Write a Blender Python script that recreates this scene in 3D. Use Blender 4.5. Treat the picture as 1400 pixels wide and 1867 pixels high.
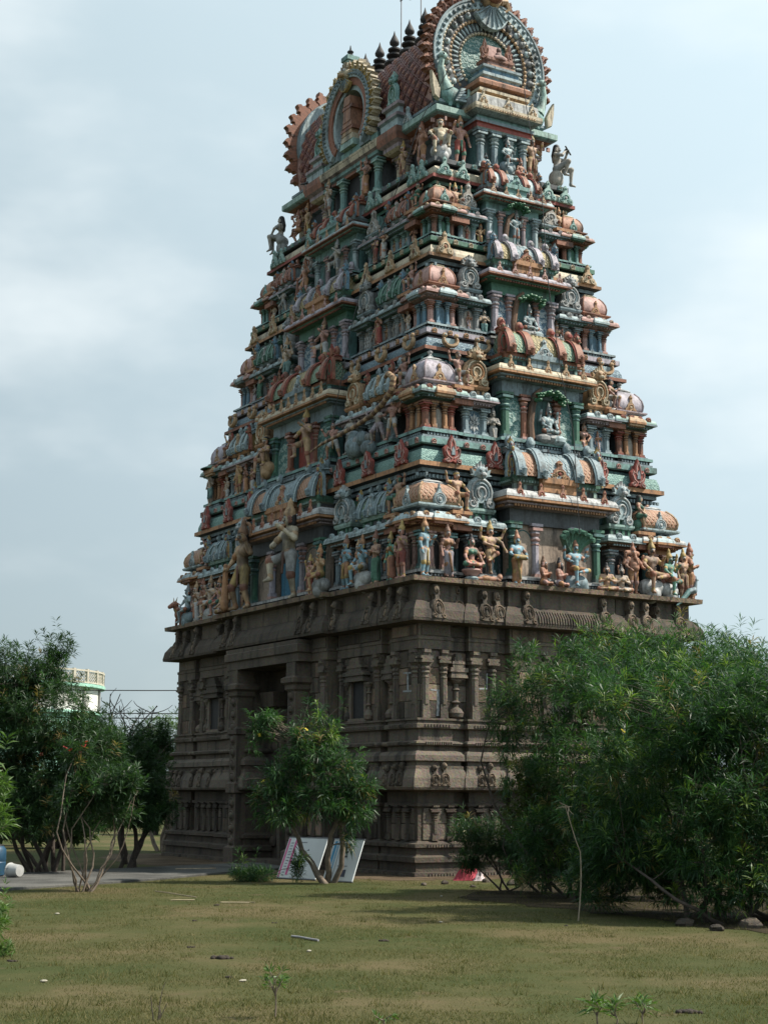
import bpy, math, random
import numpy as np
from mathutils import Vector, Matrix

for _o in list(bpy.data.objects):
    bpy.data.objects.remove(_o)
SC = bpy.context.scene
COL = SC.collection
rad = math.radians

# ------------------------------------------------------------------ camera
cam_d = bpy.data.cameras.new('camera')
cam = bpy.data.objects.new('camera', cam_d)
COL.objects.link(cam)
cam_d.sensor_fit = 'HORIZONTAL'
cam_d.sensor_width = 36.0
cam_d.lens = 36.0 * 2909 / 1400
cam_d.clip_start = 0.1
cam_d.clip_end = 3000
cam.location = (0, 0, 1.6)
cam.rotation_euler = (Matrix.Rotation(rad(90 + 10.07), 3, 'X') @ Matrix.Rotation(rad(0.3), 3, 'Z')).to_euler()
SC.camera = cam

# ------------------------------------------------------------------ sky and sun
SUN_EL = rad(49)
SUN_DIR = Vector((0.99, -0.05))          # horizontal direction towards the sun
SUN_DIR.normalize()
world = bpy.data.worlds.new('World')
SC.world = world
world.use_nodes = True
nt = world.node_tree
nt.nodes.clear()
N = nt.nodes.new
w_out = N('ShaderNodeOutputWorld')
w_bg = N('ShaderNodeBackground')
w_bg.inputs['Strength'].default_value = 0.082
sky = N('ShaderNodeTexSky')
sky.sky_type = 'NISHITA'
sky.sun_disc = False
sky.sun_elevation = SUN_EL
sky.sun_rotation = math.atan2(SUN_DIR.x, SUN_DIR.y)
sky.altitude = 100
sky.air_density = 1.0
sky.dust_density = 2.2
sky.ozone_density = 1.4
geo = N('ShaderNodeTexCoord')
mp = N('ShaderNodeMapping')
mp.inputs['Scale'].default_value = (-1.0, 1.0, 2.1)
mp.inputs['Location'].default_value = (0.75, 3.6, -0.03)
cn = N('ShaderNodeTexNoise')
cn.inputs['Scale'].default_value = 3.4
cn.inputs['Detail'].default_value = 5
cn.inputs['Roughness'].default_value = 0.52
cr = N('ShaderNodeValToRGB')
cr.color_ramp.interpolation = 'EASE'
cr.color_ramp.elements[0].position = 0.46
cr.color_ramp.elements[0].color = (0, 0, 0, 1)
cr.color_ramp.elements[1].position = 0.76
cr.color_ramp.elements[1].color = (0.55, 0.55, 0.55, 1)
mix = N('ShaderNodeMix')
mix.data_type = 'RGBA'
mix.inputs['B'].default_value = (8.8, 9.3, 9.4, 1)
haz = N('ShaderNodeMix')
haz.data_type = 'RGBA'
haz.inputs['Factor'].default_value = 0.82
haz.inputs['B'].default_value = (4.9, 6.0, 6.5, 1)
# hazy air brightens gently towards the sun
glow = N('ShaderNodeVectorMath')
glow.operation = 'DOT_PRODUCT'
glow.inputs[1].default_value = (SUN_DIR.x * math.cos(SUN_EL), SUN_DIR.y * math.cos(SUN_EL), math.sin(SUN_EL))
gl2 = N('ShaderNodeMath')
gl2.operation = 'MULTIPLY_ADD'
gl2.inputs[1].default_value = 0.95
gl2.inputs[2].default_value = 0.80
gsc = N('ShaderNodeVectorMath')
gsc.operation = 'SCALE'
gsc.inputs[0].default_value = (5.75, 7.0, 7.45)
nt.links.new(geo.outputs['Generated'], glow.inputs[0])
nt.links.new(glow.outputs['Value'], gl2.inputs[0])
gl3 = N('ShaderNodeMath')
gl3.operation = 'MAXIMUM'
gl3.inputs[1].default_value = 0.55
nt.links.new(gl2.outputs[0], gl3.inputs[0])
nt.links.new(gl3.outputs[0], gsc.inputs['Scale'])
nt.links.new(gsc.outputs['Vector'], haz.inputs['B'])
nt.links.new(geo.outputs['Generated'], mp.inputs['Vector'])
nt.links.new(mp.outputs['Vector'], cn.inputs['Vector'])
nt.links.new(cn.outputs['Fac'], cr.inputs['Fac'])
nt.links.new(cr.outputs['Color'], mix.inputs['Factor'])
nt.links.new(sky.outputs['Color'], haz.inputs['A'])
nt.links.new(haz.outputs['Result'], mix.inputs['A'])
nt.links.new(mix.outputs['Result'], w_bg.inputs['Color'])
nt.links.new(w_bg.outputs['Background'], w_out.inputs['Surface'])

sun_d = bpy.data.lights.new('sun', 'SUN')
sun_d.energy = 5.0
sun_d.angle = rad(1.0)
sun_d.color = (1.0, 0.93, 0.81)
sun = bpy.data.objects.new('sun', sun_d)
COL.objects.link(sun)
_sd = Vector((SUN_DIR.x * math.cos(SUN_EL), SUN_DIR.y * math.cos(SUN_EL), math.sin(SUN_EL)))
sun.rotation_euler = _sd.to_track_quat('Z', 'Y').to_euler()
sun.location = (30, 10, 40)

SC.view_settings.view_transform = 'Standard'
SC.view_settings.look = 'None'
SC.view_settings.exposure = 0.58
SC.view_settings.gamma = 1.0
SC.view_settings.use_curve_mapping = False
SC.cycles.max_bounces = 6
SC.cycles.diffuse_bounces = 3
SC.cycles.transparent_max_bounces = 8

# ------------------------------------------------------------------ materials
MATS = {}


def _mat(name):
    m = bpy.data.materials.new(name)
    m.use_nodes = True
    MATS[name] = m
    t = m.node_tree
    return m, t, t.nodes['Principled BSDF']


def paint(name, rgb, rough=0.62, grime=0.78, gscale=3.0, fade=0.25, bump=0.25):
    """Painted plaster: the colour fades in patches and carries dark weather stains."""
    m, t, b = _mat(name)
    n = t.nodes.new
    tc = n('ShaderNodeTexCoord')
    mp = n('ShaderNodeMapping')
    mp.inputs['Scale'].default_value = (1, 1, 0.28)
    n1 = n('ShaderNodeTexNoise')
    n1.inputs['Scale'].default_value = gscale
    n1.inputs['Detail'].default_value = 6
    n1.inputs['Roughness'].default_value = 0.7
    n2 = n('ShaderNodeTexNoise')
    n2.inputs['Scale'].default_value = gscale * 6
    n2.inputs['Detail'].default_value = 4
    r1 = n('ShaderNodeValToRGB')
    r1.color_ramp.elements[0].position = 0.50
    r1.color_ramp.elements[0].color = (0, 0, 0, 1)
    r1.color_ramp.elements[1].position = 0.66
    r1.color_ramp.elements[1].color = (grime, grime, grime, 1)
    r2 = n('ShaderNodeValToRGB')
    r2.color_ramp.elements[0].position = 0.3
    r2.color_ramp.elements[0].color = tuple(c * (1 - fade) for c in rgb) + (1,)
    r2.color_ramp.elements[1].position = 0.7
    g = sum(rgb) / 3
    r2.color_ramp.elements[1].color = tuple(min(0.85, c * (1 + fade * 0.6) * 0.9 + g * 0.1) for c in rgb) + (1,)
    mx = n('ShaderNodeMix')
    mx.data_type = 'RGBA'
    mx.inputs['B'].default_value = (0.032, 0.030, 0.029, 1)
    bp = n('ShaderNodeBump')
    bp.inputs['Strength'].default_value = bump
    bp.inputs['Distance'].default_value = 0.02
    L = t.links.new
    oi = n('ShaderNodeObjectInfo')
    ad = n('ShaderNodeVectorMath')
    ad.operation = 'ADD'
    L(tc.outputs['Object'], ad.inputs[0])
    L(oi.outputs['Location'], ad.inputs[1])
    L(ad.outputs['Vector'], mp.inputs['Vector'])
    L(mp.outputs['Vector'], n1.inputs['Vector'])
    L(ad.outputs['Vector'], n2.inputs['Vector'])
    L(n1.outputs['Fac'], r1.inputs['Fac'])
    L(n2.outputs['Fac'], r2.inputs['Fac'])
    m3 = n('ShaderNodeMapping')                      # narrow rain streaks of black mould
    m3.inputs['Scale'].default_value = (3.2, 3.2, 0.30)
    n3 = n('ShaderNodeTexNoise')
    n3.inputs['Scale'].default_value = gscale * 1.5
    n3.inputs['Detail'].default_value = 5
    r3 = n('ShaderNodeValToRGB')
    r3.color_ramp.elements[0].position = 0.56
    r3.color_ramp.elements[0].color = (0, 0, 0, 1)
    r3.color_ramp.elements[1].position = 0.68
    r3.color_ramp.elements[1].color = (grime * .85, grime * .85, grime * .85, 1)
    mxm = n('ShaderNodeMath')
    mxm.operation = 'MAXIMUM'
    L(ad.outputs['Vector'], m3.inputs['Vector'])
    L(m3.outputs['Vector'], n3.inputs['Vector'])
    L(n3.outputs['Fac'], r3.inputs['Fac'])
    L(r1.outputs['Color'], mxm.inputs[0])
    L(r3.outputs['Color'], mxm.inputs[1])
    L(mxm.outputs[0], mx.inputs['Factor'])
    L(r2.outputs['Color'], mx.inputs['A'])
    L(mx.outputs['Result'], b.inputs['Base Color'])
    L(n2.outputs['Fac'], bp.inputs['Height'])
    L(bp.outputs['Normal'], b.inputs['Normal'])
    b.inputs['Roughness'].default_value = rough
    b.inputs['Specular IOR Level'].default_value = 0.3
    return m


PAL = dict(
    white=(0.52, 0.53, 0.53), paleblue=(0.40, 0.52, 0.55), greyblue=(0.24, 0.33, 0.37), blue=(0.15, 0.30, 0.42),
    teal=(0.20, 0.39, 0.37), dteal=(0.10, 0.23, 0.23), green=(0.08, 0.22, 0.15), mint=(0.34, 0.52, 0.47),
    orange=(0.50, 0.24, 0.10), tan=(0.52, 0.33, 0.17), gold=(0.50, 0.34, 0.10), cream=(0.62, 0.52, 0.36),
    red=(0.36, 0.07, 0.05), rust=(0.36, 0.14, 0.08), pink=(0.55, 0.31, 0.27), mauve=(0.40, 0.31, 0.34),
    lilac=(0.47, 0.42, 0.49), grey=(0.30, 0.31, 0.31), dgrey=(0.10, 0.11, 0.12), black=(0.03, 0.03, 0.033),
    brown=(0.22, 0.12, 0.07), beige=(0.45, 0.34, 0.26), skin=(0.52, 0.31, 0.20), skinpale=(0.55, 0.43, 0.33),
    skinblue=(0.25, 0.45, 0.55), skinpink=(0.55, 0.28, 0.22), skingreen=(0.15, 0.38, 0.28), copper=(0.47, 0.22, 0.13),
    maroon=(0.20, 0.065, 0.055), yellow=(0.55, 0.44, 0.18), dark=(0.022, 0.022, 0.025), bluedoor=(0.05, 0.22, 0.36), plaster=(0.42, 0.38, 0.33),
)
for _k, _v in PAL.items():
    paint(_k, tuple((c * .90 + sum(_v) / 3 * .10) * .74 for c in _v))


def stone_mat(name, base, scale=1.0):
    m, t, b = _mat(name)
    n = t.nodes.new
    L = t.links.new
    tc = n('ShaderNodeTexCoord')
    oi = n('ShaderNodeObjectInfo')
    ad = n('ShaderNodeVectorMath')
    ad.operation = 'ADD'
    L(tc.outputs['Object'], ad.inputs[0])
    L(oi.outputs['Location'], ad.inputs[1])
    n1 = n('ShaderNodeTexNoise')
    n1.inputs['Scale'].default_value = 1.3 * scale
    n1.inputs['Detail'].default_value = 8
    n1.inputs['Roughness'].default_value = 0.68
    n2 = n('ShaderNodeTexNoise')
    n2.inputs['Scale'].default_value = 22 * scale
    n2.inputs['Detail'].default_value = 5
    mp = n('ShaderNodeMapping')
    mp.inputs['Scale'].default_value = (3.2, 3.2, 0.35)
    n3 = n('ShaderNodeTexNoise')
    n3.inputs['Scale'].default_value = 1.5
    n3.inputs['Detail'].default_value = 5
    r1 = n('ShaderNodeValToRGB')
    e = r1.color_ramp.elements
    e[0].position = 0.25
    e[0].color = tuple(c * 0.55 for c in base) + (1,)
    e[1].position = 0.75
    e[1].color = (base[0] * 1.45, base[1] * 1.3, base[2] * 1.15, 1)
    r3 = n('ShaderNodeValToRGB')
    r3.color_ramp.elements[0].position = 0.52
    r3.color_ramp.elements[0].color = (0, 0, 0, 1)
    r3.color_ramp.elements[1].position = 0.68
    r3.color_ramp.elements[1].color = (0.75, 0.75, 0.75, 1)
    mx = n('ShaderNodeMix')
    mx.data_type = 'RGBA'
    mx.inputs['B'].default_value = (0.028, 0.026, 0.024, 1)
    m2 = n('ShaderNodeMix')
    m2.data_type = 'RGBA'
    m2.blend_type = 'OVERLAY'
    m2.inputs['Factor'].default_value = 0.5
    rnd = n('ShaderNodeMapRange')
    rnd.inputs['To Min'].default_value = 0.62
    rnd.inputs['To Max'].default_value = 1.35
    ml = n('ShaderNodeVectorMath')
    ml.operation = 'SCALE'
    bp = n('ShaderNodeBump')
    bp.inputs['Strength'].default_value = 0.6
    bp.inputs['Distance'].default_value = 0.03
    L(ad.outputs['Vector'], n1.inputs['Vector'])
    L(ad.outputs['Vector'], n2.inputs['Vector'])
    L(ad.outputs['Vector'], mp.inputs['Vector'])
    L(mp.outputs['Vector'], n3.inputs['Vector'])
    L(n1.outputs['Fac'], r1.inputs['Fac'])
    L(n3.outputs['Fac'], r3.inputs['Fac'])
    L(r1.outputs['Color'], m2.inputs['A'])
    L(n2.outputs['Color'], m2.inputs['B'])
    L(oi.outputs['Random'], rnd.inputs['Value'])
    L(m2.outputs['Result'], ml.inputs[0])
    L(rnd.outputs['Result'], ml.inputs['Scale'])
    L(ml.outputs['Vector'], mx.inputs['A'])
    L(r3.outputs['Color'], mx.inputs['Factor'])
    L(mx.outputs['Result'], b.inputs['Base Color'])
    L(n2.outputs['Fac'], bp.inputs['Height'])
    L(bp.outputs['Normal'], b.inputs['Normal'])
    b.inputs['Roughness'].default_value = 0.85
    b.inputs['Specular IOR Level'].default_value = 0.2
    return m


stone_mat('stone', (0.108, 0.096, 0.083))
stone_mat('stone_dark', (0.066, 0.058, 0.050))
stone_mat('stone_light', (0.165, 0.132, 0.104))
stone_mat('concrete', (0.30, 0.29, 0.27), 1.6)


def plain(name, rgb, rough=0.5, metal=0.0, var=0.15, scale=8.0):
    m, t, b = _mat(name)
    n = t.nodes.new
    tc = n('ShaderNodeTexCoord')
    n1 = n('ShaderNodeTexNoise')
    n1.inputs['Scale'].default_value = scale
    n1.inputs['Detail'].default_value = 4
    r = n('ShaderNodeValToRGB')
    r.color_ramp.elements[0].position = 0.3
    r.color_ramp.elements[0].color = tuple(c * (1 - var) for c in rgb) + (1,)
    r.color_ramp.elements[1].position = 0.7
    r.color_ramp.elements[1].color = tuple(min(0.9, c * (1 + var)) for c in rgb) + (1,)
    t.links.new(tc.outputs['Object'], n1.inputs['Vector'])
    t.links.new(n1.outputs['Fac'], r.inputs['Fac'])
    t.links.new(r.outputs['Color'], b.inputs['Base Color'])
    b.inputs['Roughness'].default_value = rough
    b.inputs['Metallic'].default_value = metal
    return m


# ------------------------------------------------------------------ mesh helpers
class MB:
    """Collects faces with a material key each and turns them into one mesh."""

    def __init__(s):
        s.v = []
        s.f = []
        s.m = []

    def add(s, vs, fs, mat):
        o = len(s.v)
        s.v.extend(vs)
        for f in fs:
            s.f.append(tuple(i + o for i in f))
            s.m.append(mat)

    def box(s, c, d, mat, rz=0.0, taper=1.0):
        x, y, z = d[0] / 2, d[1] / 2, d[2] / 2
        vs = []
        cz, sz = math.cos(rz), math.sin(rz)
        for k, tz in ((-1, 1.0), (1, taper)):
            for a, b in ((-1, -1), (1, -1), (1, 1), (-1, 1)):
                px, py = a * x * tz, b * y * tz
                vs.append((c[0] + px * cz - py * sz, c[1] + px * sz + py * cz, c[2] + k * z))
        s.add(vs, [(3, 2, 1, 0), (4, 5, 6, 7), (0, 1, 5, 4), (1, 2, 6, 5), (2, 3, 7, 6), (3, 0, 4, 7)], mat)

    def sweep(s, plan, prof, mats, cap0=True, cap1=True, o=(0, 0, 0)):
        """plan: closed CCW outline; prof: [(outward offset, z)]; mats: one key or one per band."""
        n = len(plan)
        mit = []
        for i in range(n):
            p0, p1, p2 = plan[i - 1], plan[i], plan[(i + 1) % n]
            e1 = (p1[0] - p0[0], p1[1] - p0[1])
            e2 = (p2[0] - p1[0], p2[1] - p1[1])
            l1 = math.hypot(*e1) or 1
            l2 = math.hypot(*e2) or 1
            n1 = (e1[1] / l1, -e1[0] / l1)
            n2 = (e2[1] / l2, -e2[0] / l2)
            k = 1 + n1[0] * n2[0] + n1[1] * n2[1]
            mit.append(((n1[0] + n2[0]) / k, (n1[1] + n2[1]) / k))
        base = len(s.v)
        for off, z in prof:
            for p, q in zip(plan, mit):
                s.v.append((p[0] + q[0] * off + o[0], p[1] + q[1] * off + o[1], z + o[2]))
        for k in range(len(prof) - 1):
            mt = mats if isinstance(mats, str) else mats[min(k, len(mats) - 1)]
            for i in range(n):
                j = (i + 1) % n
                a = base + k * n
                s.f.append((a + i, a + j, a + n + j, a + n + i))
                s.m.append(mt)
        m0 = mats if isinstance(mats, str) else mats[0]
        m1 = mats if isinstance(mats, str) else mats[-1]
        if cap0:
            s.f.append(tuple(base + i for i in range(n))[::-1])
            s.m.append(m0)
        if cap1:
            a = base + (len(prof) - 1) * n
            s.f.append(tuple(a + i for i in range(n)))
            s.m.append(m1)

    def lathe(s, prof, n, mats, o=(0, 0, 0), rot=0.0, sq=None):
        plan = [(math.cos(rot + 2 * math.pi * i / n), math.sin(rot + 2 * math.pi * i / n)) for i in range(n)]
        base = len(s.v)
        for r, z in prof:
            for p in plan:
                s.v.append((p[0] * r + o[0], p[1] * r + o[1], z + o[2]))
        for k in range(len(prof) - 1):
            mt = mats if isinstance(mats, str) else mats[min(k, len(mats) - 1)]
            for i in range(n):
                j = (i + 1) % n
                a = base + k * n
                s.f.append((a + i, a + j, a + n + j, a + n + i))
                s.m.append(mt)
        s.f.append(tuple(base + i for i in range(n))[::-1])
        s.m.append(mats if isinstance(mats, str) else mats[0])
        a = base + (len(prof) - 1) * n
        s.f.append(tuple(a + i for i in range(n)))
        s.m.append(mats if isinstance(mats, str) else mats[-1])

    def tube(s, pts, radii, n, mat, closed=False, flat=1.0):
        """Tube through pts; radii one or per point; flat squeezes it along local second axis."""
        pts = [Vector(p) for p in pts]
        if not hasattr(radii, '__len__'):
            radii = [radii] * len(pts)
        base = len(s.v)
        up = Vector((0, 0, 1))
        last = None
        m = len(pts)
        for i, p in enumerate(pts):
            a = pts[i - 1] if (i or closed) else p
            b = pts[(i + 1) % m] if (i < m - 1 or closed) else p
            d = (b - a)
            d = d.normalized() if d.length > 1e-9 else Vector((0, 0, 1))
            if last is None:
                u = d.cross(up)
                if u.length < 0.05:
                    u = d.cross(Vector((0, 1, 0)))
            else:
                u = last - d * last.dot(d)
                if u.length < 1e-4:
                    u = d.cross(up)
            u.normalize()
            last = u
            w = d.cross(u)
            for k in range(n):
                t = 2 * math.pi * k / n
                q = p + u * (math.cos(t) * radii[i]) + w * (math.sin(t) * radii[i] * flat)
                s.v.append(tuple(q))
        r = m if closed else m - 1
        for i in range(r):
            a = base + i * n
            b = base + ((i + 1) % m) * n
            for k in range(n):
                l = (k + 1) % n
                s.f.append((a + k, a + l, b + l, b + k))
                s.m.append(mat)
        if not closed:
            s.f.append(tuple(base + k for k in range(n))[::-1])
            s.m.append(mat)
            s.f.append(tuple(base + (m - 1) * n + k for k in range(n)))
            s.m.append(mat)

    def plate(s, outline, y0, y1, mat, o=(0, 0, 0), bev=0.0):
        """An outline in the x-z plane (CCW seen from -y), from y0 (front) to y1 (back), front edge bevelled."""
        n = len(outline)
        base = len(s.v)
        cx = sum(p[0] for p in outline) / n
        cz = sum(p[1] for p in outline) / n
        k = 1 - bev
        for p in outline:
            s.v.append((cx + (p[0] - cx) * k + o[0], y0 + o[1], cz + (p[1] - cz) * k + o[2]))
        ymid = y0 + (y1 - y0) * 0.35
        for p in outline:
            s.v.append((p[0] + o[0], ymid + o[1], p[1] + o[2]))
        for p in outline:
            s.v.append((p[0] + o[0], y1 + o[1], p[1] + o[2]))
        s.f.append(tuple(base + i for i in range(n)))
        s.m.append(mat)
        s.f.append(tuple(base + 2 * n + i for i in range(n))[::-1])
        s.m.append(mat)
        for q in (0, n):
            for i in range(n):
                j = (i + 1) % n
                s.f.append((base + q + j, base + q + i, base + q + n + i, base + q + n + j))
                s.m.append(mat)

    def ball(s, c, r, mat, n=8, m=6):
        if not hasattr(r, '__len__'):
            r = (r, r, r)
        base = len(s.v)
        s.v.append((c[0], c[1], c[2] - r[2]))
        for i in range(1, m):
            t = math.pi * i / m
            for k in range(n):
                a = 2 * math.pi * k / n
                s.v.append((c[0] + r[0] * math.sin(t) * math.cos(a), c[1] + r[1] * math.sin(t) * math.sin(a), c[2] - r[2] * math.cos(t)))
        s.v.append((c[0], c[1], c[2] + r[2]))
        for k in range(n):
            l = (k + 1) % n
            s.f.append((base, base + 1 + l, base + 1 + k))
            s.m.append(mat)
            for i in range(m - 2):
                a = base + 1 + i * n
                s.f.append((a + k, a + l, a + n + l, a + n + k))
                s.m.append(mat)
            a = base + 1 + (m - 2) * n
            s.f.append((a + k, a + l, len(s.v) - 1))
            s.m.append(mat)

    def mesh(s, name, smooth=35):
        me = bpy.data.meshes.new(name)
        me.from_pydata(s.v, [], s.f)
        keys = sorted(set(s.m))
        idx = {k: i for i, k in enumerate(keys)}
        for k in keys:
            me.materials.append(MATS[k])
        me.polygons.foreach_set('material_index', [idx[k] for k in s.m])
        if smooth:
            me.polygons.foreach_set('use_smooth', [True] * len(s.f))
            me.set_sharp_from_angle(angle=rad(smooth))
        me.update()
        return me


def put(name, me, parent=None, loc=(0, 0, 0), rz=0.0, scale=None, rot=None):
    o = bpy.data.objects.new(name, me)
    COL.objects.link(o)
    o.location = loc
    o.rotation_euler = rot if rot is not None else (0, 0, rz)
    if scale is not None:
        o.scale = scale if hasattr(scale, '__len__') else (scale, scale, scale)
    if parent is not None:
        o.parent = parent
    return o


def tag(o, label=None, cat=None, group=None, kind=None):
    if label:
        o['label'] = label
    if cat:
        o['category'] = cat
    if group:
        o['group'] = group
    if kind:
        o['kind'] = kind
    return o


def rect(bx, ay, cx=0.0, cy=0.0):
    return [(cx - bx, cy - ay), (cx + bx, cy - ay), (cx + bx, cy + ay), (cx - bx, cy + ay)]


def stepped(bx, ay, short, long):
    """CCW plan of a rectangle whose sides step in and out.
    short / long: half-side steps [(distance from the middle where the step ends, outward offset)], middle first."""
    def half(steps, H):
        return steps[:-1] + [(H, steps[-1][1])]
    sh, lo = half(list(short), bx), half(list(long), ay)
    cs, cl = sh[-1][1], lo[-1][1]
    pts = []

    def side(steps, other_off):
        seq = []
        for t, off in reversed(steps):
            seq.append((t, off))
        out = []
        for i, (t, off) in enumerate(seq):
            tt = t + other_off if i == 0 else t
            if i == 0:
                out.append((-tt, off))
            else:
                out.append((-t, seq[i - 1][1]))
                out.append((-t, off))
        rev = [(-t, off) for t, off in reversed(out)]
        return out, rev
    o, r = side(sh, cl)
    pts += [(t, -(ay + off)) for t, off in o + r][:-1]
    o, r = side(lo, cs)
    pts += [(bx + off, t) for t, off in o + r][:-1]
    o, r = side(sh, cl)
    pts += [(-t, ay + off) for t, off in o + r][:-1]
    o, r = side(lo, cs)
    pts += [(-(bx + off), -t) for t, off in o + r][:-1]
    q = []
    for p in pts:
        if not q or math.hypot(p[0] - q[-1][0], p[1] - q[-1][1]) > 1e-6:
            q.append(p)
    return q

# ------------------------------------------------------------------ the tower: frame of reference
TOWER_LOC = (0.68, 39.65, 0.0)
TOWER_ROT = rad(30.97)
GOP = put('temple_gateway_tower', None, None, TOWER_LOC, TOWER_ROT)
tag(GOP, 'tall carved temple gateway tower, brightly painted storeys on a dark stone base', 'tower')
_cy, _sy = math.cos(TOWER_ROT), math.sin(TOWER_ROT)


def W2(x, y, z=0.0):
    """tower frame -> world"""
    return (TOWER_LOC[0] + x * _cy - y * _sy, TOWER_LOC[1] + x * _sy + y * _cy, z)


FACE = {'R': 0.0, 'L': -math.pi / 2}


def on(face, t, d):
    """point on a face: t along it (tower x for the short side R, tower y for the long side L), d outward distance"""
    return (t, -d) if face == 'R' else (-d, t)


# patterned paints (flat print on the plaster)
def lattice(name, a, b, k=26.0):
    m, t, bs = _mat(name)
    n = t.nodes.new
    L = t.links.new
    tc = n('ShaderNodeTexCoord')
    sp = n('ShaderNodeSeparateXYZ')
    L(tc.outputs['Object'], sp.inputs['Vector'])

    def math_(op, i, j=None):
        q = n('ShaderNodeMath')
        q.operation = op
        for s_, v in enumerate((i, j)):
            if v is None:
                continue
            if isinstance(v, (int, float)):
                q.inputs[s_].default_value = v
            else:
                L(v, q.inputs[s_])
        return q.outputs[0]
    u = math_('ADD', sp.outputs['X'], sp.outputs['Y'])
    v = math_('MULTIPLY', sp.outputs['Z'], 0.8)
    p = math_('ABSOLUTE', math_('SINE', math_('MULTIPLY', math_('ADD', u, v), k)))
    q = math_('ABSOLUTE', math_('SINE', math_('MULTIPLY', math_('SUBTRACT', u, v), k)))
    mn = math_('MINIMUM', p, q)
    r = n('ShaderNodeValToRGB')
    r.color_ramp.elements[0].position = 0.18
    r.color_ramp.elements[0].color = tuple(c * .6 for c in b) + (1,)
    r.color_ramp.elements[1].position = 0.36
    r.color_ramp.elements[1].color = tuple(c * .6 for c in a) + (1,)
    L(mn, r.inputs['Fac'])
    nz = n('ShaderNodeTexNoise')
    nz.inputs['Scale'].default_value = 5
    nz.inputs['Detail'].default_value = 6
    L(tc.outputs['Object'], nz.inputs['Vector'])
    rr = n('ShaderNodeValToRGB')
    rr.color_ramp.elements[0].position = 0.5
    rr.color_ramp.elements[0].color = (0, 0, 0, 1)
    rr.color_ramp.elements[1].position = 0.75
    rr.color_ramp.elements[1].color = (0.6, 0.6, 0.6, 1)
    L(nz.outputs['Fac'], rr.inputs['Fac'])
    mx = n('ShaderNodeMix')
    mx.data_type = 'RGBA'
    mx.inputs['B'].default_value = (0.05, 0.045, 0.04, 1)
    L(rr.outputs['Color'], mx.inputs['Factor'])
    L(r.outputs['Color'], mx.inputs['A'])
    L(mx.outputs['Result'], bs.inputs['Base Color'])
    bp = n('ShaderNodeBump')
    bp.inputs['Strength'].default_value = 0.8
    bp.inputs['Distance'].default_value = 0.02
    L(mn, bp.inputs['Height'])
    L(bp.outputs['Normal'], bs.inputs['Normal'])
    bs.inputs['Roughness'].default_value = 0.6


def scroll(name, a, b, sc=5.0, dist=7.0):
    m, t, bs = _mat(name)
    n = t.nodes.new
    L = t.links.new
    tc = n('ShaderNodeTexCoord')
    oi = n('ShaderNodeObjectInfo')
    ad = n('ShaderNodeVectorMath')
    ad.operation = 'ADD'
    L(tc.outputs['Object'], ad.inputs[0])
    L(oi.outputs['Location'], ad.inputs[1])
    wv = n('ShaderNodeTexWave')
    wv.wave_type = 'RINGS'
    wv.rings_direction = 'SPHERICAL'
    wv.inputs['Scale'].default_value = sc
    wv.inputs['Distortion'].default_value = dist
    wv.inputs['Detail'].default_value = 1.5
    wv.inputs['Detail Scale'].default_value = 2.5
    L(ad.outputs['Vector'], wv.inputs['Vector'])
    r = n('ShaderNodeValToRGB')
    r.color_ramp.elements[0].position = 0.48
    r.color_ramp.elements[0].color = tuple(c * .6 for c in a) + (1,)
    r.color_ramp.elements[1].position = 0.66
    r.color_ramp.elements[1].color = tuple(c * .6 for c in b) + (1,)
    L(wv.outputs['Fac'], r.inputs['Fac'])
    L(r.outputs['Color'], bs.inputs['Base Color'])
    bp = n('ShaderNodeBump')
    bp.inputs['Strength'].default_value = 0.8
    bp.inputs['Distance'].default_value = 0.015
    L(wv.outputs['Fac'], bp.inputs['Height'])
    L(bp.outputs['Normal'], bs.inputs['Normal'])
    bs.inputs['Roughness'].default_value = 0.65


lattice('tile_copper', (0.45, 0.22, 0.13), (0.62, 0.42, 0.28))
lattice('tile_green', (0.20, 0.36, 0.26), (0.50, 0.50, 0.34), 30)
lattice('tile_yellow', (0.50, 0.40, 0.20), (0.30, 0.26, 0.14), 30)
lattice('tile_blue', (0.26, 0.38, 0.43), (0.52, 0.56, 0.56), 30)
scroll('scroll_teal', (0.10, 0.24, 0.23), (0.38, 0.52, 0.48))
scroll('scroll_blue', (0.10, 0.19, 0.27), (0.42, 0.50, 0.54))
scroll('scroll_band_teal', (0.36, 0.58, 0.52), (0.16, 0.32, 0.30), 9, 9)
scroll('scroll_band_blue', (0.36, 0.50, 0.56), (0.10, 0.17, 0.25), 9, 9)
scroll('scroll_stone', (0.07, 0.062, 0.055), (0.26, 0.22, 0.18), 9, 8)


def arc(cx, cz, r, a0, a1, n, rz=None):
    rz = rz or r
    return [(cx + r * math.cos(rad(a0 + (a1 - a0) * i / n)), cz + rz * math.sin(rad(a0 + (a1 - a0) * i / n))) for i in range(n + 1)]


def spiral(cx, cz, r, a0, turns, n, y, sgn=1):
    out = []
    for i in range(n + 1):
        t = i / n
        a = rad(a0) + sgn * turns * 2 * math.pi * t
        rr = r * (1 - 0.82 * t)
        out.append((cx + rr * math.cos(a), y, cz + rr * math.sin(a)))
    return out


# ------------------------------------------------------------------ ornament meshes (front faces -y, foot at z = 0)
_cache = {}


def cached(key, fn):
    if key not in _cache:
        _cache[key] = fn()
    return _cache[key]


def plaque_mesh(kind, c1, c2, c3):
    return cached(('pl', kind, c1, c2, c3), lambda: _plaque(kind, c1, c2, c3))


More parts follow.
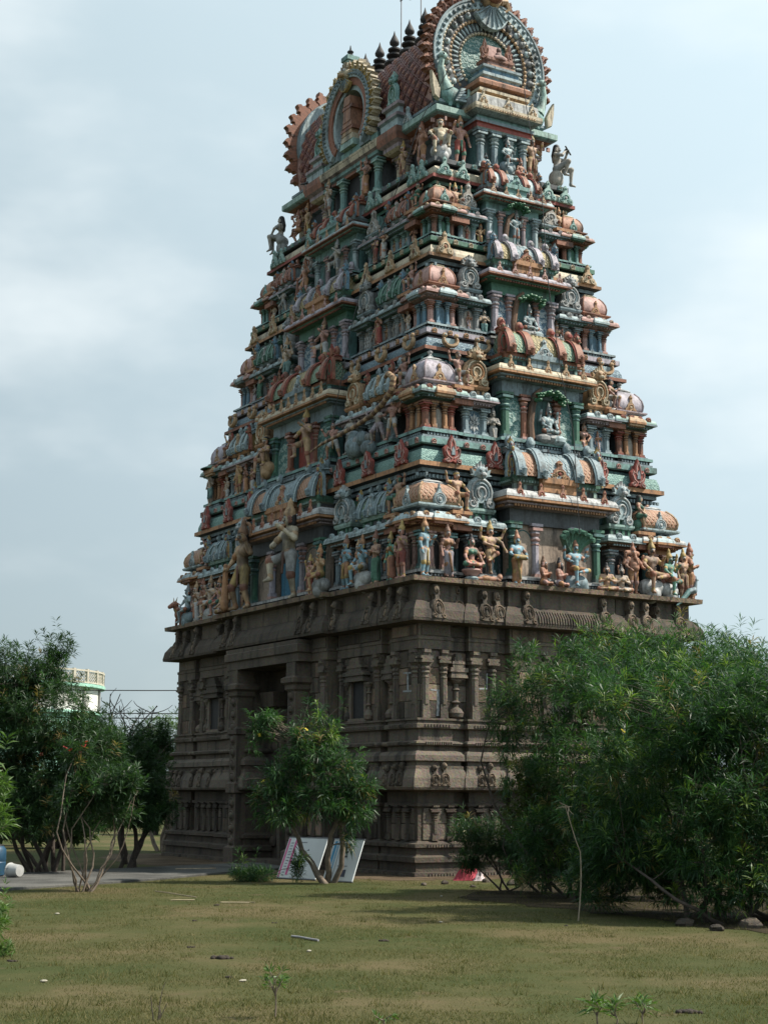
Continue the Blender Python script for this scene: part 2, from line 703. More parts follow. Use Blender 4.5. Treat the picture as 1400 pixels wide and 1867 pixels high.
def _plaque(kind, c1, c2, c3):
    b = MB()
    if kind == 'lion':          # horseshoe scroll arch crowned with a beast's face; 1 wide, 1.45 high
        out = [(-.50, 0), (-.12, 0), (-.10, .16), (.10, .16), (.12, 0), (.50, 0), (.53, .16), (.44, .28), (.47, .55), (.36, .82), (.16, .98), (-.16, .98),
               (-.36, .82), (-.47, .55), (-.44, .28), (-.53, .16)]
        b.plate(out, -.07, .10, c1, bev=.06)
        for r, col in ((.36, c2), (.25, c3), (.15, c2)):
            pts = [(x, -.09, z) for x, z in arc(0, .48, r, -58, 238, 14, r * 1.15)]
            b.tube(pts, .035, 5, col)
        for sx in (-1, 1):
            b.tube(spiral(sx * .33, .15, .17, 90 if sx < 0 else 90, 1.3, 12, -.09, sx), .032, 5, c2)
        b.ball((0, -.08, 1.10), (.21, .17, .20), c1)
        b.ball((0, -.22, 1.02), (.12, .10, .08), c2, 8, 5)
        for sx in (-1, 1):
            b.ball((sx * .10, -.21, 1.15), (.055, .05, .055), c3, 6, 4)
            ear = [(sx * .16, 1.10), (sx * .36, 1.22), (sx * .30, 1.06), (sx * .40, 1.02), (sx * .18, .98)]
            b.plate(ear if sx < 0 else ear[::-1], -.08, .04, c1)
            b.box((sx * .05, -.26, .95), (.03, .05, .06), c3)
        for i in range(5):
            t = (i - 2) * .09
            b.plate([(t - .05, 1.22), (t + .05, 1.22), (t * 1.3, 1.47 - abs(t) * .9)], -.08, .05, c2)
    elif kind == 'flame':       # three-tongued flame, 1 wide, 1.5 high
        out = [(-.44, 0), (-.30, .04), (-.16, 0), (0, .10), (.16, 0), (.30, .04), (.44, 0), (.47, .16), (.34, .26), (.42, .50), (.44, .76), (.30, .96),
               (.22, .84), (.16, 1.18), (0, 1.52), (-.16, 1.18), (-.22, .84), (-.30, .96), (-.44, .76), (-.42, .50), (-.34, .26), (-.47, .16)]
        b.plate(out, -.07, .08, c1, bev=.07)
        for sx in (-1, 1):
            b.tube([(sx * x, -.085, z) for x, z in ((.05, .25), (.24, .40), (.33, .62), (.28, .82), (.18, .72))], .032, 5, c2)
            b.tube(spiral(sx * .30, .15, .13, 90, 1.2, 10, -.085, sx), .03, 5, c2)
            b.tube([(sx * x, -.085, z) for x, z in ((.03, .52), (.12, .75), (.10, 1.05), (0, 1.33))], .03, 5, c2)
        b.plate([(-.10, .42), (.10, .42), (.07, .70), (0, .92), (-.07, .70)], -.12, -.02, c3, bev=.1)
    elif kind == 'leaf':        # teardrop medallion, 1 wide, 1.5 high
        out = arc(0, .48, .48, -130, -50, 6) + arc(0, .48, .48, -40, 62, 8) + [(.12, 1.06), (.09, 1.22), (0, 1.50), (-.09, 1.22), (-.12, 1.06)] + arc(0, .48, .48, 118, 220, 8)
        b.plate(out, -.08, .10, c1, bev=.06)
        for r, col in ((.38, c2), (.24, c3)):
            b.tube([(x, -.09, z) for x, z in arc(0, .48, r, 0, 342, 18)], .035, 5, col, closed=True)
        b.ball((0, -.09, .48), (.13, .06, .13), c2)
        b.ball((0, -.05, 1.22), (.08, .08, .08), c2, 6, 4)
    elif kind == 'tri':         # three scrolls below a knob, 1 wide, 1.3 high
        out = [(-.50, 0), (.50, 0), (.54, .18), (.46, .36), (.34, .40), (.30, .62), (.12, .80), (.10, 1.0), (.13, 1.14), (0, 1.32), (-.13, 1.14), (-.10, 1.0), (-.12, .80),
               (-.30, .62), (-.34, .40), (-.46, .36), (-.54, .18)]
        b.plate(out, -.06, .10, c1, bev=.06)
        for sx in (-1, 1):
            b.tube(spiral(sx * .30, .19, .17, 100, 1.4, 12, -.075, sx), .036, 5, c2)
        b.tube([(x, -.075, z) for x, z in arc(0, .42, .19, -60, 240, 12)], .036, 5, c2)
        b.ball((0, -.08, .42), (.09, .05, .09), c3, 6, 4)
        b.ball((0, -.05, 1.08), (.09, .08, .09), c2, 6, 4)
    elif kind == 'cres':        # curled makara crescent, 1 wide, 1 high
        pts = [(x, -.06, z) for x, z in arc(0, .48, .36, 150, 395, 16)]
        rr = [.07 + .09 * math.sin(math.pi * i / 16) ** .7 for i in range(17)]
        b.tube(pts, rr, 7, c1, flat=.7)
        for i in range(2, 15, 2):
            p = pts[i]
            b.ball((p[0], p[1] - rr[i] * .7, p[2]), (.05, .04, .05), c2, 6, 4)
        b.ball((pts[0][0], -.08, pts[0][2] + .06), (.15, .12, .15), c1)
        b.ball((pts[-1][0], -.08, pts[-1][2] + .06), (.13, .11, .14), c1)
        b.ball((pts[0][0], -.18, pts[0][2] + .08), (.06, .04, .06), c3, 6, 4)
        b.plate([(-.30, .10), (.30, .10), (.34, .60), (-.34, .60)], -.01, .08, c3)
    elif kind == 'relief':      # weathered stone horseshoe with a figure in it and a stub head over it; 1 wide, 1.75 high
        out = [(-.46, 0), (.46, 0), (.50, .14), (.40, .30), (.46, .60), (.30, .92), (.14, 1.0), (.13, 1.15), (.22, 1.25), (.20, 1.62), (.10, 1.75), (-.10, 1.75), (-.20, 1.62), (-.22, 1.25),
               (-.13, 1.15), (-.14, 1.0), (-.30, .92), (-.46, .60), (-.40, .30), (-.50, .14)]
        b.plate(out, -.10, .22, c1, bev=.05)
        for r in (.34, .22):
            b.tube([(x, -.11, z) for x, z in arc(0, .52, r, -60, 240, 12, r * 1.2)], .045, 5, c2)
        for sx in (-1, 1):
            b.tube(spiral(sx * .32, .16, .15, 90, 1.2, 10, -.11, sx), .04, 5, c2)
        b.ball((0, -.10, .42), (.09, .07, .20), c3, 7, 5)
        b.ball((0, -.12, .68), (.06, .06, .07), c3, 6, 4)
        b.ball((0, -.12, 1.45), (.19, .12, .22), c2, 7, 5)
        b.ball((0, -.20, 1.38), (.09, .09, .08), c3, 6, 4)
    elif kind == 'kudu':        # little horseshoe boss of a roll cornice; 1 wide, 1 high
        b.plate(arc(0, .42, .5, -35, 215, 12) + [(-.5, 0), (.5, 0)], -.10, .25, c1, bev=.08)
        b.tube([(x, -.12, z) for x, z in arc(0, .42, .28, -30, 210, 8)], .07, 5, c2)
        b.ball((0, -.10, .40), (.14, .10, .14), c3, 6, 4)
    elif kind == 'bigflame':    # one flame of the great arch, rooted at the origin, pointing +z; 1 wide, 1.7 high
        out = [(-.45, 0), (.45, 0), (.55, .40), (.42, .75), (.50, 1.0), (.30, 1.15), (.32, 1.45), (.05, 1.75), (-.05, 1.35), (-.30, 1.2), (-.22, .95), (-.50, .70), (-.40, .40)]
        b.plate(out, -.22, .22, c1, bev=.12)
        b.tube([(x, -.25, z) for x, z in ((-.22, .12), (-.18, .5), (.05, .85), (.02, 1.3))], .07, 5, c2)
        b.tube([(x, -.25, z) for x, z in ((.22, .12), (.26, .45), (.12, .6))], .07, 5, c2)
    me = b.mesh('plaque_' + kind, 30)
    return me


def column_mesh(c1, c2, c3):
    """1 high, about 0.16 wide"""
    def mk():
        b = MB()
        b.box((0, 0, .035), (.20, .20, .07), c2)
        b.box((0, 0, .105), (.17, .17, .07), c1)
        b.lathe([(.085, .14), (.085, .60), (.10, .605), (.10, .63), (.078, .635), (.078, .67), (.11, .69), (.115, .72), (.08, .745), (.075, .76), (.10, .785), (.125, .82), (.10, .845), (.14, .87)], 8,
                [c1, c2, c2, c3, c1, c2, c2, c3, c1, c2, c2, c1, c1], rot=rad(22.5))
        b.box((0, 0, .895), (.26, .26, .05), c2)
        b.box((0, 0, .935), (.17, .17, .03), c3)
        b.box((0, 0, .975), (.30, .22, .05), c1)
        return b.mesh('column', 25)
    return cached(('col', c1, c2, c3), mk)


def dentils(b, plan4, off, z, h, step, mat, sides=(0, 3)):
    """small blocks along chosen sides of a rectangle"""
    for si in sides:
        p, q = plan4[si], plan4[(si + 1) % 4]
        dx, dy = q[0] - p[0], q[1] - p[1]
        l = math.hypot(dx, dy)
        n = max(2, int(l / step))
        nx, ny = dy / l, -dx / l
        for i in range(n):
            t = (i + .5) / n
            b.box((p[0] + dx * t + nx * off, p[1] + dy * t + ny * off, z), (step * .58, .045, h), mat, rz=math.atan2(dy, dx))


def kapota(plan, z0, z1, out, cols, dent=True):
    """roll cornice over a rectangle: corbel, fillet, curved roof"""
    h = z1 - z0
    b = MB()
    lo, fil, roll, top = cols
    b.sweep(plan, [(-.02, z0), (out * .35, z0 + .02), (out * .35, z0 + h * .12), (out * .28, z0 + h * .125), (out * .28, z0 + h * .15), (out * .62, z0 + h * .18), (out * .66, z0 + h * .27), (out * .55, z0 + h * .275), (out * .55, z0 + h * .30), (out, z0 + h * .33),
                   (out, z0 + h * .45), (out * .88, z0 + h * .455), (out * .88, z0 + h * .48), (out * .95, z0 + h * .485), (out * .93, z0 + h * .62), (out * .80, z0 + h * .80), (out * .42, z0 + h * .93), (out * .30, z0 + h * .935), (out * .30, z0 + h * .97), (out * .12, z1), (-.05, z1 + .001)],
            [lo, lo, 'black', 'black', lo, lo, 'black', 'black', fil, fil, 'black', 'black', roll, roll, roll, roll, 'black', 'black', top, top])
    if dent:
        dentils(b, plan, out * .52, z0 + h * .10, h * .12, .075, fil)
    return b


def base_mould(plan, z0, h, cols):
    b = MB()
    c1, c2 = cols
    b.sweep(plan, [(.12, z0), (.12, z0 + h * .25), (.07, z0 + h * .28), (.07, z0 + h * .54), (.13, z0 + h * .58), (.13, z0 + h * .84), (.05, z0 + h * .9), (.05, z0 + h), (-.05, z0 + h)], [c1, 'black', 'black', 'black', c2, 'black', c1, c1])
    dentils(b, plan, .085, z0 + h * .41, h * .2, .08, c1)
    return b


def dome_mesh(hw, h, c1, c2, c3):
    """four-sided bulging dome with ridges and a flat top"""
    b = MB()
    pl = [(-1, -1), (0, -1.04), (1, -1), (1.04, 0), (1, 1), (0, 1.04), (-1, 1), (-1.04, 0)]
    prof = [(.96, 0), (1.10, .10), (1.14, .28), (1.08, .48), (.93, .66), (.70, .82), (.52, .88), (.56, .91), (.42, .98), (.16, 1.04), (.10, 1.10)]
    base = len(b.v)
    n = 8
    for r, z in prof:
        for p in pl:
            b.v.append((p[0] * r * hw, p[1] * r * hw, z * h))
    for k in range(len(prof) - 1):
        mt = c1 if k < 5 else c2
        if k == 0:
            mt = c3
        for i in range(n):
            j = (i + 1) % n
            b.f.append((base + k * n + i, base + k * n + j, base + k * n + n + j, base + k * n + n + i))
            b.m.append(mt)
    b.f.append(tuple(base + (len(prof) - 1) * n + i for i in range(n)))
    b.m.append(c2)
    for sx in (-1, 1):
        for sy in (-1, 1):
            pts = [(sx * r * hw, sy * r * hw, z * h) for r, z in prof[:6]]
            b.tube(pts, hw * .06, 5, c3)
    return b.mesh('dome', 40)


def finial_mesh(c):
    def mk():
        b = MB()
        b.lathe([(.05, 0), (.09, .03), (.05, .07), (.11, .12), (.11, .17), (.04, .21), (.06, .25), (.03, .30), (.005, .42)], 8, c)
        return b.mesh('finial', 50)
    return cached(('fin', c), mk)


def vault_mesh(hw, r, h, cols, nseg=4):
    """half-round vault running along x, bulging to -y; sections alternate in colour"""
    b = MB()
    n = 12
    ca, cb = cols
    for s_ in range(nseg):
        xa, xb = -hw + 2 * hw * s_ / nseg, -hw + 2 * hw * (s_ + 1) / nseg
        base = len(b.v)
        for x in (xa, xb):
            for i in range(n + 1):
                t = math.pi * (-.06 + 1.12 * i / n)
                b.v.append((x, -math.cos(t) * r, max(0, math.sin(t)) * h + (.0 if 0 < i < n else 0)))
        for i in range(n):
            b.f.append((base + i, base + n + 1 + i, base + n + 2 + i, base + i + 1)[::-1])
            b.m.append(ca if s_ in (0, nseg - 1) else cb)
        if s_ == 0:
            b.f.append(tuple(base + i for i in range(n + 1)))
            b.m.append(ca)
        if s_ == nseg - 1:
            b.f.append(tuple(base + n + 1 + i for i in range(n + 1))[::-1])
            b.m.append(ca)
    b.box((0, 0, h * 1.02), (2 * hw * .96, r * .35, h * .07), cb)
    return b.mesh('vault', 50)


def rib_mesh(c1, c2):
    """horseshoe rib over a vault (unit radius and height), a curl at its foot"""
    def mk():
        b = MB()
        out, inn = [], []
        for i in range(15):
            t = math.pi * (-.02 + .60 * i / 14)
            b_ = 1.20 - .05 * math.sin(t)
            out.append((-math.cos(t) * b_ - .04, max(-.12, math.sin(t)) * 1.16))
            inn.append((-math.cos(t) * .92, max(-.12, math.sin(t)) * .92))
        ring = out + inn[::-1]
        n = len(ring)
        base = len(b.v)
        for x in (-.11, .11):
            for p in ring:
                b.v.append((x, p[0], p[1]))
        b.f.append(tuple(base + i for i in range(n))[::-1])
        b.m.append(c1)
        b.f.append(tuple(base + n + i for i in range(n)))
        b.m.append(c1)
        for i in range(n):
            j = (i + 1) % n
            b.f.append((base + i, base + j, base + n + j, base + n + i))
            b.m.append(c1)
        b.tube([(-.115, p[0] * .93, p[1] * .95) for p in out], .04, 4, c2)
        b.tube([(.115, p[0] * .93, p[1] * .95) for p in out], .04, 4, c2)
        b.ball((0, -.02, 1.32), (.14, .20, .26), c1, 7, 5)
        b.ball((0, -.20, 1.34), (.10, .08, .10), c2, 6, 4)
        b.tube([(0, -1.20, .05), (0, -1.36, .02), (0, -1.42, .16), (0, -1.30, .22)], .08, 5, c1)
        return b.mesh('rib', 40)
    return cached(('rib', c1, c2), mk)


def flower_mesh(c):
    def mk():
        b = MB()
        for k in range(8):
            a = math.pi * k / 4
            ca, sa = math.cos(a), math.sin(a)
            pts = [(.10, 0), (.28, -.10), (.48, 0), (.28, .10)]
            b.plate([(x * ca - z * sa, x * sa + z * ca) for x, z in pts], -.05, 0, c)
        b.ball((0, -.02, 0), (.10, .05, .10), c, 8, 4)
        return b.mesh('flower', 30)
    return cached(('flw', c), mk)


def panel_mesh(w, h, frame, face, arched=True):
    b = MB()
    if arched:
        out = [(-w / 2, 0), (w / 2, 0), (w / 2, h * .62)] + arc(0, h * .62, w / 2, 10, 170, 8, h * .36) + [(-w / 2, h * .62)]
    else:
        out = [(-w / 2, 0), (w / 2, 0), (w / 2, h), (-w / 2, h)]
    b.plate(out, -.03, .04, face, bev=.03)
    b.tube([(x, -.03, z) for x, z in out], .014, 4, frame, closed=True)
    return b.mesh('panel', 30)

# ------------------------------------------------------------------ the stone base of the tower
BASE = put('stone_base', None, GOP)
SX, SY = 3.48, 5.95
short_steps = [(1.30, .12), (1.65, -.06), (2.30, .06), (2.85, -.10), (SX, .04)]
long_steps = [(2.50, .24), (2.78, -.06), (4.55, .06), (5.02, -.10), (SY, .04)]
plan = stepped(SX, SY, short_steps, long_steps)
DOOR = 1.35
notched = []
for i, p in enumerate(plan):
    notched.append(p)
    q = plan[(i + 1) % len(plan)]
    if p[0] == q[0] and p[0] < 0 and p[1] > 0 > q[1]:
        notched += [(p[0], DOOR), (p[0] + 3.2, DOOR), (p[0] + 3.2, -DOOR), (p[0], -DOOR)]
b = MB()
low = [(.30, -.3), (.30, .08), (.22, .09), (.22, .27), (.28, .28), (.28, .38), (.20, .42), (.20, .55), (.26, .57), (.26, .64), (.16, .66), (.10, .70), (.10, 1.36), (.15, 1.38), (.15, 1.44), (.10, 1.45),
       (.10, 1.66), (.34, 1.71), (.36, 1.76), (.33, 1.95), (.24, 2.12), (.24, 2.18), (.20, 2.19), (.20, 2.27), (.27, 2.29), (.26, 2.40), (.20, 2.47), (.10, 2.50), (.10, 2.58), (.18, 2.60), (.20, 2.64),
       (.18, 2.68), (.08, 2.70), (.08, 2.92), (.16, 2.95), (.16, 3.03), (.10, 3.05), (.10, 3.10), (.14, 3.11), (.14, 3.15), (0, 3.16), (0, 4.56)]
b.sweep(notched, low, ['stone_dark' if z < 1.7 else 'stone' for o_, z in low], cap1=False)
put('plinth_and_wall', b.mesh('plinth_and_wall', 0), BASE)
b = MB()
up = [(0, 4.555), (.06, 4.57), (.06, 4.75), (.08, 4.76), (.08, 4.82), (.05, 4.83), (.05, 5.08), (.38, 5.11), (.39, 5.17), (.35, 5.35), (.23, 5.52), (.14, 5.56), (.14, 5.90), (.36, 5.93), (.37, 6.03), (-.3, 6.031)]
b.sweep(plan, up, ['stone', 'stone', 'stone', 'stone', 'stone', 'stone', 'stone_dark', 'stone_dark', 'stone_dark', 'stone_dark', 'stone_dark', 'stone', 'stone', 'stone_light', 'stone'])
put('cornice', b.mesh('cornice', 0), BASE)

# pilasters
def pilaster_mesh(w, h, mat):
    b = MB()
    b.box((0, 0, .05 * h), (w * 1.25, w * .95, .10 * h), mat)
    b.box((0, 0, .15 * h), (w * 1.12, w * .85, .10 * h), mat)
    b.lathe([(w * .56, .20 * h), (w * .56, .58 * h), (w * .62, .585 * h), (w * .62, .60 * h), (w * .5, .61 * h), (w * .5, .64 * h), (w * .68, .66 * h), (w * .52, .69 * h), (w * .70, .715 * h), (w * .72, .735 * h),
             (w * .52, .76 * h), (w * .85, .80 * h), (w * .98, .81 * h)], 8, mat, rot=rad(22.5))
    b.box((0, 0, .825 * h), (w * 1.9, w * 1.5, .035 * h), mat)
    b.box((0, 0, .855 * h), (w * 1.55, w * 1.3, .03 * h), mat)
    b.box((0, 0, .93 * h), (w * 1.0, w * 1.0, .14 * h), mat)
    b.box((0, -.1 * w, .885 * h), (w * 2.0, w * 1.0, .04 * h), mat)
    b.box((0, -.1 * w, .975 * h), (w * 1.1, w * 1.3, .05 * h), mat)
    return b.mesh('pilaster', 25)


def face_off(face, t):
    steps = short_steps if face == 'R' else long_steps
    for lim, off in steps:
        if abs(t) <= lim + 1e-6:
            return off
    return steps[-1][1]


def wall_d(face, t):
    return (SY if face == 'R' else SX) + face_off(face, t)


pil = pilaster_mesh(.15, 1.40, 'stone')
pil_low = pilaster_mesh(.13, .70, 'stone_dark')
PR = [-3.40, -2.97, -2.20, -1.76, -1.18, -.42, .42, 1.18, 1.76, 2.20, 2.97, 3.40]
PL = [-5.87, -5.14, -4.42, -2.90, -2.36, -1.55, 1.55, 2.36, 2.90, 4.42, 5.14, 5.87]
for f_, ts in (('R', PR), ('L', PL)):
    for t in ts:
        x, y = on(f_, t, wall_d(f_, t) + .02)
        put('pilaster', pil, BASE, (x, y, 3.155), FACE[f_])
for f_, H in (('R', SX), ('L', SY)):
    k = int(H / .36)
    for i in range(-k, k + 1):
        t = i * .36
        if f_ == 'L' and abs(t) < DOOR + .35:
            continue
        if abs(abs(t) - H) < .02:
            continue
        x, y = on(f_, t, wall_d(f_, t) + .11)
        put('pilaster', pil_low, BASE, (x, y, .70), FACE[f_])

# masonry blocks of the upper wall, each slightly proud
rng = random.Random(4)
blk = {}


def block_rows(f_, z_start, rows, hgt, extra, span):
    steps = short_steps if f_ == 'R' else long_steps
    segs, last = [], 0
    for lim, off in steps:
        segs.append((last, lim if lim not in (SX, SY) else lim + .04, off))
        last = lim
    for sgn in (-1, 1):
        for a, c_, off in segs:
            if f_ == 'L' and a == 0 and z_start < 4.5:
                a = DOOR + .18
            L_ = c_ - a
            for row in range(rows):
                z0 = z_start + row * hgt
                nb = max(1, round(L_ / span))
                cuts = [a + L_ * (i + (rng.uniform(-.18, .18) if 0 < i < nb else 0)) / nb for i in range(nb + 1)]
                for i in range(nb):
                    key = round(cuts[i + 1] - cuts[i] - .020, 2)
                    mt = rng.choice(['stone', 'stone', 'stone', 'stone_light', 'stone_dark'] if f_ == 'L' else ['stone', 'stone', 'stone_light', 'stone_light', 'stone_dark'])  # short side gets a paler mix: sunlight put into the block colours
                    if (key, mt, hgt) not in blk:
                        q2 = MB()
                        q2.sweep([(-key / 2, -.018), (key / 2, -.018), (key / 2, .02), (-key / 2, .02)], [(-.008, 0), (0, .008), (0, hgt - .024), (-.008, hgt - .016)], mt)
                        blk[(key, mt, hgt)] = q2.mesh('stone_block', 0)
                    t = sgn * (cuts[i] + cuts[i + 1]) / 2
                    x, y = on(f_, t, (SY if f_ == 'R' else SX) + off + extra + rng.uniform(0, .010))
                    put('stone_block', blk[(key, mt, hgt)], BASE, (x, y, z0), FACE[f_])


for f_ in ('R', 'L'):
    block_rows(f_, 3.165, 4, .345, 0.0, .62)
    block_rows(f_, .715, 2, .32, .10, .75)
    block_rows(f_, 4.845, 1, .235, .05, .9)

# niches with stepped canopies, and pot pilasters in the recesses
def niche_meshes():
    c = MB()
    z = 0
    for w, d, h in ((.56, .22, .07), (.50, .18, .06), (.60, .24, .09), (.40, .16, .08), (.44, .18, .06), (.28, .14, .09), (.20, .12, .08)):
        c.box((0, 0, z + h / 2), (w, d, h), 'stone', taper=.94)
        z += h
    canopy = c.mesh('canopy', 0)
    d = MB()
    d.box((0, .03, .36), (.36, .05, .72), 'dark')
    for sx in (-1, 1):
        d.box((sx * .20, 0, .36), (.06, .10, .72), 'stone')
    d.box((0, 0, -.03), (.56, .16, .06), 'stone')
    niche = d.mesh('niche', 0)
    p = MB()
    p.lathe([(.09, 0), (.15, .04), (.17, .12), (.12, .20), (.06, .24), (.055, .30), (.10, .34), (.055, .38), (.055, .58), (.09, .60), (.06, .64), (.06, .72), (.12, .76), (.14, .80)], 10, 'stone')
    p.box((0, 0, .82), (.34, .2, .04), 'stone')
    pot = p.mesh('pot_pilaster', 35)
    return canopy, niche, pot


canopy, niche, pot = niche_meshes()
for f_, ts in (('R', (-2.58, 2.58)), ('L', (-4.79, 4.79))):
    for t in ts:
        d = wall_d(f_, t)
        x, y = on(f_, t, d + .05)
        put('pot_pilaster', pot, BASE, (x, y, 3.16), FACE[f_])
        x, y = on(f_, t, d + .12)
        put('niche_canopy', canopy, BASE, (x, y, 4.0), FACE[f_], (.75, .8, .95))
for f_, ts in (('R', (0.0,)), ('L', (-3.65, 3.65))):
    for t in ts:
        d = wall_d(f_, t)
        x, y = on(f_, t, d + .04)
        put('niche', niche, BASE, (x, y, 3.22), FACE[f_], (1.6, 1, 1.1))
        x, y = on(f_, t, d + .10)
        put('niche_canopy', canopy, BASE, (x, y, 4.01), FACE[f_], (1.5, 1, .98))
for t in (-3.22, 3.22, -4.08, 4.08):
    x, y = on('L', t, wall_d('L', t) + .05)
    put('pot_pilaster', pot, BASE, (x, y, 3.16), FACE['L'], (.7, .7, .98))

# carved plaques along the cornice and the lower ledge
rel = plaque_mesh('relief', 'stone_dark', 'stone', 'stone_light')
rel2 = plaque_mesh('relief', 'stone', 'stone_light', 'stone')  # paler copy for the sunlit short side, light put into its colour
RR = [-3.28, -2.66, -2.12, -1.74, -1.05, 1.05, 1.80, 2.25, 2.70, 3.28]
RL = [-5.72, -5.2, -4.45, -3.0, -2.2, -1.75, 1.75, 2.2, 3.0, 4.45, 5.2, 5.72]
for f_, ts in (('R', RR), ('L', RL)):
    for k, t in enumerate(ts):
        x, y = on(f_, t, wall_d(f_, t) + .36)
        put('relief_plaque', rel2 if f_ == 'R' else rel, BASE, (x, y, 5.15), rot=(rad(-13), 0, FACE[f_]), scale=(.36, .5, .44))
for f_, ts in (('R', [-3.36, -3.12, -2.62, -2.24, -2.0, -1.0, -.6, .6, 1.0, 2.0, 2.24, 2.62, 3.12, 3.36]), ('L', [-5.8, -5.5, -5.2, -4.35, -3.9, -3.3, -2.95, 2.95, 3.3, 3.9, 4.35, 5.2, 5.5, 5.8])):
    for k, t in enumerate(ts):
        x, y = on(f_, t, wall_d(f_, t) + .335)
        put('relief_plaque', rel2 if f_ == 'R' else rel, BASE, (x, y, 1.77), rot=(rad(-12), 0, FACE[f_]), scale=(.24, .45, .27))
# fluted fascia on the cornice between the plaques
b = MB()
for i in range(24):
    t = -.80 + i * .07
    b.tube([(t, -(SY + .12 + .40), 5.20), (t, -(SY + .12 + .38), 5.32), (t, -(SY + .12 + .28), 5.47)], .022, 5, 'stone')
put('fluted_band', b.mesh('fluted_band', 40), BASE)
# bead courses on the corner mouldings
b = MB()
for f_, a, c_ in (('R', -3.5, -2.85), ('R', -2.3, -1.65), ('R', -1.3, 1.3), ('L', -5.98, -5.05), ('L', -4.55, -2.8), ('L', 2.8, 4.55), ('L', 5.05, 5.98)):
    for z, off, st in ((2.64, .205, .05), (3.0, .165, .07), (.60, .27, .06), (.03, .31, .07)):
        n = int((c_ - a) / st)
        for i in range(n):
            t = a + (c_ - a) * (i + .5) / n
            x, y = on(f_, t, wall_d(f_, (a + c_) / 2) + off)
            b.box((x, y, z), (.62 * st, .03, .055), 'stone', rz=FACE[f_])
tag(put('bead_course', b.mesh('bead_course', 0), BASE), kind='stuff')

# the gateway
XF = SX + .24
b = MB()
for sy in (-1, 1):
    b.sweep(rect(.20, .19, -XF - .18, sy * (DOOR + .14)), [(.08, 0), (.08, .35), (0, .40), (0, 1.6), (.06, 1.64), (.06, 1.85), (0, 1.9), (0, 3.0), (.05, 3.03), (.05, 3.15), (0, 3.2), (0, 3.9), (.05, 3.95), (.05, 4.05), (.12, 4.10), (.12, 4.20), (.03, 4.25), (.03, 4.56)], 'stone_dark')
put('door_jamb', b.mesh('door_jamb', 0), BASE)
for sy in (-1, 1):
    q = MB()
    for i in range(12):
        z = .5 + i * .30
        q.ball((-XF - .40, sy * (DOOR + .14), z), (.05, .10, .09), 'stone', 7, 5)
        q.tube([(-XF - .385, sy * (DOOR + .14) + .11 * math.cos(a / 6 * math.pi), z + .11 * math.sin(a / 6 * math.pi)) for a in range(12)], .022, 4, 'stone', closed=True)
    put('jamb_carving', q.mesh('jamb_carving', 40), BASE)
b = MB()
b.sweep(rect(.28, DOOR + .5, -XF - .14, 0), [(0, 4.565), (0, 4.75), (.05, 4.78), (.05, 4.95), (.02, 4.97), (.02, 5.06)], 'stone')
put('lintel', b.mesh('lintel', 0), BASE)
b = MB()      # inner frame, set back in the passage
for sy in (-1, 1):
    b.box((-XF + .72, sy * (DOOR - .34), 2.1), (.34, .70, 4.2), 'stone_dark')
    b.box((-XF + .58, sy * (DOOR - .62), 2.0), (.20, .16, 4.0), 'stone')
    for i in range(8):
        b.ball((-XF + .52, sy * (DOOR - .30), .5 + i * .45), (.08, .18, .14), 'stone_dark', 7, 5)
    b.box((-XF + .52, sy * .62, 3.55), (.5, .30, .12), 'stone', taper=.7)
    b.box((-XF + .52, sy * .55, 3.35), (.35, .22, .30), 'stone', taper=1.3)
    b.box((-XF + .46, sy * .85, 3.85), (.5, .6, .35), 'stone_dark', taper=1.2)
b.box((-XF + .72, 0, 4.37), (.36, DOOR * 2, .36), 'stone_dark')
put('inner_door_frame', b.mesh('inner_door_frame', 30), BASE)
b = MB()
b.box((-XF + .9, 0, .06), (2.4, 2 * DOOR - .5, .12), 'stone_dark')
put('threshold', b.mesh('threshold', 0), BASE)
b = MB()
for sy in (-1, 1):
    b.box((-XF + 1.3, sy * .42, 1.9), (.08, .80, 3.7), 'brown')
    for i in range(5):
        b.box((-XF + 1.24, sy * .42, .4 + i * .75), (.05, .76, .10), 'dgrey')
put('wooden_door', b.mesh('wooden_door', 0), BASE)
# repaired mortar marks on the corner stones
plain('mortar', (0.22, 0.23, 0.235), .85, var=.5, scale=14)
yq = -(SY + .04 + .028)
for pts, dy in (([(-3.27, 3.72), (-2.96, 3.70), (-2.98, 3.735), (-3.28, 3.75)], 0), ([(-3.13, 3.20), (-3.05, 3.20), (-3.04, 3.5), (-3.07, 3.72), (-3.12, 3.71), (-3.11, 3.45)], -.001),
                ([(-2.08, 3.78), (-1.86, 3.79), (-1.87, 3.82), (-2.08, 3.81)], -.02), ([(-1.90, 3.82), (-1.87, 3.82), (-1.86, 4.12), (-1.89, 4.12)], -.02)):
    b = MB()
    b.plate(pts, yq + dy, yq + dy + .02, 'mortar')
    put('mortar_repair', b.mesh('mortar_repair', 0), BASE)
x, y = on('L', -5.40, SX + .04 + .026)
for pts in ([(-.0, 4.08), (.36, 4.07), (.36, 4.10), (0, 4.11)], [(.15, 3.72), (.21, 3.72), (.20, 4.08), (.14, 4.08)], [(-.02, 3.70), (.34, 3.69), (.33, 3.73), (0, 3.735)]):
    b = MB()
    b.plate(pts, -.002, .02, 'mortar')
    put('mortar_repair', b.mesh('mortar_repair', 0), BASE, (x, y, 0), FACE['L'])

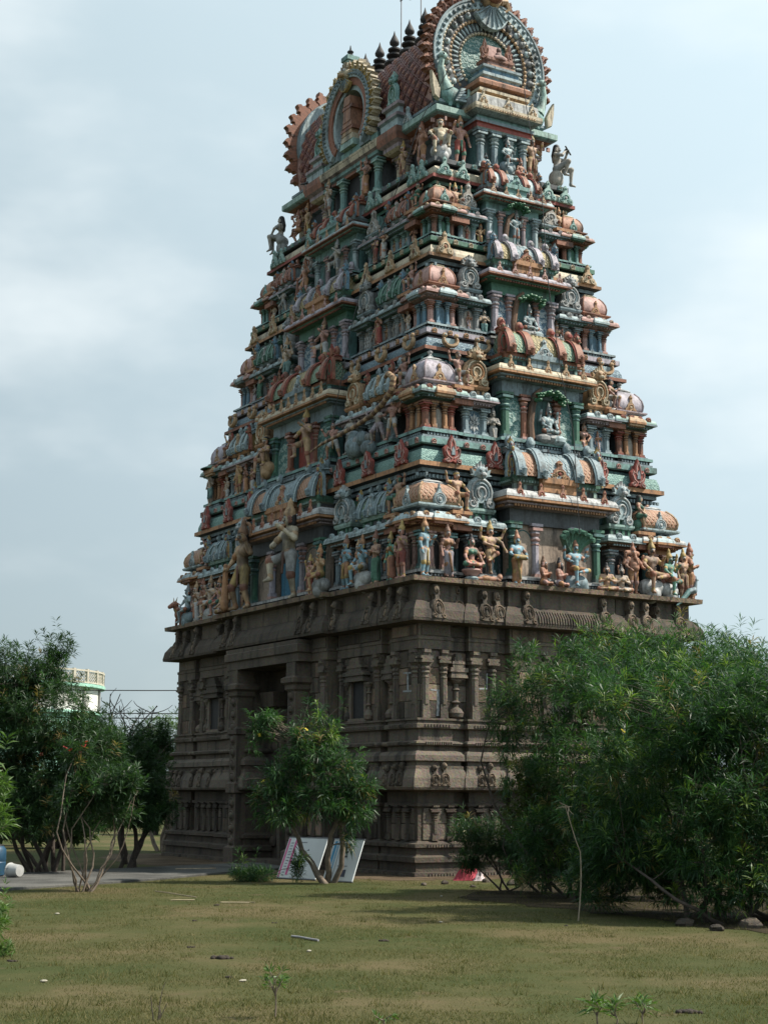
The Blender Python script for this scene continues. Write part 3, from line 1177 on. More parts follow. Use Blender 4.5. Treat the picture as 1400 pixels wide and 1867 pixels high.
# ------------------------------------------------------------------ pavilions
def pavilion_corner(T, cx, cy, faces):
    P = put('corner_pavilion', None, GOP, (cx, cy, T['z0']))
    hw, k = T['kh'], T['k']
    pl = rect(hw, hw)
    put('base_moulding', cached(('kb', T['n']), lambda: base_mould(pl, 0, k['b'], T['kbase']).mesh('base', 0)), P)

    def body():
        b = MB()
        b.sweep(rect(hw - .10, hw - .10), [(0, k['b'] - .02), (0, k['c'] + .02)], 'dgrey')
        b.sweep(rect(hw - .03, hw - .03), [(0, k['c'] + .005), (0, k['k0'] + .02)], T['kbeam'])
        return b.mesh('wall', 0)
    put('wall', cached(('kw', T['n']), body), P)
    cm = column_mesh(*T['kcol'])
    cm2 = column_mesh(*T['kcol2'])
    ch = k['c'] - k['b']
    ws = T['kcw']
    e = hw - .075
    for sx in (-1, 1):
        for sy in (-1, 1):
            put('column', cm, P, (sx * e, sy * e, k['b'] - .005), 0, (ws, ws, ch + .01))
    for fa in faces:
        for t in (-hw * .36, hw * .36):
            dx, dy = {'R': (t, -hw + .03), 'L': (-hw + .03, t), 'r': (hw - .03, t), 'l': (t, hw - .03)}[fa]
            put('column', cm2, P, (dx, dy, k['b'] - .005), FACE.get(fa, 0), (ws * .7, ws * .7, ch + .01))
        for t in (-hw * .66, 0, hw * .66):
            dx, dy = {'R': (t, -hw + .105), 'L': (-hw + .105, t), 'r': (hw - .105, t), 'l': (t, hw - .105)}[fa]
            rz = {'R': 0, 'L': -math.pi / 2, 'r': math.pi / 2, 'l': math.pi}[fa]
            put('panel', cached(('kp', T['n'], t == 0), lambda: panel_mesh(hw * (.5 if t == 0 else .28), ch * .82, T['kcol2'][1], T['kpanel'])), P, (dx, dy, k['b']), rz)

    def kap():
        b = kapota(pl, k['k0'], k['k1'], T['ko'], T['kkap'])
        # a projecting middle bay in its own colour
        q = T['kkap2']
        for sx, sy, w, d in ((0, -1, hw * .55, .05), (0, 1, hw * .55, .05), (-1, 0, .05, hw * .55), (1, 0, .05, hw * .55)):
            c = (sx * (hw + T['ko'] * .45), sy * (hw + T['ko'] * .45))
            ww, dd = (w, T['ko'] * .62) if sy else (T['ko'] * .62, d)
            hh = k['k1'] - k['k0']
            b.sweep(rect(ww, dd, *c), [(0, k['k0'] + .03), (0, k['k0'] + hh * .27), (.03, k['k0'] + hh * .31), (.03, k['k0'] + hh * .49), (.01, k['k0'] + hh * .70), (-.05, k['k0'] + hh * .93), (-.08, k['k1'] + .012)], [q[0], q[1], q[1], q[2], q[2], q[2]])
        return b.mesh('roll_cornice', 0)
    put('roll_cornice', cached(('kk', T['n']), kap), P)
    kd = plaque_mesh('kudu', *T['kkudu'])
    for fa in faces:
        for t in (-hw * .95, -hw * .30, hw * .30, hw * .95):
            d = hw + T['ko'] * .84
            dx, dy = {'R': (t, -d), 'L': (-d, t), 'r': (d, t), 'l': (t, d)}[fa]
            rz = {'R': 0, 'L': -math.pi / 2, 'r': math.pi / 2, 'l': math.pi}[fa]
            put('cornice_boss', kd, P, (dx, dy, k['k0'] + (k['k1'] - k['k0']) * .52), rz, .16 * T['s'])

    def neck():
        b = MB()
        z0, z1 = k['k1'] - .01, k['n']
        h = z1 - z0
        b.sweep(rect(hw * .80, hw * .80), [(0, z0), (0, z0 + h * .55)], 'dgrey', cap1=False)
        for sx in (-1, -.33, .33, 1):
            for a in (-1, 1):
                b.box((sx * hw * .78, a * hw * .80, z0 + h * .28), (.09 * T['s'], .06, h * .55), T['kneck'][0])
                b.box((a * hw * .80, sx * hw * .78, z0 + h * .28), (.06, .09 * T['s'], h * .55), T['kneck'][0])
        nw = hw * (.98 if T['n'] == 1 else .82)
        b.sweep(rect(nw, nw), [(-.05, z0 + h * .55), (.10, z0 + h * .65), (.13, z0 + h * .80), (.13, z0 + h), (-.05, z0 + h + .002)], [T['kneck'][0], T['kneck'][1], T['kneck'][1], T['kneck'][0]])
        return b.mesh('neck', 0)
    put('neck', cached(('kn', T['n']), neck), P)
    dh = k['d'] - k['n']
    put('dome', cached(('kd', T['n']), lambda: dome_mesh(hw * (1.06 if T['n'] == 1 else .86), dh, *T['kdome'])), P, (0, 0, k['n']))
    put('finial', finial_mesh(T['kfin']), P, (0, 0, k['d'] + dh * .08), 0, .62 * T['s'])
    pm = plaque_mesh(T['knasi'][0], *T['knasi'][1:])
    for fa in faces:
        d = hw * (1.20 if T['n'] == 1 else 1.0)
        dx, dy = {'R': (0, -d), 'L': (-d, 0), 'r': (d, 0), 'l': (0, d)}[fa]
        rz = {'R': 0, 'L': -math.pi / 2, 'r': math.pi / 2, 'l': math.pi}[fa]
        put('nasi_plaque', pm, P, (dx, dy, k['n'] - .05), rz, (.34 * T['s'], .34 * T['s'], dh * .56))
    return P


NICHES = []


def pavilion_niche(T, face, t, hw, flower=False, barrel=False, depth=.30):
    d0 = T['W'][1] if face == 'R' else T['W'][0]
    x, y = on(face, t, d0)
    P = put('niche_pavilion', None, GOP, (x, y, T['z0']), FACE[face])
    k, s = T['k'], T['s']
    pl = [(-hw, 0), (hw, 0), (hw, depth + .15), (-hw, depth + .15)]
    key = (T['n'], round(hw, 3), barrel)
    put('base_moulding', cached(('nb',) + key, lambda: base_mould(pl, 0, k['b'] * .95, T['nbase']).mesh('base', 0)), P)

    def wall():
        b = MB()
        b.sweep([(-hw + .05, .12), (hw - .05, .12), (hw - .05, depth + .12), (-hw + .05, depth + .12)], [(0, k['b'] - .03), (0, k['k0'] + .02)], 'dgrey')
        b.sweep([(-hw + .03, .03), (hw - .03, .03), (hw - .03, depth + .14), (-hw + .03, depth + .14)], [(0, k['c'] + .005), (0, k['k0'] + .03)], T['nkap'][0])
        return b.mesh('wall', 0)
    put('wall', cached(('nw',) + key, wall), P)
    cm = column_mesh(*T['ncol'])
    ch = k['c'] - k['b'] * .95
    ts = [-hw + .07, hw - .07] + ([-hw * .33, hw * .33] if barrel else [])
    for t_ in ts:
        put('column', cm, P, (t_, .07, k['b'] * .95 - .005), 0, (T['kcw'], T['kcw'], ch + .01))
    if barrel:
        for t_ in (-hw * .66, 0, hw * .66):
            put('panel', cached(('np',) + key, lambda: panel_mesh(hw * .36, ch * .85, T['ncol'][1], T['npanel'])), P, (t_, .115, k['b'] * .95))
    else:
        put('panel', cached(('np',) + key, lambda: panel_mesh(hw * 1.05, ch * .92, T['ncol'][1], T['npanel'], not flower)), P, (0, .115, k['b'] * .95))
        if flower:
            put('flower', flower_mesh('white'), P, (0, .085, k['b'] * .95 + ch * .46), 0, (hw * 1.0, .5, ch * .75))
    if T['n'] < 5 and not flower:
        NICHES.append((P, hw, k['b'] * .95, ch, barrel))
    put('roll_cornice', cached(('nk',) + key, lambda: kapota(pl, k['k0'] - .03, k['k1'] - .04, T['ko'] * .9, T['nkap']).mesh('roll_cornice', 0)), P)
    kd = plaque_mesh('kudu', *T['nkudu'])
    for t_ in ((-hw * .8, 0, hw * .8) if barrel else (-hw * .6, hw * .6)):
        put('cornice_boss', kd, P, (t_, -T['ko'] * .80, k['k0'] + (k['k1'] - k['k0']) * .40), 0, .17 * s)

    def neck():
        b = MB()
        z0, z1 = k['k1'] - .05, k['n'] + .02
        h = z1 - z0
        w = hw * .82
        q = [(-w, .06), (w, .06), (w, depth + .1), (-w, depth + .1)]
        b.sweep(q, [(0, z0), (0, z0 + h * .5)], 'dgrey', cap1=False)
        for sx in (-1, -.35, .35, 1):
            b.box((sx * (w - .03), .05, z0 + h * .26), (.07 * s, .05, h * .52), T['nneck'][0])
        b.sweep(q, [(-.02, z0 + h * .5), (.06, z0 + h * .6), (.09, z0 + h * .8), (.09, z0 + h), (-.05, z0 + h + .002)], [T['nneck'][0], T['nneck'][1], T['nneck'][1], T['nneck'][0]])
        return b.mesh('neck', 0)
    put('neck', cached(('nn',) + key, neck), P)
    zt = k['n'] + .02
    if barrel:
        vh = (k['d'] - k['n']) * .85
        put('vault', cached(('nv',) + key, lambda: vault_mesh(hw * .82, .26 * s + .06, vh, T['nvault'], 3)), P, (0, .26 * s, zt))
        for t_ in (-hw * .84, -hw * .28, hw * .28, hw * .84):
            put('rib', rib_mesh(*T['nrib']), P, (t_, .26 * s, zt), 0, (.55 * s, .26 * s + .06, vh))
        for t_ in (-hw * 1.0, hw * 1.0):
            put('lion_plaque', plaque_mesh('lion', *T['clion']), P, (t_, .0, zt - .06), 0, (.26 * s, .4, vh * 1.0))
        put('nasi_plaque', plaque_mesh('tri', *T['nplaq'][1:]), P, (0, -.08 * s, zt - .02), 0, (.36 * s, .4, vh * .75))
    else:
        b_ = cached(('nx',) + key, lambda: (lambda b: (b.box((0, .22, zt + (k['d'] - k['n']) * .45), (hw * 1.3, .34, (k['d'] - k['n']) * .9), T['nneck'][0], taper=.75), b.mesh('gable', 0))[1])(MB()))
        put('gable', b_, P)
        put('lion_plaque', plaque_mesh(T['nplaq'][0], *T['nplaq'][1:]), P, (0, .02, zt), 0, (hw * 2.0, .62 * s + .1, T['nph'] * 1.06))
    return P


def pavilion_centre(T, face, hw, door=None):
    d0 = (T['W'][1] if face == 'R' else T['W'][0]) + .13
    x, y = on(face, 0, d0)
    P = put('central_pavilion', None, GOP, (x, y, T['z0']), FACE[face])
    k, s, c = T['k'], T['s'], T['c']
    D = .5
    pl = [(-hw, 0), (hw, 0), (hw, D), (-hw, D)]
    key = (T['n'], face)
    put('base_moulding', base_mould(pl, 0, k['b'], T['cbase']).mesh('base', 0), P)
    b = MB()
    o_ = hw * .42
    if door:
        for sx in (-1, 1):
            b.box((sx * (hw + o_) / 2, .24, (k['b'] + c['c']) / 2), (hw - o_ - .04, .2, c['c'] - k['b'] + .04), T['cwall'])
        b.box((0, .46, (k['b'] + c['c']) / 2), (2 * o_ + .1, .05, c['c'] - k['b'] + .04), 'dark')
    else:
        b.box((0, .24, (k['b'] + c['c']) / 2), (2 * hw - .08, .2, c['c'] - k['b'] + .04), T['cwall'])
    b.box((0, .25, (c['c'] + c['k0']) / 2), (2 * hw - .05, .40, c['k0'] - c['c'] + .06), T['cbeam'])
    put('wall', b.mesh('wall', 0), P)
    ch = c['c'] - k['b']
    outer, inner = column_mesh(*T['ccol']), column_mesh(*T['ccol2'])
    for t in (-1, 1):
        put('column', outer, P, (t * (hw - .12), .07, k['b'] - .005), 0, (T['ccw'], T['ccw'], ch + .01))
        put('column', inner, P, (t * hw * .42, .09, k['b'] - .005), 0, (T['ccw'] * .85, T['ccw'] * .85, ch + .01))
        put('panel', cached(('cp',) + key, lambda: panel_mesh(hw * .40, ch * .88, T['ccol'][1], T['cpanel'])), P, (t * hw * .66, .14, k['b']))
    if door:
        b = MB()
        b.box((0, 0, ch / 2), (o_ * 1.7, .05, ch), door)
        put('door_panel', b.mesh('door_panel', 0), P, (.0, .30, k['b']))
    put('roll_cornice', kapota(pl, c['k0'], c['k1'], T['ko'] * 1.25, T['ckap']).mesh('roll_cornice', 0), P)
    kd = plaque_mesh('tri', *T['ckudu'])
    n = 5 if hw < 1.4 else 8
    for i in range(n):
        t = -hw * .92 + 2 * hw * .92 * i / (n - 1)
        put('cornice_boss', kd, P, (t, -T['ko'] * 1.05, c['k0'] + (c['k1'] - c['k0']) * .44), 0, (.26 * s, .26 * s, .30 * s))
    b = MB()
    z0, z1 = c['k1'] - .02, c['n']
    h = z1 - z0
    w = hw * .88
    q = [(-w, .05), (w, .05), (w, D), (-w, D)]
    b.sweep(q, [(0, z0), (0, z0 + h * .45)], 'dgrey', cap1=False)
    for i in range(9):
        b.box((-w + 2 * w * i / 8, .04, z0 + h * .23), (.08 * s, .06, h * .46), T['cneck'][0])
    b.sweep(q, [(0, z0 + h * .45), (.07, z0 + h * .55), (.10, z0 + h * .75), (.10, z0 + h), (-.05, z0 + h + .002)], [T['cneck'][0], T['cneck'][1], T['cneck'][1], T['cneck'][0]])
    m_ = rect(hw * .36, .12, 0, -.02)
    b.sweep(m_, [(0, z0), (0, z0 + h * .5), (.05, z0 + h * .62), (.05, z0 + h * 1.0), (-.02, z0 + h * 1.02)], [T['cneck'][2]] * 4)
    dentils(b, q, .085, z0 + h * .65, h * .15, .075, T['cneck'][0])
    put('neck', b.mesh('neck', 0), P)
    vh = c['v'] - c['n']
    r = .30 * s + .10
    put('vault', vault_mesh(hw * .84, r, vh, T['cvault']), P, (0, .26, c['n']))
    for i in range(5):
        put('finial', finial_mesh(T['kfin']), P, ((i - 2) * hw * .34, .26, c['v'] + .01), 0, .48 * s)
    for t in (-hw * .86, -hw * .40, hw * .40, hw * .86):
        put('rib', rib_mesh(*T['crib']), P, (t, .26, c['n']), 0, (.85 * s, r, vh))
    put('nasi_plaque', plaque_mesh('tri', *T['cnasi']), P, (0, -.10, c['n'] - .02), 0, (.52 * s, .5, vh * .62))
    lp = plaque_mesh('lion', *T['clion'])
    for t in (-1, 1):
        put('lion_plaque', lp, P, (t * (hw * .95), .02, c['n'] - .05), rad(0), (.30 * s, .4, vh * 1.05))
    return P


def band(T, nxt_z):
    """the projecting ledge that closes a storey, with its plaques"""
    B = put('storey_ledge', None, GOP)
    bx, ay = T['B']
    z0 = T['zb']
    H = nxt_z - z0
    pl = rect(bx, ay)
    fil, face_, rec, led = T['bcol']
    b = MB()
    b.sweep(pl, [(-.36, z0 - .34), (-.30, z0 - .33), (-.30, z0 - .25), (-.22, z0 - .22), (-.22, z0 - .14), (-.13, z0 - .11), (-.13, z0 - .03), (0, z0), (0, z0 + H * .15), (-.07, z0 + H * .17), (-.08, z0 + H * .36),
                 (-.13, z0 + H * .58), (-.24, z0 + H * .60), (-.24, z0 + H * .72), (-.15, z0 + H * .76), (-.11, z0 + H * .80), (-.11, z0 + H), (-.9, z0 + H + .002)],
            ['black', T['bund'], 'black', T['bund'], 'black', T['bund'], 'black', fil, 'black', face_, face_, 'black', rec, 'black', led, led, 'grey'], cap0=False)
    dentils(b, pl, -.19, z0 - .18, .07, .10, T['bund'])
    put('moulding', b.mesh('moulding', 0), B)
    pm = plaque_mesh(T['bplaq'][0], *T['bplaq'][1:])
    sc = T['bps']
    for f_, ts in (('R', T['bR']), ('L', T['bL'])):
        for t in ts:
            x, y = on(f_, t, (ay if f_ == 'R' else bx) + .02)
            put('ledge_plaque', pm, B, (x, y, z0 + H * .14), FACE[f_], (sc, sc, T['bph']))
    km = plaque_mesh('kudu', T['bplaq'][2], T['bplaq'][1], 'cream')
    for f_, HH in (('R', bx), ('L', ay)):
        m = int(HH / .42)
        for q in range(-m, m + 1):
            if abs(q * .42) > HH - .18:
                continue
            x, y = on(f_, q * .42, (ay if f_ == 'R' else bx) - .10)
            put('ledge_boss', km, B, (x, y, z0 + H * .79), FACE[f_], (.13, .2, .13))
    return B


TIERS = [
    dict(n=1, z0=6.03, W=(3.44, 5.90), B=(3.36, 5.74), zb=8.50, s=1.0, kh=.42, kcw=1.0, ko=.23, k=dict(b=.22, c=1.02, k0=1.13, k1=1.42, n=1.60, d=2.18), c=dict(c=1.40, k0=1.70, k1=2.12, n=2.42, v=3.02),
         kbase=('grey', 'white'), kbeam='orange', kcol=('dteal', 'teal', 'greyblue'), kcol2=('pink', 'beige', 'rust'), kpanel='dark', kkap=('rust', 'orange', 'white', 'white'), kkap2=('rust', 'orange', 'paleblue'),
         kkudu=('tan', 'orange', 'pink'), kneck=('greyblue', 'paleblue'), kdome=('tile_copper', 'white', 'tan'), kfin='dgrey', knasi=('leaf', 'paleblue', 'white', 'greyblue'),
         nbase=('grey', 'white'), ncol=('greyblue', 'grey', 'mauve'), npanel='dark', nkap=('brown', 'paleblue', 'paleblue', 'white'), nkudu=('paleblue', 'greyblue', 'white'), nneck=('green', 'mint'), nplaq=('lion', 'paleblue', 'white', 'greyblue'),
         nph=.62, nvault=('tile_green', 'tile_green'), nrib=('greyblue', 'paleblue'),
         cbase=('grey', 'white'), cwall='beige', cbeam='dgrey', ccol=('green', 'dteal', 'mint'), ccol2=('lilac', 'pink', 'mauve'), ccw=1.15, cpanel='beige', ckap=('mauve', 'orange', 'white', 'orange'), ckudu=('copper', 'red', 'orange'),
         cneck=('mint', 'green', 'orange'), cvault=('tile_copper', 'tile_blue'), crib=('greyblue', 'paleblue'), cnasi=('copper', 'tan', 'red'), clion=('greyblue', 'gold', 'red'),
         bcol=('orange', 'scroll_band_teal', 'dteal', 'teal'), bund='greyblue', bplaq=('flame', 'red', 'pink', 'greyblue'), bps=.50, bph=.42, bR=[-2.55, -1.45, 1.45, 2.55], bL=[-5.0, -3.6, -2.3, 2.3, 3.6, 5.0],
         right=dict(pan=1.92, ph=.34, sala=1.25), left=dict(bay=3.98, bh=.62, pan=2.62, ph=.36, sala=1.85), door='bluedoor'),
    dict(n=2, z0=9.15, W=(3.06, 5.44), B=(2.83, 5.11), zb=11.27, s=.95, kh=.40, kcw=.9, ko=.22, k=dict(b=.25, c=.84, k0=.90, k1=1.18, n=1.33, d=1.92), c=dict(c=1.28, k0=1.55, k1=1.92, n=2.20, v=2.74),
         kbase=('greyblue', 'teal'), kbeam='brown', kcol=('rust', 'red', 'pink'), kcol2=('orange', 'brown', 'tan'), kpanel='plaster', kkap=('dteal', 'greyblue', 'mint', 'paleblue'), kkap2=('tan', 'orange', 'tan'),
         kkudu=('rust', 'red', 'orange'), kneck=('lilac', 'mauve'), kdome=('lilac', 'white', 'mauve'), kfin='white', knasi=('tri', 'tan', 'orange', 'cream'),
         nbase=('greyblue', 'teal'), ncol=('greyblue', 'paleblue', 'grey'), npanel='scroll_blue', nkap=('mauve', 'mauve', 'paleblue', 'white'), nkudu=('paleblue', 'white', 'greyblue'), nneck=('tan', 'orange'), nplaq=('lion', 'tan', 'cream', 'orange'),
         nph=.60, nvault=('gold', 'tile_yellow'), nrib=('paleblue', 'greyblue'),
         cbase=('greyblue', 'teal'), cwall='dteal', cbeam='greyblue', ccol=('green', 'dteal', 'mint'), ccol2=('rust', 'pink', 'red'), ccw=1.05, cpanel='scroll_teal', ckap=('greyblue', 'orange', 'cream', 'mint'), ckudu=('tan', 'orange', 'cream'),
         cneck=('teal', 'rust', 'greyblue'), cvault=('tile_green', 'tile_yellow'), crib=('rust', 'red'), cnasi=('paleblue', 'white', 'greyblue'), clion=('rust', 'red', 'green'),
         bcol=('rust', 'scroll_band_blue', 'mauve', 'lilac'), bund='dteal', bplaq=('cres', 'tan', 'orange', 'paleblue'), bps=.48, bph=.40, bR=[-2.2, -1.35, 1.35, 2.2], bL=[-4.5, -3.3, -2.1, 2.1, 3.3, 4.5],
         right=dict(pan=1.72, ph=.31, sala=1.10), left=dict(bay=3.60, bh=.55, pan=2.35, ph=.33, sala=1.55), door='red'),
    dict(n=3, z0=11.80, W=(2.53, 4.81), B=(2.46, 4.70), zb=13.61, s=.82, kh=.36, kcw=.8, ko=.21, k=dict(b=.18, c=.71, k0=.76, k1=1.00, n=1.13, d=1.68), c=dict(c=1.15, k0=1.38, k1=1.68, n=1.95, v=2.42),
         kbase=('greyblue', 'paleblue'), kbeam='rust', kcol=('pink', 'rust', 'mauve'), kcol2=('blue', 'greyblue', 'paleblue'), kpanel='blue', kkap=('mauve', 'pink', 'pink', 'cream'), kkap2=('greyblue', 'paleblue', 'paleblue'),
         kkudu=('pink', 'cream', 'rust'), kneck=('pink', 'rust'), kdome=('pink', 'cream', 'rust'), kfin='grey', knasi=('tri', 'orange', 'tan', 'rust'),
         nbase=('grey', 'greyblue'), ncol=('grey', 'greyblue', 'plaster'), npanel='plaster', nkap=('dteal', 'greyblue', 'paleblue', 'white'), nkudu=('grey', 'white', 'grey'), nneck=('grey', 'greyblue'), nplaq=('lion', 'grey', 'white', 'greyblue'),
         nph=.55, nvault=('paleblue', 'tile_blue'), nrib=('green', 'mint'),
         cbase=('grey', 'greyblue'), cwall='dteal', cbeam='green', ccol=('lilac', 'mauve', 'greyblue'), ccol2=('lilac', 'pink', 'greyblue'), ccw=.95, cpanel='scroll_blue', ckap=('green', 'rust', 'lilac', 'pink'), ckudu=('pink', 'rust', 'tan'),
         cneck=('teal', 'green', 'orange'), cvault=('tile_yellow', 'tile_blue'), crib=('lilac', 'grey'), cnasi=('rust', 'tan', 'orange'), clion=('blue', 'greyblue', 'rust'),
         bcol=('orange', 'cream', 'green', 'green'), bund='greyblue', bplaq=('tri', 'tan', 'cream', 'rust'), bps=.42, bph=.40, bR=[-2.05, 2.05], bL=[-4.1, -3.0, -1.9, 1.9, 3.0, 4.1],
         right=dict(pan=1.43, ph=.28, sala=.92), left=dict(bay=3.20, bh=.50, pan=1.95, ph=.30, sala=1.25), door='green'),
    dict(n=4, z0=14.12, W=(2.17, 4.41), B=(2.06, 4.24), zb=15.72, s=.72, kh=.31, kcw=.7, ko=.20, k=dict(b=.14, c=.58, k0=.62, k1=.84, n=.95, d=1.42), c=dict(c=.98, k0=1.16, k1=1.40, n=1.62, v=2.02),
         kbase=('greyblue', 'teal'), kbeam='brown', kcol=('rust', 'brown', 'orange'), kcol2=('teal', 'green', 'mint'), kpanel='green', kkap=('rust', 'brown', 'pink', 'cream'), kkap2=('green', 'teal', 'mint'),
         kkudu=('tan', 'cream', 'rust'), kneck=('orange', 'rust'), kdome=('copper', 'cream', 'rust'), kfin='cream', knasi=('leaf', 'teal', 'mint', 'green'),
         nbase=('greyblue', 'teal'), ncol=('greyblue', 'teal', 'plaster'), npanel='plaster', nkap=('dteal', 'greyblue', 'mauve', 'cream'), nkudu=('grey', 'mauve', 'grey'), nneck=('teal', 'greyblue'), nplaq=('tri', 'plaster', 'white', 'grey'),
         nph=.46, nvault=('paleblue', 'tile_blue'), nrib=('rust', 'pink'),
         cbase=('greyblue', 'teal'), cwall='dteal', cbeam='teal', ccol=('paleblue', 'greyblue', 'grey'), ccol2=('mauve', 'pink', 'grey'), ccw=.85, cpanel='dteal', ckap=('teal', 'rust', 'paleblue', 'tan'), ckudu=('tan', 'pink', 'cream'),
         cneck=('mauve', 'greyblue', 'teal'), cvault=('paleblue', 'tile_blue'), crib=('rust', 'red'), cnasi=('teal', 'mint', 'greyblue'), clion=('rust', 'blue', 'gold'),
         bcol=('red', 'cream', 'dgrey', 'dgrey'), bund='green', bplaq=('tri', 'mint', 'teal', 'white'), bps=.40, bph=.36, bR=[-1.75, -1.25, 1.25, 1.75], bL=[-3.75, -3.35, -1.75, -1.4, 1.4, 1.75, 3.35, 3.75],
         right=dict(pan=1.20, ph=.25, sala=.78), left=dict(bay=2.90, bh=.44, pan=1.68, ph=.26, sala=1.10), door='plaster'),
]
Z_TOP = 16.28
for i, T in enumerate(TIERS):
    nz = TIERS[i + 1]['z0'] if i < 3 else Z_TOP
    b = MB()
    bx, ay = T['B'][0] - .34, T['B'][1] - .34
    b.sweep(rect(bx, ay), [(0, T['z0'] - .02), (0, T['zb'] - .2)], 'greyblue' if i % 2 else 'dteal')
    # small wall shafts between the pavilions
    for f_, H in (('R', bx), ('L', ay)):
        m = int(H / .28)
        for q in range(-m, m + 1):
            x, y = on(f_, q * .28, (ay if f_ == 'R' else bx) + .015)
            b.box((x, y, T['z0'] + T['k']['c'] * .6), (.06, .06, T['k']['c'] * 1.1), 'greyblue', rz=FACE[f_])
    put('storey_core', b.mesh('storey_core', 0), GOP)
    band(T, nz)
    wx, wy = T['W'][0] - T['kh'], T['W'][1] - T['kh']
    pavilion_corner(T, -wx, -wy, 'RL')
    pavilion_corner(T, wx, -wy, 'Rr')
    pavilion_corner(T, -wx, wy, 'Ll')
    R_, L_ = T['right'], T['left']
    for sg in (-1, 1):
        pavilion_niche(T, 'R', sg * R_['pan'], R_['ph'], flower=(T['n'] == 2 and sg < 0))
        pavilion_niche(T, 'L', sg * L_['pan'], L_['ph'], flower=(T['n'] == 3))
        pavilion_niche(T, 'L', sg * L_['bay'], L_['bh'], barrel=True)
    pavilion_centre(T, 'R', R_['sala'])
    pavilion_centre(T, 'L', L_['sala'], T['door'])

# ------------------------------------------------------------------ the neck and the vaulted roof
NECK = put('roof_neck', None, GOP)
b = MB()
b.sweep(rect(1.28, 3.38), [(.04, 16.27), (.04, 16.42), (0, 16.45), (0, 17.30)], ['mauve', 'mauve', 'dgrey'])
put('wall', b.mesh('wall', 0), NECK)
b = MB()
b.sweep(rect(1.78, 3.95), [(-.50, 17.18), (-.38, 17.20), (-.38, 17.30), (-.30, 17.33), (-.30, 17.45), (-.12, 17.49), (-.03, 17.52), (0, 17.55), (0, 17.69), (-.16, 17.74), (-.30, 17.75), (-.30, 17.85), (-.20, 17.88), (-.20, 17.95), (-.5, 17.96)],
        ['greyblue', 'rust', 'rust', 'rust', 'rust', 'greyblue', 'teal', 'mint', 'teal', 'teal', 'mauve', 'greyblue', 'greyblue', 'grey'])
dentils(b, rect(1.78, 3.95), -.29, 17.39, .10, .16, 'pink')
put('eave', b.mesh('eave', 0), NECK)
cm = column_mesh('cream', 'mauve', 'plaster')
cb = column_mesh('greyblue', 'paleblue', 'grey')
for sx in (-1, 1):
    for y in (-3.40, 3.40, -2.05, 2.05, -1.75, 1.75):
        put('column', cm, NECK, (sx * 1.40, y, 16.28), 0, (1.25, 1.25, .95))
for x in (-1.0, 1.0):
    put('column', cb, NECK, (x, -3.48, 16.28), 0, (1.2, 1.2, .95))
for y in (-1.9, 1.9):      # corbelled brackets over the side columns, under the little gables of the roof
    b = MB()
    b.sweep(rect(.22, .36, -1.58, y), [(-.08, 17.18), (0, 17.24), (0, 17.34), (.10, 17.40), (.14, 17.55), (.14, 17.70), (.04, 17.76), (.04, 17.95), (.10, 18.0), (.10, 18.08), (-.05, 18.12), (-.05, 18.3), (.03, 18.34), (.03, 18.42), (-.1, 18.43)],
            ['cream', 'mauve', 'mauve', 'rust', 'rust', 'greyblue', 'paleblue', 'greyblue', 'mauve', 'mauve', 'paleblue', 'grey', 'mauve', 'grey'])
    put('bracket_cornice', b.mesh('bracket_cornice', 0), NECK)

ROOF = put('vaulted_roof', None, GOP)
sec = [(-1.46, 17.80), (-1.56, 18.15), (-1.62, 18.6), (-1.60, 19.1), (-1.48, 19.6), (-1.24, 20.1), (-.90, 20.5), (-.50, 20.78), (-.16, 20.92)]
sec = [(x, 17.80 + (z - 17.80) * .935) for x, z in sec]
sec = sec + [(-x, z) for x, z in reversed(sec)]
b = MB()
n = len(sec)
for y in (-3.40, 3.40):
    for x, z in sec:
        b.v.append((x, y, z))
for i in range(n - 1):
    b.f.append((i, i + 1, n + i + 1, n + i))
    b.m.append('pink')
b.f += [tuple(range(n))[::-1], tuple(range(n, 2 * n)), (0, n, 2 * n - 1, n - 1)]
b.m += ['dteal', 'dteal', 'dgrey']
put('vault', b.mesh('vault', 40), ROOF)
b = MB()
b.box((0, 0, 20.75), (.34, 6.9, .10), 'teal')
b.box((0, 0, 20.82), (.22, 6.9, .06), 'mint')
put('ridge_beam', b.mesh('ridge_beam', 0), ROOF)
# diamond tiles on the side of the vault
half = sec[:9]
cum = [0]
for p, q in zip(half, half[1:]):
    cum.append(cum[-1] + math.hypot(q[0] - p[0], q[1] - p[1]))


def at_arc(s):
    for i in range(len(cum) - 1):
        if s <= cum[i + 1]:
            t = (s - cum[i]) / (cum[i + 1] - cum[i])
            p, q = half[i], half[i + 1]
            return (p[0] + (q[0] - p[0]) * t, p[1] + (q[1] - p[1]) * t), math.atan2(q[1] - p[1], q[0] - p[0])
    return half[-1], 0.0


b = MB()
tw, th = .40, .34
o1 = [(0, -th / 2), (tw / 2, 0), (0, th / 2), (-tw / 2, 0)]
b.plate([(x * .90, z * .90) for x, z in o1], -.035, .03, 'maroon', bev=.10)
b.plate([(x * .38, z * .38) for x, z in o1], -.05, -.03, 'rust', bev=.2)
tile = b.mesh('roof_tile', 0)
row = 0
s_ = .25
while s_ < cum[-1] - .1:
    (x, z), a = at_arc(s_)
    yy = -3.15 + (tw / 2 if row % 2 else 0)
    while yy < 3.2:
        if not abs(yy) < .75 - (z - 18.6) * .2:
            put('roof_tile', tile, ROOF, (x - .01 * math.sin(a), yy, z + .01 * math.cos(a)), rot=Matrix(((0, math.sin(a), math.cos(a)), (-1, 0, 0), (0, -math.cos(a), math.sin(a)))).to_euler())
        yy += tw
    s_ += th / 2 * 1.02
    row += 1


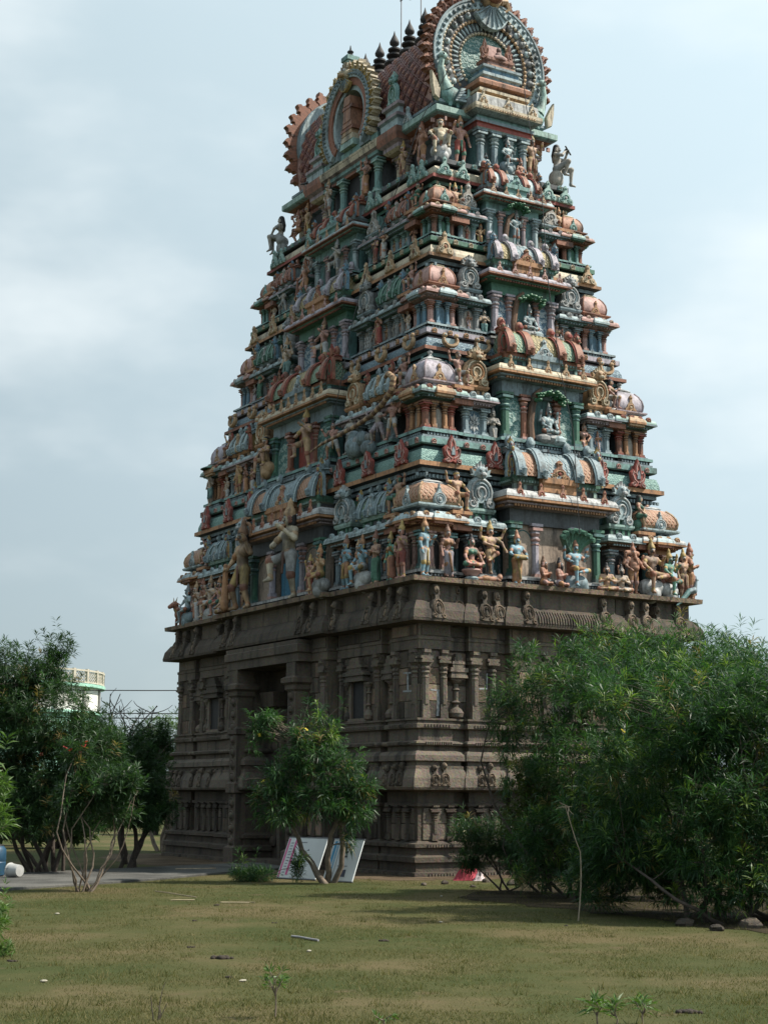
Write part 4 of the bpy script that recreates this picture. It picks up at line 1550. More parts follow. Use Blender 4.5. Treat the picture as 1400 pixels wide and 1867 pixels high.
def annulus(b, r0, r1, y0, y1, mat, cz, a0=-48, a1=228, n=48, kz=1.0):
    base = len(b.v)
    for i in range(n + 1):
        a = rad(a0 + (a1 - a0) * i / n)
        c, s = math.cos(a), math.sin(a)
        for r, y in ((r0, y0), (r1, y0), (r1, y1), (r0, y1)):
            b.v.append((r * c, y, cz + r * s * kz))
    for i in range(n):
        p, q = base + 4 * i, base + 4 * i + 4
        for k in range(4):
            l = (k + 1) % 4
            b.f.append((p + k, q + k, q + l, p + l))
            b.m.append(mat)
    b.f += [(base, base + 1, base + 2, base + 3), (base + 4 * n + 3, base + 4 * n + 2, base + 4 * n + 1, base + 4 * n)]
    b.m += [mat, mat]


def great_arch(name, x, y, rz, R, cz, flames, fcol, depth=.42, kz=1.0, rings=True, nfl=34):
    A = put(name, None, ROOF, (x, y, 0), rz)
    b = MB()
    annulus(b, R * .86, R, -.02, depth, 'paleblue', cz, kz=kz)
    annulus(b, R * .985, R * 1.015, -.05, depth * .9, 'greyblue', cz, kz=kz)
    # leaf scales on the outer band
    for i in range(40):
        a = rad(-44 + 268 * (i + .5) / 40)
        c, s = math.cos(a), math.sin(a)
        b.ball((R * .925 * c, -.03, cz + R * .925 * s * kz), (.055 * R / 1.6, .05, .055 * R / 1.6), 'greyblue', 6, 4)
    put('arch_band', b.mesh('arch_band', 45), A)
    if rings:
        b = MB()
        annulus(b, R * .70, R * .86, .03, depth, 'dgrey', cz, kz=kz)
        annulus(b, R * .50, R * .70, .10, depth, 'dgrey', cz, kz=kz)
        b.lathe([(R * .50, 0), (R * .50, .06)], 40, 'scroll_teal')
        m = len(b.v) - 80
        for i in range(m, len(b.v)):
            vx, vy, vz = b.v[i]
            b.v[i] = (vx, .16 + (.06 - vz) * 1.0, cz + vy * kz)
        put('arch_face', b.mesh('arch_face', 45), A)
        b = MB()
        for r, mat, rb, cnt in ((.85, 'cream', .048, 64), (.69, 'tan', .056, 48), (.50, 'cream', .046, 38)):
            for i in range(cnt):
                a = rad(-44 + 268 * (i + .5) / cnt)
                b.ball((R * r * math.cos(a), .02 + (.84 - r) * .25, cz + R * r * math.sin(a) * kz), (rb, .05, rb), mat, 6, 4)
        tag(put('bead_ring', b.mesh('bead_ring', 50), A), kind='stuff')
        b = MB()
        for i in range(22):
            a = rad(-40 + 260 * (i + .5) / 22)
            r = R * .775
            b.ball((r * math.cos(a), .02, cz + r * math.sin(a) * kz), (.09, .07, .09), 'paleblue' if i % 2 else 'grey', 7, 5)
            b.ball((r * 1.03 * math.cos(a), -.03, cz + r * 1.03 * math.sin(a) * kz), (.05, .05, .05), 'white', 6, 4)
        for i in range(36):
            a = rad(-40 + 260 * (i + .5) / 36)
            b.tube([(R * q * math.cos(a), .08, cz + R * q * math.sin(a) * kz) for q in (.54, .60, .665)], [.02, .035, .015], 5, 'paleblue')
        put('arch_carving', b.mesh('arch_carving', 50), A)
    fm = plaque_mesh('bigflame', *fcol)
    for i in range(nfl):
        a = -38 + 256 * (i + .5) / nfl
        if abs(a - 90) < 8:
            continue
        k = .16 * R / 1.6 * (34 / nfl) ** .8
        o = put('flame', fm, A, (R * .99 * math.cos(rad(a)), depth * .3, cz + R * .99 * math.sin(rad(a)) * kz), rot=(0, rad(90 - a), 0), scale=(k * 1.5 * (1 if a > 90 else -1), .5, k * 1.05))
    return A


A1 = great_arch('great_arch', 0, -3.58, 0, 1.62, 19.28, 34, ('rust', 'pink', 'red'), nfl=30)
A2 = great_arch('great_arch', 0, 3.62, math.pi, 1.62, 19.28, 34, ('rust', 'orange', 'red'), nfl=22)
A3 = great_arch('small_arch', -1.98, 0, FACE['L'], 1.20, 18.75, 24, ('cream', 'gold', 'tan'), depth=.30, kz=1.04, rings=False, nfl=24)
b = MB()
annulus(b, 1.20 * .70, 1.20 * .86, .03, .4, 'rust', 18.75, kz=1.04)
annulus(b, 1.20 * .60, 1.20 * .71, .08, .6, 'paleblue', 18.75, kz=1.04)
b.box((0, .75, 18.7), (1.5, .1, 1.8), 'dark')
for sx in (-1, 1):
    b.box((sx * .80, .35, 18.05), (.5, .55, .5), 'greyblue')
put('arch_face', b.mesh('arch_face', 45), A3)
b = MB()                      # the little cross vault behind the small arch
m = 14
for y in (.25, 1.35):
    for i in range(m + 1):
        a = math.pi * (-.2 + 1.4 * i / m)
        b.v.append((1.12 * math.cos(a), y, 18.75 + 1.12 * math.sin(a) * 1.04))
for i in range(m):
    b.f.append((i, i + 1, m + 2 + i, m + 1 + i))
    b.m.append('dteal')
put('cross_vault', b.mesh('cross_vault', 40), A3)


def kirtimukha(parent, x, y, z, s, rz=0.0, c=('tan', 'rust', 'paleblue')):
    b = MB()
    b.ball((0, 0, .25), (.30, .26, .28), c[0], 12, 9)
    b.ball((0, -.22, .14), (.18, .16, .10), c[1], 10, 7)
    b.ball((0, -.27, .27), (.06, .09, .08), c[0], 8, 6)
    for sx in (-1, 1):
        b.ball((sx * .13, -.20, .34), (.075, .07, .075), 'white', 8, 6)
        b.ball((sx * .13, -.26, .34), (.035, .03, .035), 'black', 6, 4)
        b.tube([(sx * .20, 0, .42), (sx * .34, 0, .60), (sx * .28, 0, .78)], [.07, .05, .01], 6, c[1])
        b.tube([(sx * .28, 0, .22), (sx * .46, .02, .28), (sx * .55, .04, .12), (sx * .44, .02, .02)], [.10, .09, .07, .03], 7, c[0])
    for i in range(5):
        t = (i - 2) * .11
        b.plate([(t - .055, .46), (t + .055, .46), (t * 1.35, .80 - abs(t) * .6)], -.12, .10, c[1] if i % 2 else c[0])
    fan = [(0, .1)] + [(.52 * math.cos(rad(a)), .05 + .62 * math.sin(rad(a))) for a in range(-150, -29, 12)]
    b.plate(fan[::1], -.10, .05, c[2], bev=.05)
    for i in range(7):
        a = rad(-145 + i * 18.5)
        b.tube([(.10 * math.cos(a), -.12, .05 + .1 * math.sin(a)), (.48 * math.cos(a), -.12, .05 + .56 * math.sin(a))], .02, 4, 'greyblue')
    put('beast_mask', b.mesh('beast_mask', 45), parent, (x, y, z), rz, s)


kirtimukha(A1, 0, -.05, 20.72, 1.05)
kirtimukha(A2, 0, -.05, 20.72, 1.0)
kirtimukha(A3, 0, -.02, 19.80, .60, c=('cream', 'tan', 'gold'))
b = MB()
b.box((0, .10, 20.18), (.26, .3, .30), 'mint')
b.box((0, .10, 20.38), (.34, .36, .12), 'teal')
b.lathe([(.06, 0), (.10, .05), (.05, .10), (.09, .16), (.03, .22), (.01, .34)], 8, 'black', o=(0, .10, 20.44))
put('arch_finial', b.mesh('arch_finial', 30), A3)


def makara(parent, sx, z, s):
    """green long-necked beast at the foot of the great arch"""
    b = MB()
    b.ball((0, 0, .34), (.36, .20, .28), 'teal', 12, 9)
    b.tube([(-.15, 0, .50), (-.30, 0, .80), (-.38, 0, 1.15), (-.33, 0, 1.42)], [.20, .13, .09, .085], 8, 'mint')
    b.ball((-.30, -.02, 1.52), (.14, .11, .12), 'mint', 9, 7)
    b.tube([(-.25, -.02, 1.50), (-.08, -.02, 1.44)], [.07, .02], 6, 'cream')
    b.ball((-.33, -.11, 1.55), (.035, .03, .035), 'black', 6, 4)
    for i in range(5):
        b.plate([(.0 + i * .03, .12 + i * .07), (.36 - i * .02, .14 + i * .085), (.40 - i * .02, .20 + i * .085), (.04 + i * .03, .24 + i * .07)], -.24 - .012 * i, -.10, 'greyblue' if i % 2 else 'paleblue')
    b.tube([(.28, 0, .30), (.52, 0, .28), (.66, 0, .48), (.60, 0, .72)], [.18, .14, .10, .03], 8, 'mint')
    b.tube([(-.05, -.04, .16), (-.10, -.08, -.02)], [.08, .05], 6, 'teal')
    b.tube([(.16, -.04, .16), (.18, -.08, -.02)], [.08, .05], 6, 'teal')
    b.plate([(-.62, .20), (-.45, .10), (-.42, .45), (-.60, .80), (-.72, .98), (-.70, .60)], -.08, .06, 'cream', bev=.1)
    put('makara', b.mesh('makara', 45), parent, (sx * 1.22, -.16, z), 0, (s * (1 if sx < 0 else -1), s, s))


makara(A1, -1, 17.80, .82)
makara(A1, 1, 17.80, .82)
lp = plaque_mesh('lion', 'teal', 'mint', 'green')
for y in (-1.9, 1.9):
    put('lion_plaque', lp, ROOF, (-1.74, y, 18.38), FACE['L'], (.46, .5, .62))
lp = plaque_mesh('tri', 'paleblue', 'white', 'greyblue')
for y in (-2.55, -1.35, 1.35, 2.55):
    put('eave_plaque', lp, ROOF, (-1.72, y, 17.72), FACE['L'], (.30, .5, .34))

# aedicule in front of the great arch on the short side
AED = put('front_aedicule', None, GOP, (0, -3.95, 0))
b = MB()
b.box((0, .25, 16.85), (1.35, .6, 1.15), 'dteal')
b.sweep(rect(.80, .30, 0, .05), [(-.05, 17.22), (.0, 17.26), (.0, 17.36), (.05, 17.38), (.05, 17.46), (-.02, 17.48), (-.02, 17.56)], ['paleblue', 'red', 'red', 'greyblue', 'greyblue', 'teal'])
b.sweep(rect(.78, .32, 0, .05), [(.02, 17.56), (.18, 17.62), (.20, 17.68), (.20, 17.76), (.12, 17.80), (.12, 18.02), (.04, 18.08), (-.04, 18.10)], ['greyblue', 'cream', 'cream', 'cream', 'white', 'cream', 'cream'])
dentils(b, rect(.78, .32, 0, .05), .19, 17.67, .05, .07, 'tan', (0, 1, 3))
b.sweep(rect(.66, .28, 0, .08), [(0, 18.09), (0, 18.16), (.07, 18.19), (.07, 18.26), (.0, 18.29), (.0, 18.33), (.10, 18.37), (.11, 18.46), (.02, 18.54), (-.06, 18.56)], ['tan', 'tan', 'cream', 'tan', 'brown', 'copper', 'copper', 'copper', 'tan'])
b.sweep(rect(.52, .24, 0, .10), [(0, 18.55), (0, 18.64), (.05, 18.67), (.05, 18.74), (-.01, 18.77), (-.01, 18.86), (.04, 18.88), (.04, 18.94), (-.05, 18.95)], ['greyblue', 'paleblue', 'paleblue', 'greyblue', 'blue', 'paleblue', 'greyblue', 'greyblue'])
b.sweep(rect(.34, .18, 0, .12), [(.05, 18.94), (.05, 19.02), (0, 19.04), (0, 19.10), (.06, 19.13), (.06, 19.20), (-.04, 19.21)], ['copper', 'copper', 'pink', 'pink', 'rust', 'copper'])
b.box((0, .22, 19.42), (.50, .14, .44), 'pink', taper=.8)
put('stepped_body', b.mesh('stepped_body', 0), AED)
for x in (-.62, -.22, .22, .62):
    put('column', cb, AED, (x, -.12, 16.28), 0, (1.0, 1.0, .96))
wm = plaque_mesh('flame', 'copper', 'pink', 'rust')
for sx in (-1, 1):
    put('wing_plaque', wm, AED, (sx * .36, .05, 19.18), rad(12) * sx, (.26, .5, .36))
b = MB()
b.ball((0, -.02, 19.30), (.10, .08, .12), 'pink')
b.ball((0, -.03, 19.46), (.06, .06, .07), 'pink')
b.tube([(-.17, -.08, 19.23), (0, -.14, 19.22), (.17, -.08, 19.23)], [.05, .06, .05], 7, 'pink')
put('seated_relief', b.mesh('seated_relief', 50), AED)
cp = plaque_mesh('tri', 'cream', 'tan', 'white')
for x in (-.72, 0, .72):
    put('cornice_boss', cp, AED, (x, -.42, 17.78), 0, .26)

# aedicule under the small arch on the long side
AEL = put('side_aedicule', None, GOP, (-1.78, 0, 0), FACE['L'])
b = MB()
b.box((0, .35, 16.80), (2.5, .3, 1.0), 'dgrey')
b.sweep([(-1.35, -.05), (1.35, -.05), (1.35, .5), (-1.35, .5)], [(0, 16.28), (0, 16.36), (-.05, 16.38), (-.05, 16.44)], 'greyblue')
b.sweep([(-1.35, -.05), (1.35, -.05), (1.35, .5), (-1.35, .5)], [(-.04, 17.26), (-.04, 17.34), (.02, 17.37), (.02, 17.46), (.10, 17.50), (.12, 17.60), (.12, 17.70), (.03, 17.76), (.03, 17.92), (-.05, 17.95)],
        ['rust', 'greyblue', 'teal', 'mauve', 'cream', 'cream', 'tan', 'teal', 'teal'])
dentils(b, [(-1.35, -.05), (1.35, -.05), (1.35, .5), (-1.35, .5)], .11, 17.66, .06, .09, 'cream', (0,))
put('body', b.mesh('body', 0), AEL)
cg = column_mesh('teal', 'mint', 'green')
for x in (-1.22, -.52, .52, 1.22):
    put('column', cg, AEL, (x, .04, 16.40), 0, (1.1, 1.1, .88))
b = MB()
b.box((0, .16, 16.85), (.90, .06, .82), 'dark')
put('door_panel', b.mesh('door_panel', 0), AEL)
b = MB()
for i, (w, z, h, c) in enumerate(((.62, 17.95, .18, 'mint'), (.52, 18.13, .16, 'cream'), (.46, 18.29, .12, 'tan'), (.56, 18.41, .10, 'rust'), (.44, 18.51, .14, 'copper'), (.34, 18.65, .35, 'copper'), (.46, 19.0, .10, 'rust'), (.28, 19.1, .25, 'copper'))):
    b.box((0, .05, z + h / 2), (w * 1.1, .5, h), c, taper=.94)
put('arch_shrine', b.mesh('arch_shrine', 0), AEL)

# the row of dark pot finials on the ridge
b = MB()
b.lathe([(.08, 0), (.15, .03), (.08, .08), (.16, .14), (.21, .22), (.19, .28), (.06, .34), (.06, .38), (.16, .42), (.16, .46), (.06, .49), (.055, .53), (.13, .57), (.13, .61), (.05, .65), (.045, .69), (.095, .74), (.10, .79), (.07, .87), (.025, .98), (.005, 1.08)], 14, 'wood_dark') if plain('wood_dark', (.018, .016, .017), .7, var=.3) else None
kal = b.mesh('pot_finial', 45)
for i in range(7):
    put('pot_finial', kal, ROOF, (0, 2.45 - .775 * i, 20.84), 0, (1.35, 1.35, 1.14))

# mast with a small lamp on the ridge
plain('metal', (.16, .16, .17), .4, .8)
mast = put('lamp_mast', None, None, W2(0, .05, 20.84), TOWER_ROT)
tag(mast, 'thin twin poles carrying a small lamp above the roof ridge', 'mast')
b = MB()
for y in (.50, -.50):
    b.tube([(0, y, -.02), (0, y, 2.8)], .018, 6, 'metal')
put('pole', b.mesh('pole', 40), mast)
b = MB()
b.tube([(0, -.55, 1.98), (0, .55, 1.98)], .02, 6, 'metal')
b.box((-.02, 0, 1.91), (.22, .36, .10), 'brown', taper=.6)
put('lamp_head', b.mesh('lamp_head', 30), mast)

# lightning cables hanging down the faces
plain('cable_black', (.015, .015, .016), .6)


def cable(name, pts, label, r=.010):
    b = MB()
    fine = []
    P_ = [Vector(p) for p in pts]
    for p, q in zip(P_, P_[1:]):
        for k in range(4):
            v = p.lerp(q, k / 4)
            fine.append(v)
    fine.append(P_[-1])
    b.tube(fine, r, 5, 'cable_black')
    o = put(name, b.mesh(name, 40))
    tag(o, label, 'cable')
    return o


cable('lightning_cable', [W2(.25, -4.42, 19.9), W2(.35, -4.62, 17.8), W2(.38, -5.15, 15.4), W2(.30, -5.45, 13.2), W2(.32, -5.85, 11.0), W2(.45, -6.1, 9.6), W2(.32, -6.36, 8.3), W2(.30, -6.45, 7.25)],
      'thin black cable hanging down the middle of the sunlit short side')
cable('lightning_cable', [W2(-1.25, -3.98, 19.0), W2(-2.02, -3.6, 17.3), W2(-2.35, -3.3, 15.9), W2(-2.75, -2.6, 14.2), W2(-3.1, -2.3, 12.4), W2(-3.3, -2.0, 10.6), W2(-3.62, -1.9, 9.2)],
      'thin black cable hanging down the shaded long side of the tower')

# ------------------------------------------------------------------ sculpted figures: smooth unions of tapered limbs, meshed as one surface
def surface_net(D, ID, org, h):
    """naive surface nets of the zero level of D"""
    neg = D < 0
    nx, ny, nz = D.shape
    c = neg[:-1, :-1, :-1].astype(np.int8)
    cnt = np.zeros((nx - 1, ny - 1, nz - 1), np.int8)
    for i in (0, 1):
        for j in (0, 1):
            for k in (0, 1):
                cnt += neg[i:nx - 1 + i, j:ny - 1 + j, k:nz - 1 + k]
    act = (cnt > 0) & (cnt < 8)
    idx = -np.ones(act.shape, np.int64)
    ii = np.argwhere(act)
    idx[act] = np.arange(len(ii))
    acc = np.zeros((len(ii), 3))
    num = np.zeros(len(ii))
    cor = [(i, j, k) for i in (0, 1) for j in (0, 1) for k in (0, 1)]
    for a in cor:
        for b_ in cor:
            if sum(abs(p - q) for p, q in zip(a, b_)) != 1 or a > b_:
                continue
            da = D[ii[:, 0] + a[0], ii[:, 1] + a[1], ii[:, 2] + a[2]]
            db = D[ii[:, 0] + b_[0], ii[:, 1] + b_[1], ii[:, 2] + b_[2]]
            m = (da < 0) != (db < 0)
            t = np.where(m, da / np.where(da - db == 0, 1, da - db), 0)
            p = np.array(a)[None] + t[:, None] * (np.array(b_) - np.array(a))[None]
            acc[m] += p[m]
            num[m] += 1
    verts = (ii + acc / num[:, None]) * h + np.array(org)
    ids = ID[ii[:, 0], ii[:, 1], ii[:, 2]]
    faces = []
    for ax in range(3):
        sl0 = [slice(1, -1)] * 3
        s0 = [slice(1, n - 1) for n in (nx, ny, nz)]
        s1 = list(s0)
        s0[ax] = slice(0, (nx, ny, nz)[ax] - 1)
        s1[ax] = slice(1, (nx, ny, nz)[ax])
        a, b_ = neg[tuple(s0)], neg[tuple(s1)]
        e = np.argwhere(a != b_)
        flip = a[tuple(e.T)]
        off = [1, 1, 1]
        off[ax] = 0
        e = e + np.array(off)
        u, v = [(1, 2), (2, 0), (0, 1)][ax]
        q = []
        for du, dv in ((-1, -1), (0, -1), (0, 0), (-1, 0)):
            w = e.copy()
            w[:, u] += du
            w[:, v] += dv
            q.append(idx[w[:, 0], w[:, 1], w[:, 2]])
        q = np.stack(q, 1)
        q[~flip] = q[~flip][:, ::-1]
        faces.append(q)
    return verts, np.concatenate(faces), ids


def sdf_mesh(name, prims, keys, h=.0125, k=.022):
    """prims: (a, b, ra, rb, key, hard). Returns a mesh with one material slot per key in keys."""
    pts = np.array([p for a, b_, ra, rb, *_ in prims for p in (a, b_)])
    rm = max(max(p[2], p[3]) for p in prims)
    lo = pts.min(0) - rm - 3 * h
    hi = pts.max(0) + rm + 3 * h
    n = np.ceil((hi - lo) / h).astype(int) + 1
    D = np.full(n, .2)
    best = np.full(n, 9.0)
    ID = np.zeros(n, np.int16)
    for a, b_, ra, rb, key, *hard in prims:
        a, b_ = np.array(a, float), np.array(b_, float)
        r = max(ra, rb)
        l_ = np.maximum(((np.minimum(a, b_) - r - .07 - lo) / h).astype(int), 0)
        u_ = np.minimum(((np.maximum(a, b_) + r + .07 - lo) / h).astype(int) + 2, n)
        g = np.stack(np.meshgrid(*[lo[i] + h * np.arange(l_[i], u_[i]) for i in range(3)], indexing='ij'), -1)
        ab = b_ - a
        den = max(ab @ ab, 1e-9)
        t = np.clip(((g - a) @ ab) / den, 0, 1)
        d = np.linalg.norm(g - a - t[..., None] * ab, axis=-1) - (ra + (rb - ra) * t)
        s = tuple(slice(l_[i], u_[i]) for i in range(3))
        cur = D[s]
        kk = .006 if hard else k
        hh = np.clip(.5 + .5 * (cur - d) / kk, 0, 1)
        D[s] = cur * (1 - hh) + d * hh - kk * hh * (1 - hh)
        m = d < best[s] + (.004 if hard else 0)
        best[s] = np.where(m, d, best[s])
        ID[s] = np.where(m, keys.index(key), ID[s])
    v, f, ids = surface_net(D, ID, lo, h)
    me = bpy.data.meshes.new(name)
    me.from_pydata(v.tolist(), [], f.tolist())
    for kx in keys:
        me.materials.append(MATS['plaster'])
    fi = ids[f[:, 0]]
    me.polygons.foreach_set('material_index', fi.astype(np.int32))
    me.polygons.foreach_set('use_smooth', np.ones(len(f), bool))
    me.update()
    return me


KEYS = ['skin', 'cloth', 'crown', 'hair', 'trim', 'eye']


def figure(name, arms=None, legs=None, lean=0.0, head_turn=0.0, pelvis=(0, 0, .50), crown='tall', female=False, belly=0.0, skirt=True, extra=(), h=.0125, torso_tilt=0.0, fingers=True, beard=False, moustache=True):
    """Standing height about 1, facing -y. arms: list of (side, elbow, hand); legs: [(hip side, knee, ankle, toe)]"""
    P = []
    px, py, pz = pelvis

    def T(x, y, z):      # torso point relative to the pelvis, tilted about y (sideways) and x (forward)
        z_ = z
        return (px + x + lean * z_, py + y - torso_tilt * z_, pz + z_ * (1 - .3 * abs(torso_tilt)))
    cw = .105 if not female else .088
    P.append((T(-.045, 0, 0), T(.045, 0, 0), .072, .072, 'cloth'))
    P.append((T(0, 0, .02), T(0, -.005, .13), .072 if not female else .058, .070 if not female else .056, 'skin'))
    if belly:
        P.append((T(0, -.03, .09), T(0, -.035, .12), belly, belly * .9, 'skin'))
    P.append((T(-.05, 0, .21), T(.05, 0, .21), .072, .072, 'skin' if not female else 'trim'))
    P.append((T(-cw, 0, .265), T(cw, 0, .265), .046, .046, 'skin'))
    if female:
        for sx in (-1, 1):
            P.append((T(sx * .045, -.055, .215), T(sx * .045, -.060, .212), .040, .040, 'trim'))
    P.append((T(0, 0, .27), T(0, -.005, .345), .036, .032, 'skin'))
    hx, hy, hz = T(0, -.012, .405)
    ct, st = math.cos(head_turn), math.sin(head_turn)

    def Hd(x, y, z):
        return (hx + x * ct - y * st, hy + x * st + y * ct, hz + z)
    P.append((Hd(0, .005, .015), Hd(0, -.012, -.03), .060, .046, 'skin'))
    P.append((Hd(0, -.058, .005), Hd(0, -.068, -.018), .010, .014, 'skin', 1))       # nose
    P.append((Hd(-.014, -.054, -.040), Hd(.014, -.054, -.040), .008, .008, 'trim', 1))   # lips
    for sx in (-1, 1):
        P.append((Hd(sx * .022, -.053, .010), Hd(sx * .026, -.051, .010), .012, .011, 'eye', 1))
        P.append((Hd(sx * .010, -.056, .030), Hd(sx * .036, -.049, .030), .006, .005, 'hair', 1))
        P.append((Hd(sx * .062, .0, .005), Hd(sx * .064, .002, -.045), .014, .016, 'trim', 1))     # ear and ring
    if moustache and not female:
        P.append((Hd(-.026, -.054, -.027), Hd(.026, -.054, -.027), .007, .007, 'hair', 1))
    if beard:
        P.append((Hd(0, -.045, -.055), Hd(0, -.055, -.12), .034, .014, 'hair', 1))
    P.append((Hd(0, .025, .02), Hd(0, .03, -.05), .058, .052, 'hair'))
    if crown == 'tall':
        P.append((Hd(0, .006, .055), Hd(0, .010, .075), .068, .062, 'crown', 1))
        P.append((Hd(0, .010, .085), Hd(0, .014, .16), .052, .030, 'crown', 1))
        P.append((Hd(0, .014, .165), Hd(0, .014, .185), .034, .030, 'crown', 1))
        P.append((Hd(0, .014, .20), Hd(0, .014, .23), .018, .010, 'crown', 1))
    elif crown == 'bun':
        P.append((Hd(0, .02, .05), Hd(0, .02, .055), .060, .056, 'hair', 1))
        P.append((Hd(0, .02, .12), Hd(0, .02, .14), .036, .030, 'hair', 1))
    elif crown == 'long':
        P.append((Hd(0, .02, .04), Hd(0, .06, -.12), .066, .06, 'hair', 1))
        P.append((Hd(0, .06, -.12), Hd(0, .07, -.24), .06, .035, 'hair', 1))
    elif crown == 'band':
        P.append((Hd(0, .01, .05), Hd(0, .015, .06), .066, .060, 'hair', 1))
        for a in range(0, 360, 40):
            P.append((Hd(.062 * math.cos(rad(a)), .01 + .062 * math.sin(rad(a)), .042), Hd(.062 * math.cos(rad(a + 40)), .01 + .062 * math.sin(rad(a + 40)), .042), .010, .010, 'crown', 1))
    # necklace, belt
    for a in range(-80, 80, 32):
        p0 = T(.058 * math.sin(rad(a)), -.045 * math.cos(rad(a)) - .02, .268 - .05 * math.cos(rad(a)))
        p1 = T(.058 * math.sin(rad(a + 32)), -.045 * math.cos(rad(a + 32)) - .02, .268 - .05 * math.cos(rad(a + 32)))
        P.append((p0, p1, .010, .010, 'crown', 1))
    P.append((T(-.055, -.045, .035), T(.055, -.045, .035), .022, .022, 'crown', 1))
    for side, el, ha in (arms or []):
        sh = T(side * (cw + .018), 0, .262)
        P.append((sh, el, .040, .029, 'skin'))
        P.append((el, ha, .030, .021, 'skin'))
        e, s0 = Vector(el), Vector(sh)
        mid = s0.lerp(e, .55)
        P.append((tuple(mid), tuple(s0.lerp(e, .60)), .042, .042, 'crown', 1))
        d = (Vector(ha) - e)
        d = d.normalized() if d.length > 1e-6 else Vector((0, -1, 0))
        P.append((tuple(Vector(ha) - d * .012), ha, .028, .027, 'crown', 1))
        palm = Vector(ha) + d * .038
        P.append((ha, tuple(palm), .022, .026, 'skin'))
        if fingers:
            u = d.cross(Vector((0, 1, 0)))
            if u.length < .2:
                u = Vector((1, 0, 0))
            u.normalize()
            w = d.cross(u)
            for q in range(4):
                r0 = palm + u * (q - 1.5) * .013
                ln = (.040, .047, .045, .036)[q]
                P.append((tuple(r0), tuple(r0 + d * ln * .8 + w * ln * .35), .0095, .0075, 'skin', 1))
            P.append((tuple(Vector(ha) + u * side * .018), tuple(Vector(ha) + u * side * .040 + d * .028), .0095, .008, 'skin', 1))
    for hip, kn, an, toe in (legs or []):
        hp = T(hip * .055, 0, -.01)
        P.append((hp, kn, .068, .047, 'cloth' if skirt else 'skin'))
        P.append((kn, an, .044, .026, 'skin' if skirt != 'long' else 'cloth'))
        kv, av = Vector(kn), Vector(an)
        P.append((tuple(kv.lerp(av, .9)), tuple(kv.lerp(av, .95)), .033, .033, 'crown', 1))
        P.append((an, toe, .026, .018, 'skin'))
        P.append((tuple(kv), tuple(kv.lerp(av, .06)), .050, .048, 'trim' if skirt else 'skin', 1))
    if skirt == 'long':
        P.append((T(0, .0, -.04), T(0, .01, -.40), .085, .10, 'cloth'))
        P.append((T(-.02, -.085, -.02), T(.02, -.105, -.38), .018, .022, 'trim', 1))
    elif skirt:
        P.append((T(0, -.07, 0), T(0, -.075, -.20), .020, .012, 'trim', 1))
    P.extend(extra)
    me = sdf_mesh(name, P, KEYS, h)
    return me


def std_legs(spread=.07, y=0.0):
    return [(-1, (-spread, -.02 + y, .27), (-spread - .005, .01 + y, .045), (-spread - .02, -.075 + y, .02)), (1, (spread, -.02 + y, .27), (spread + .005, .01 + y, .045), (spread + .02, -.075 + y, .02))]


POSES = {}


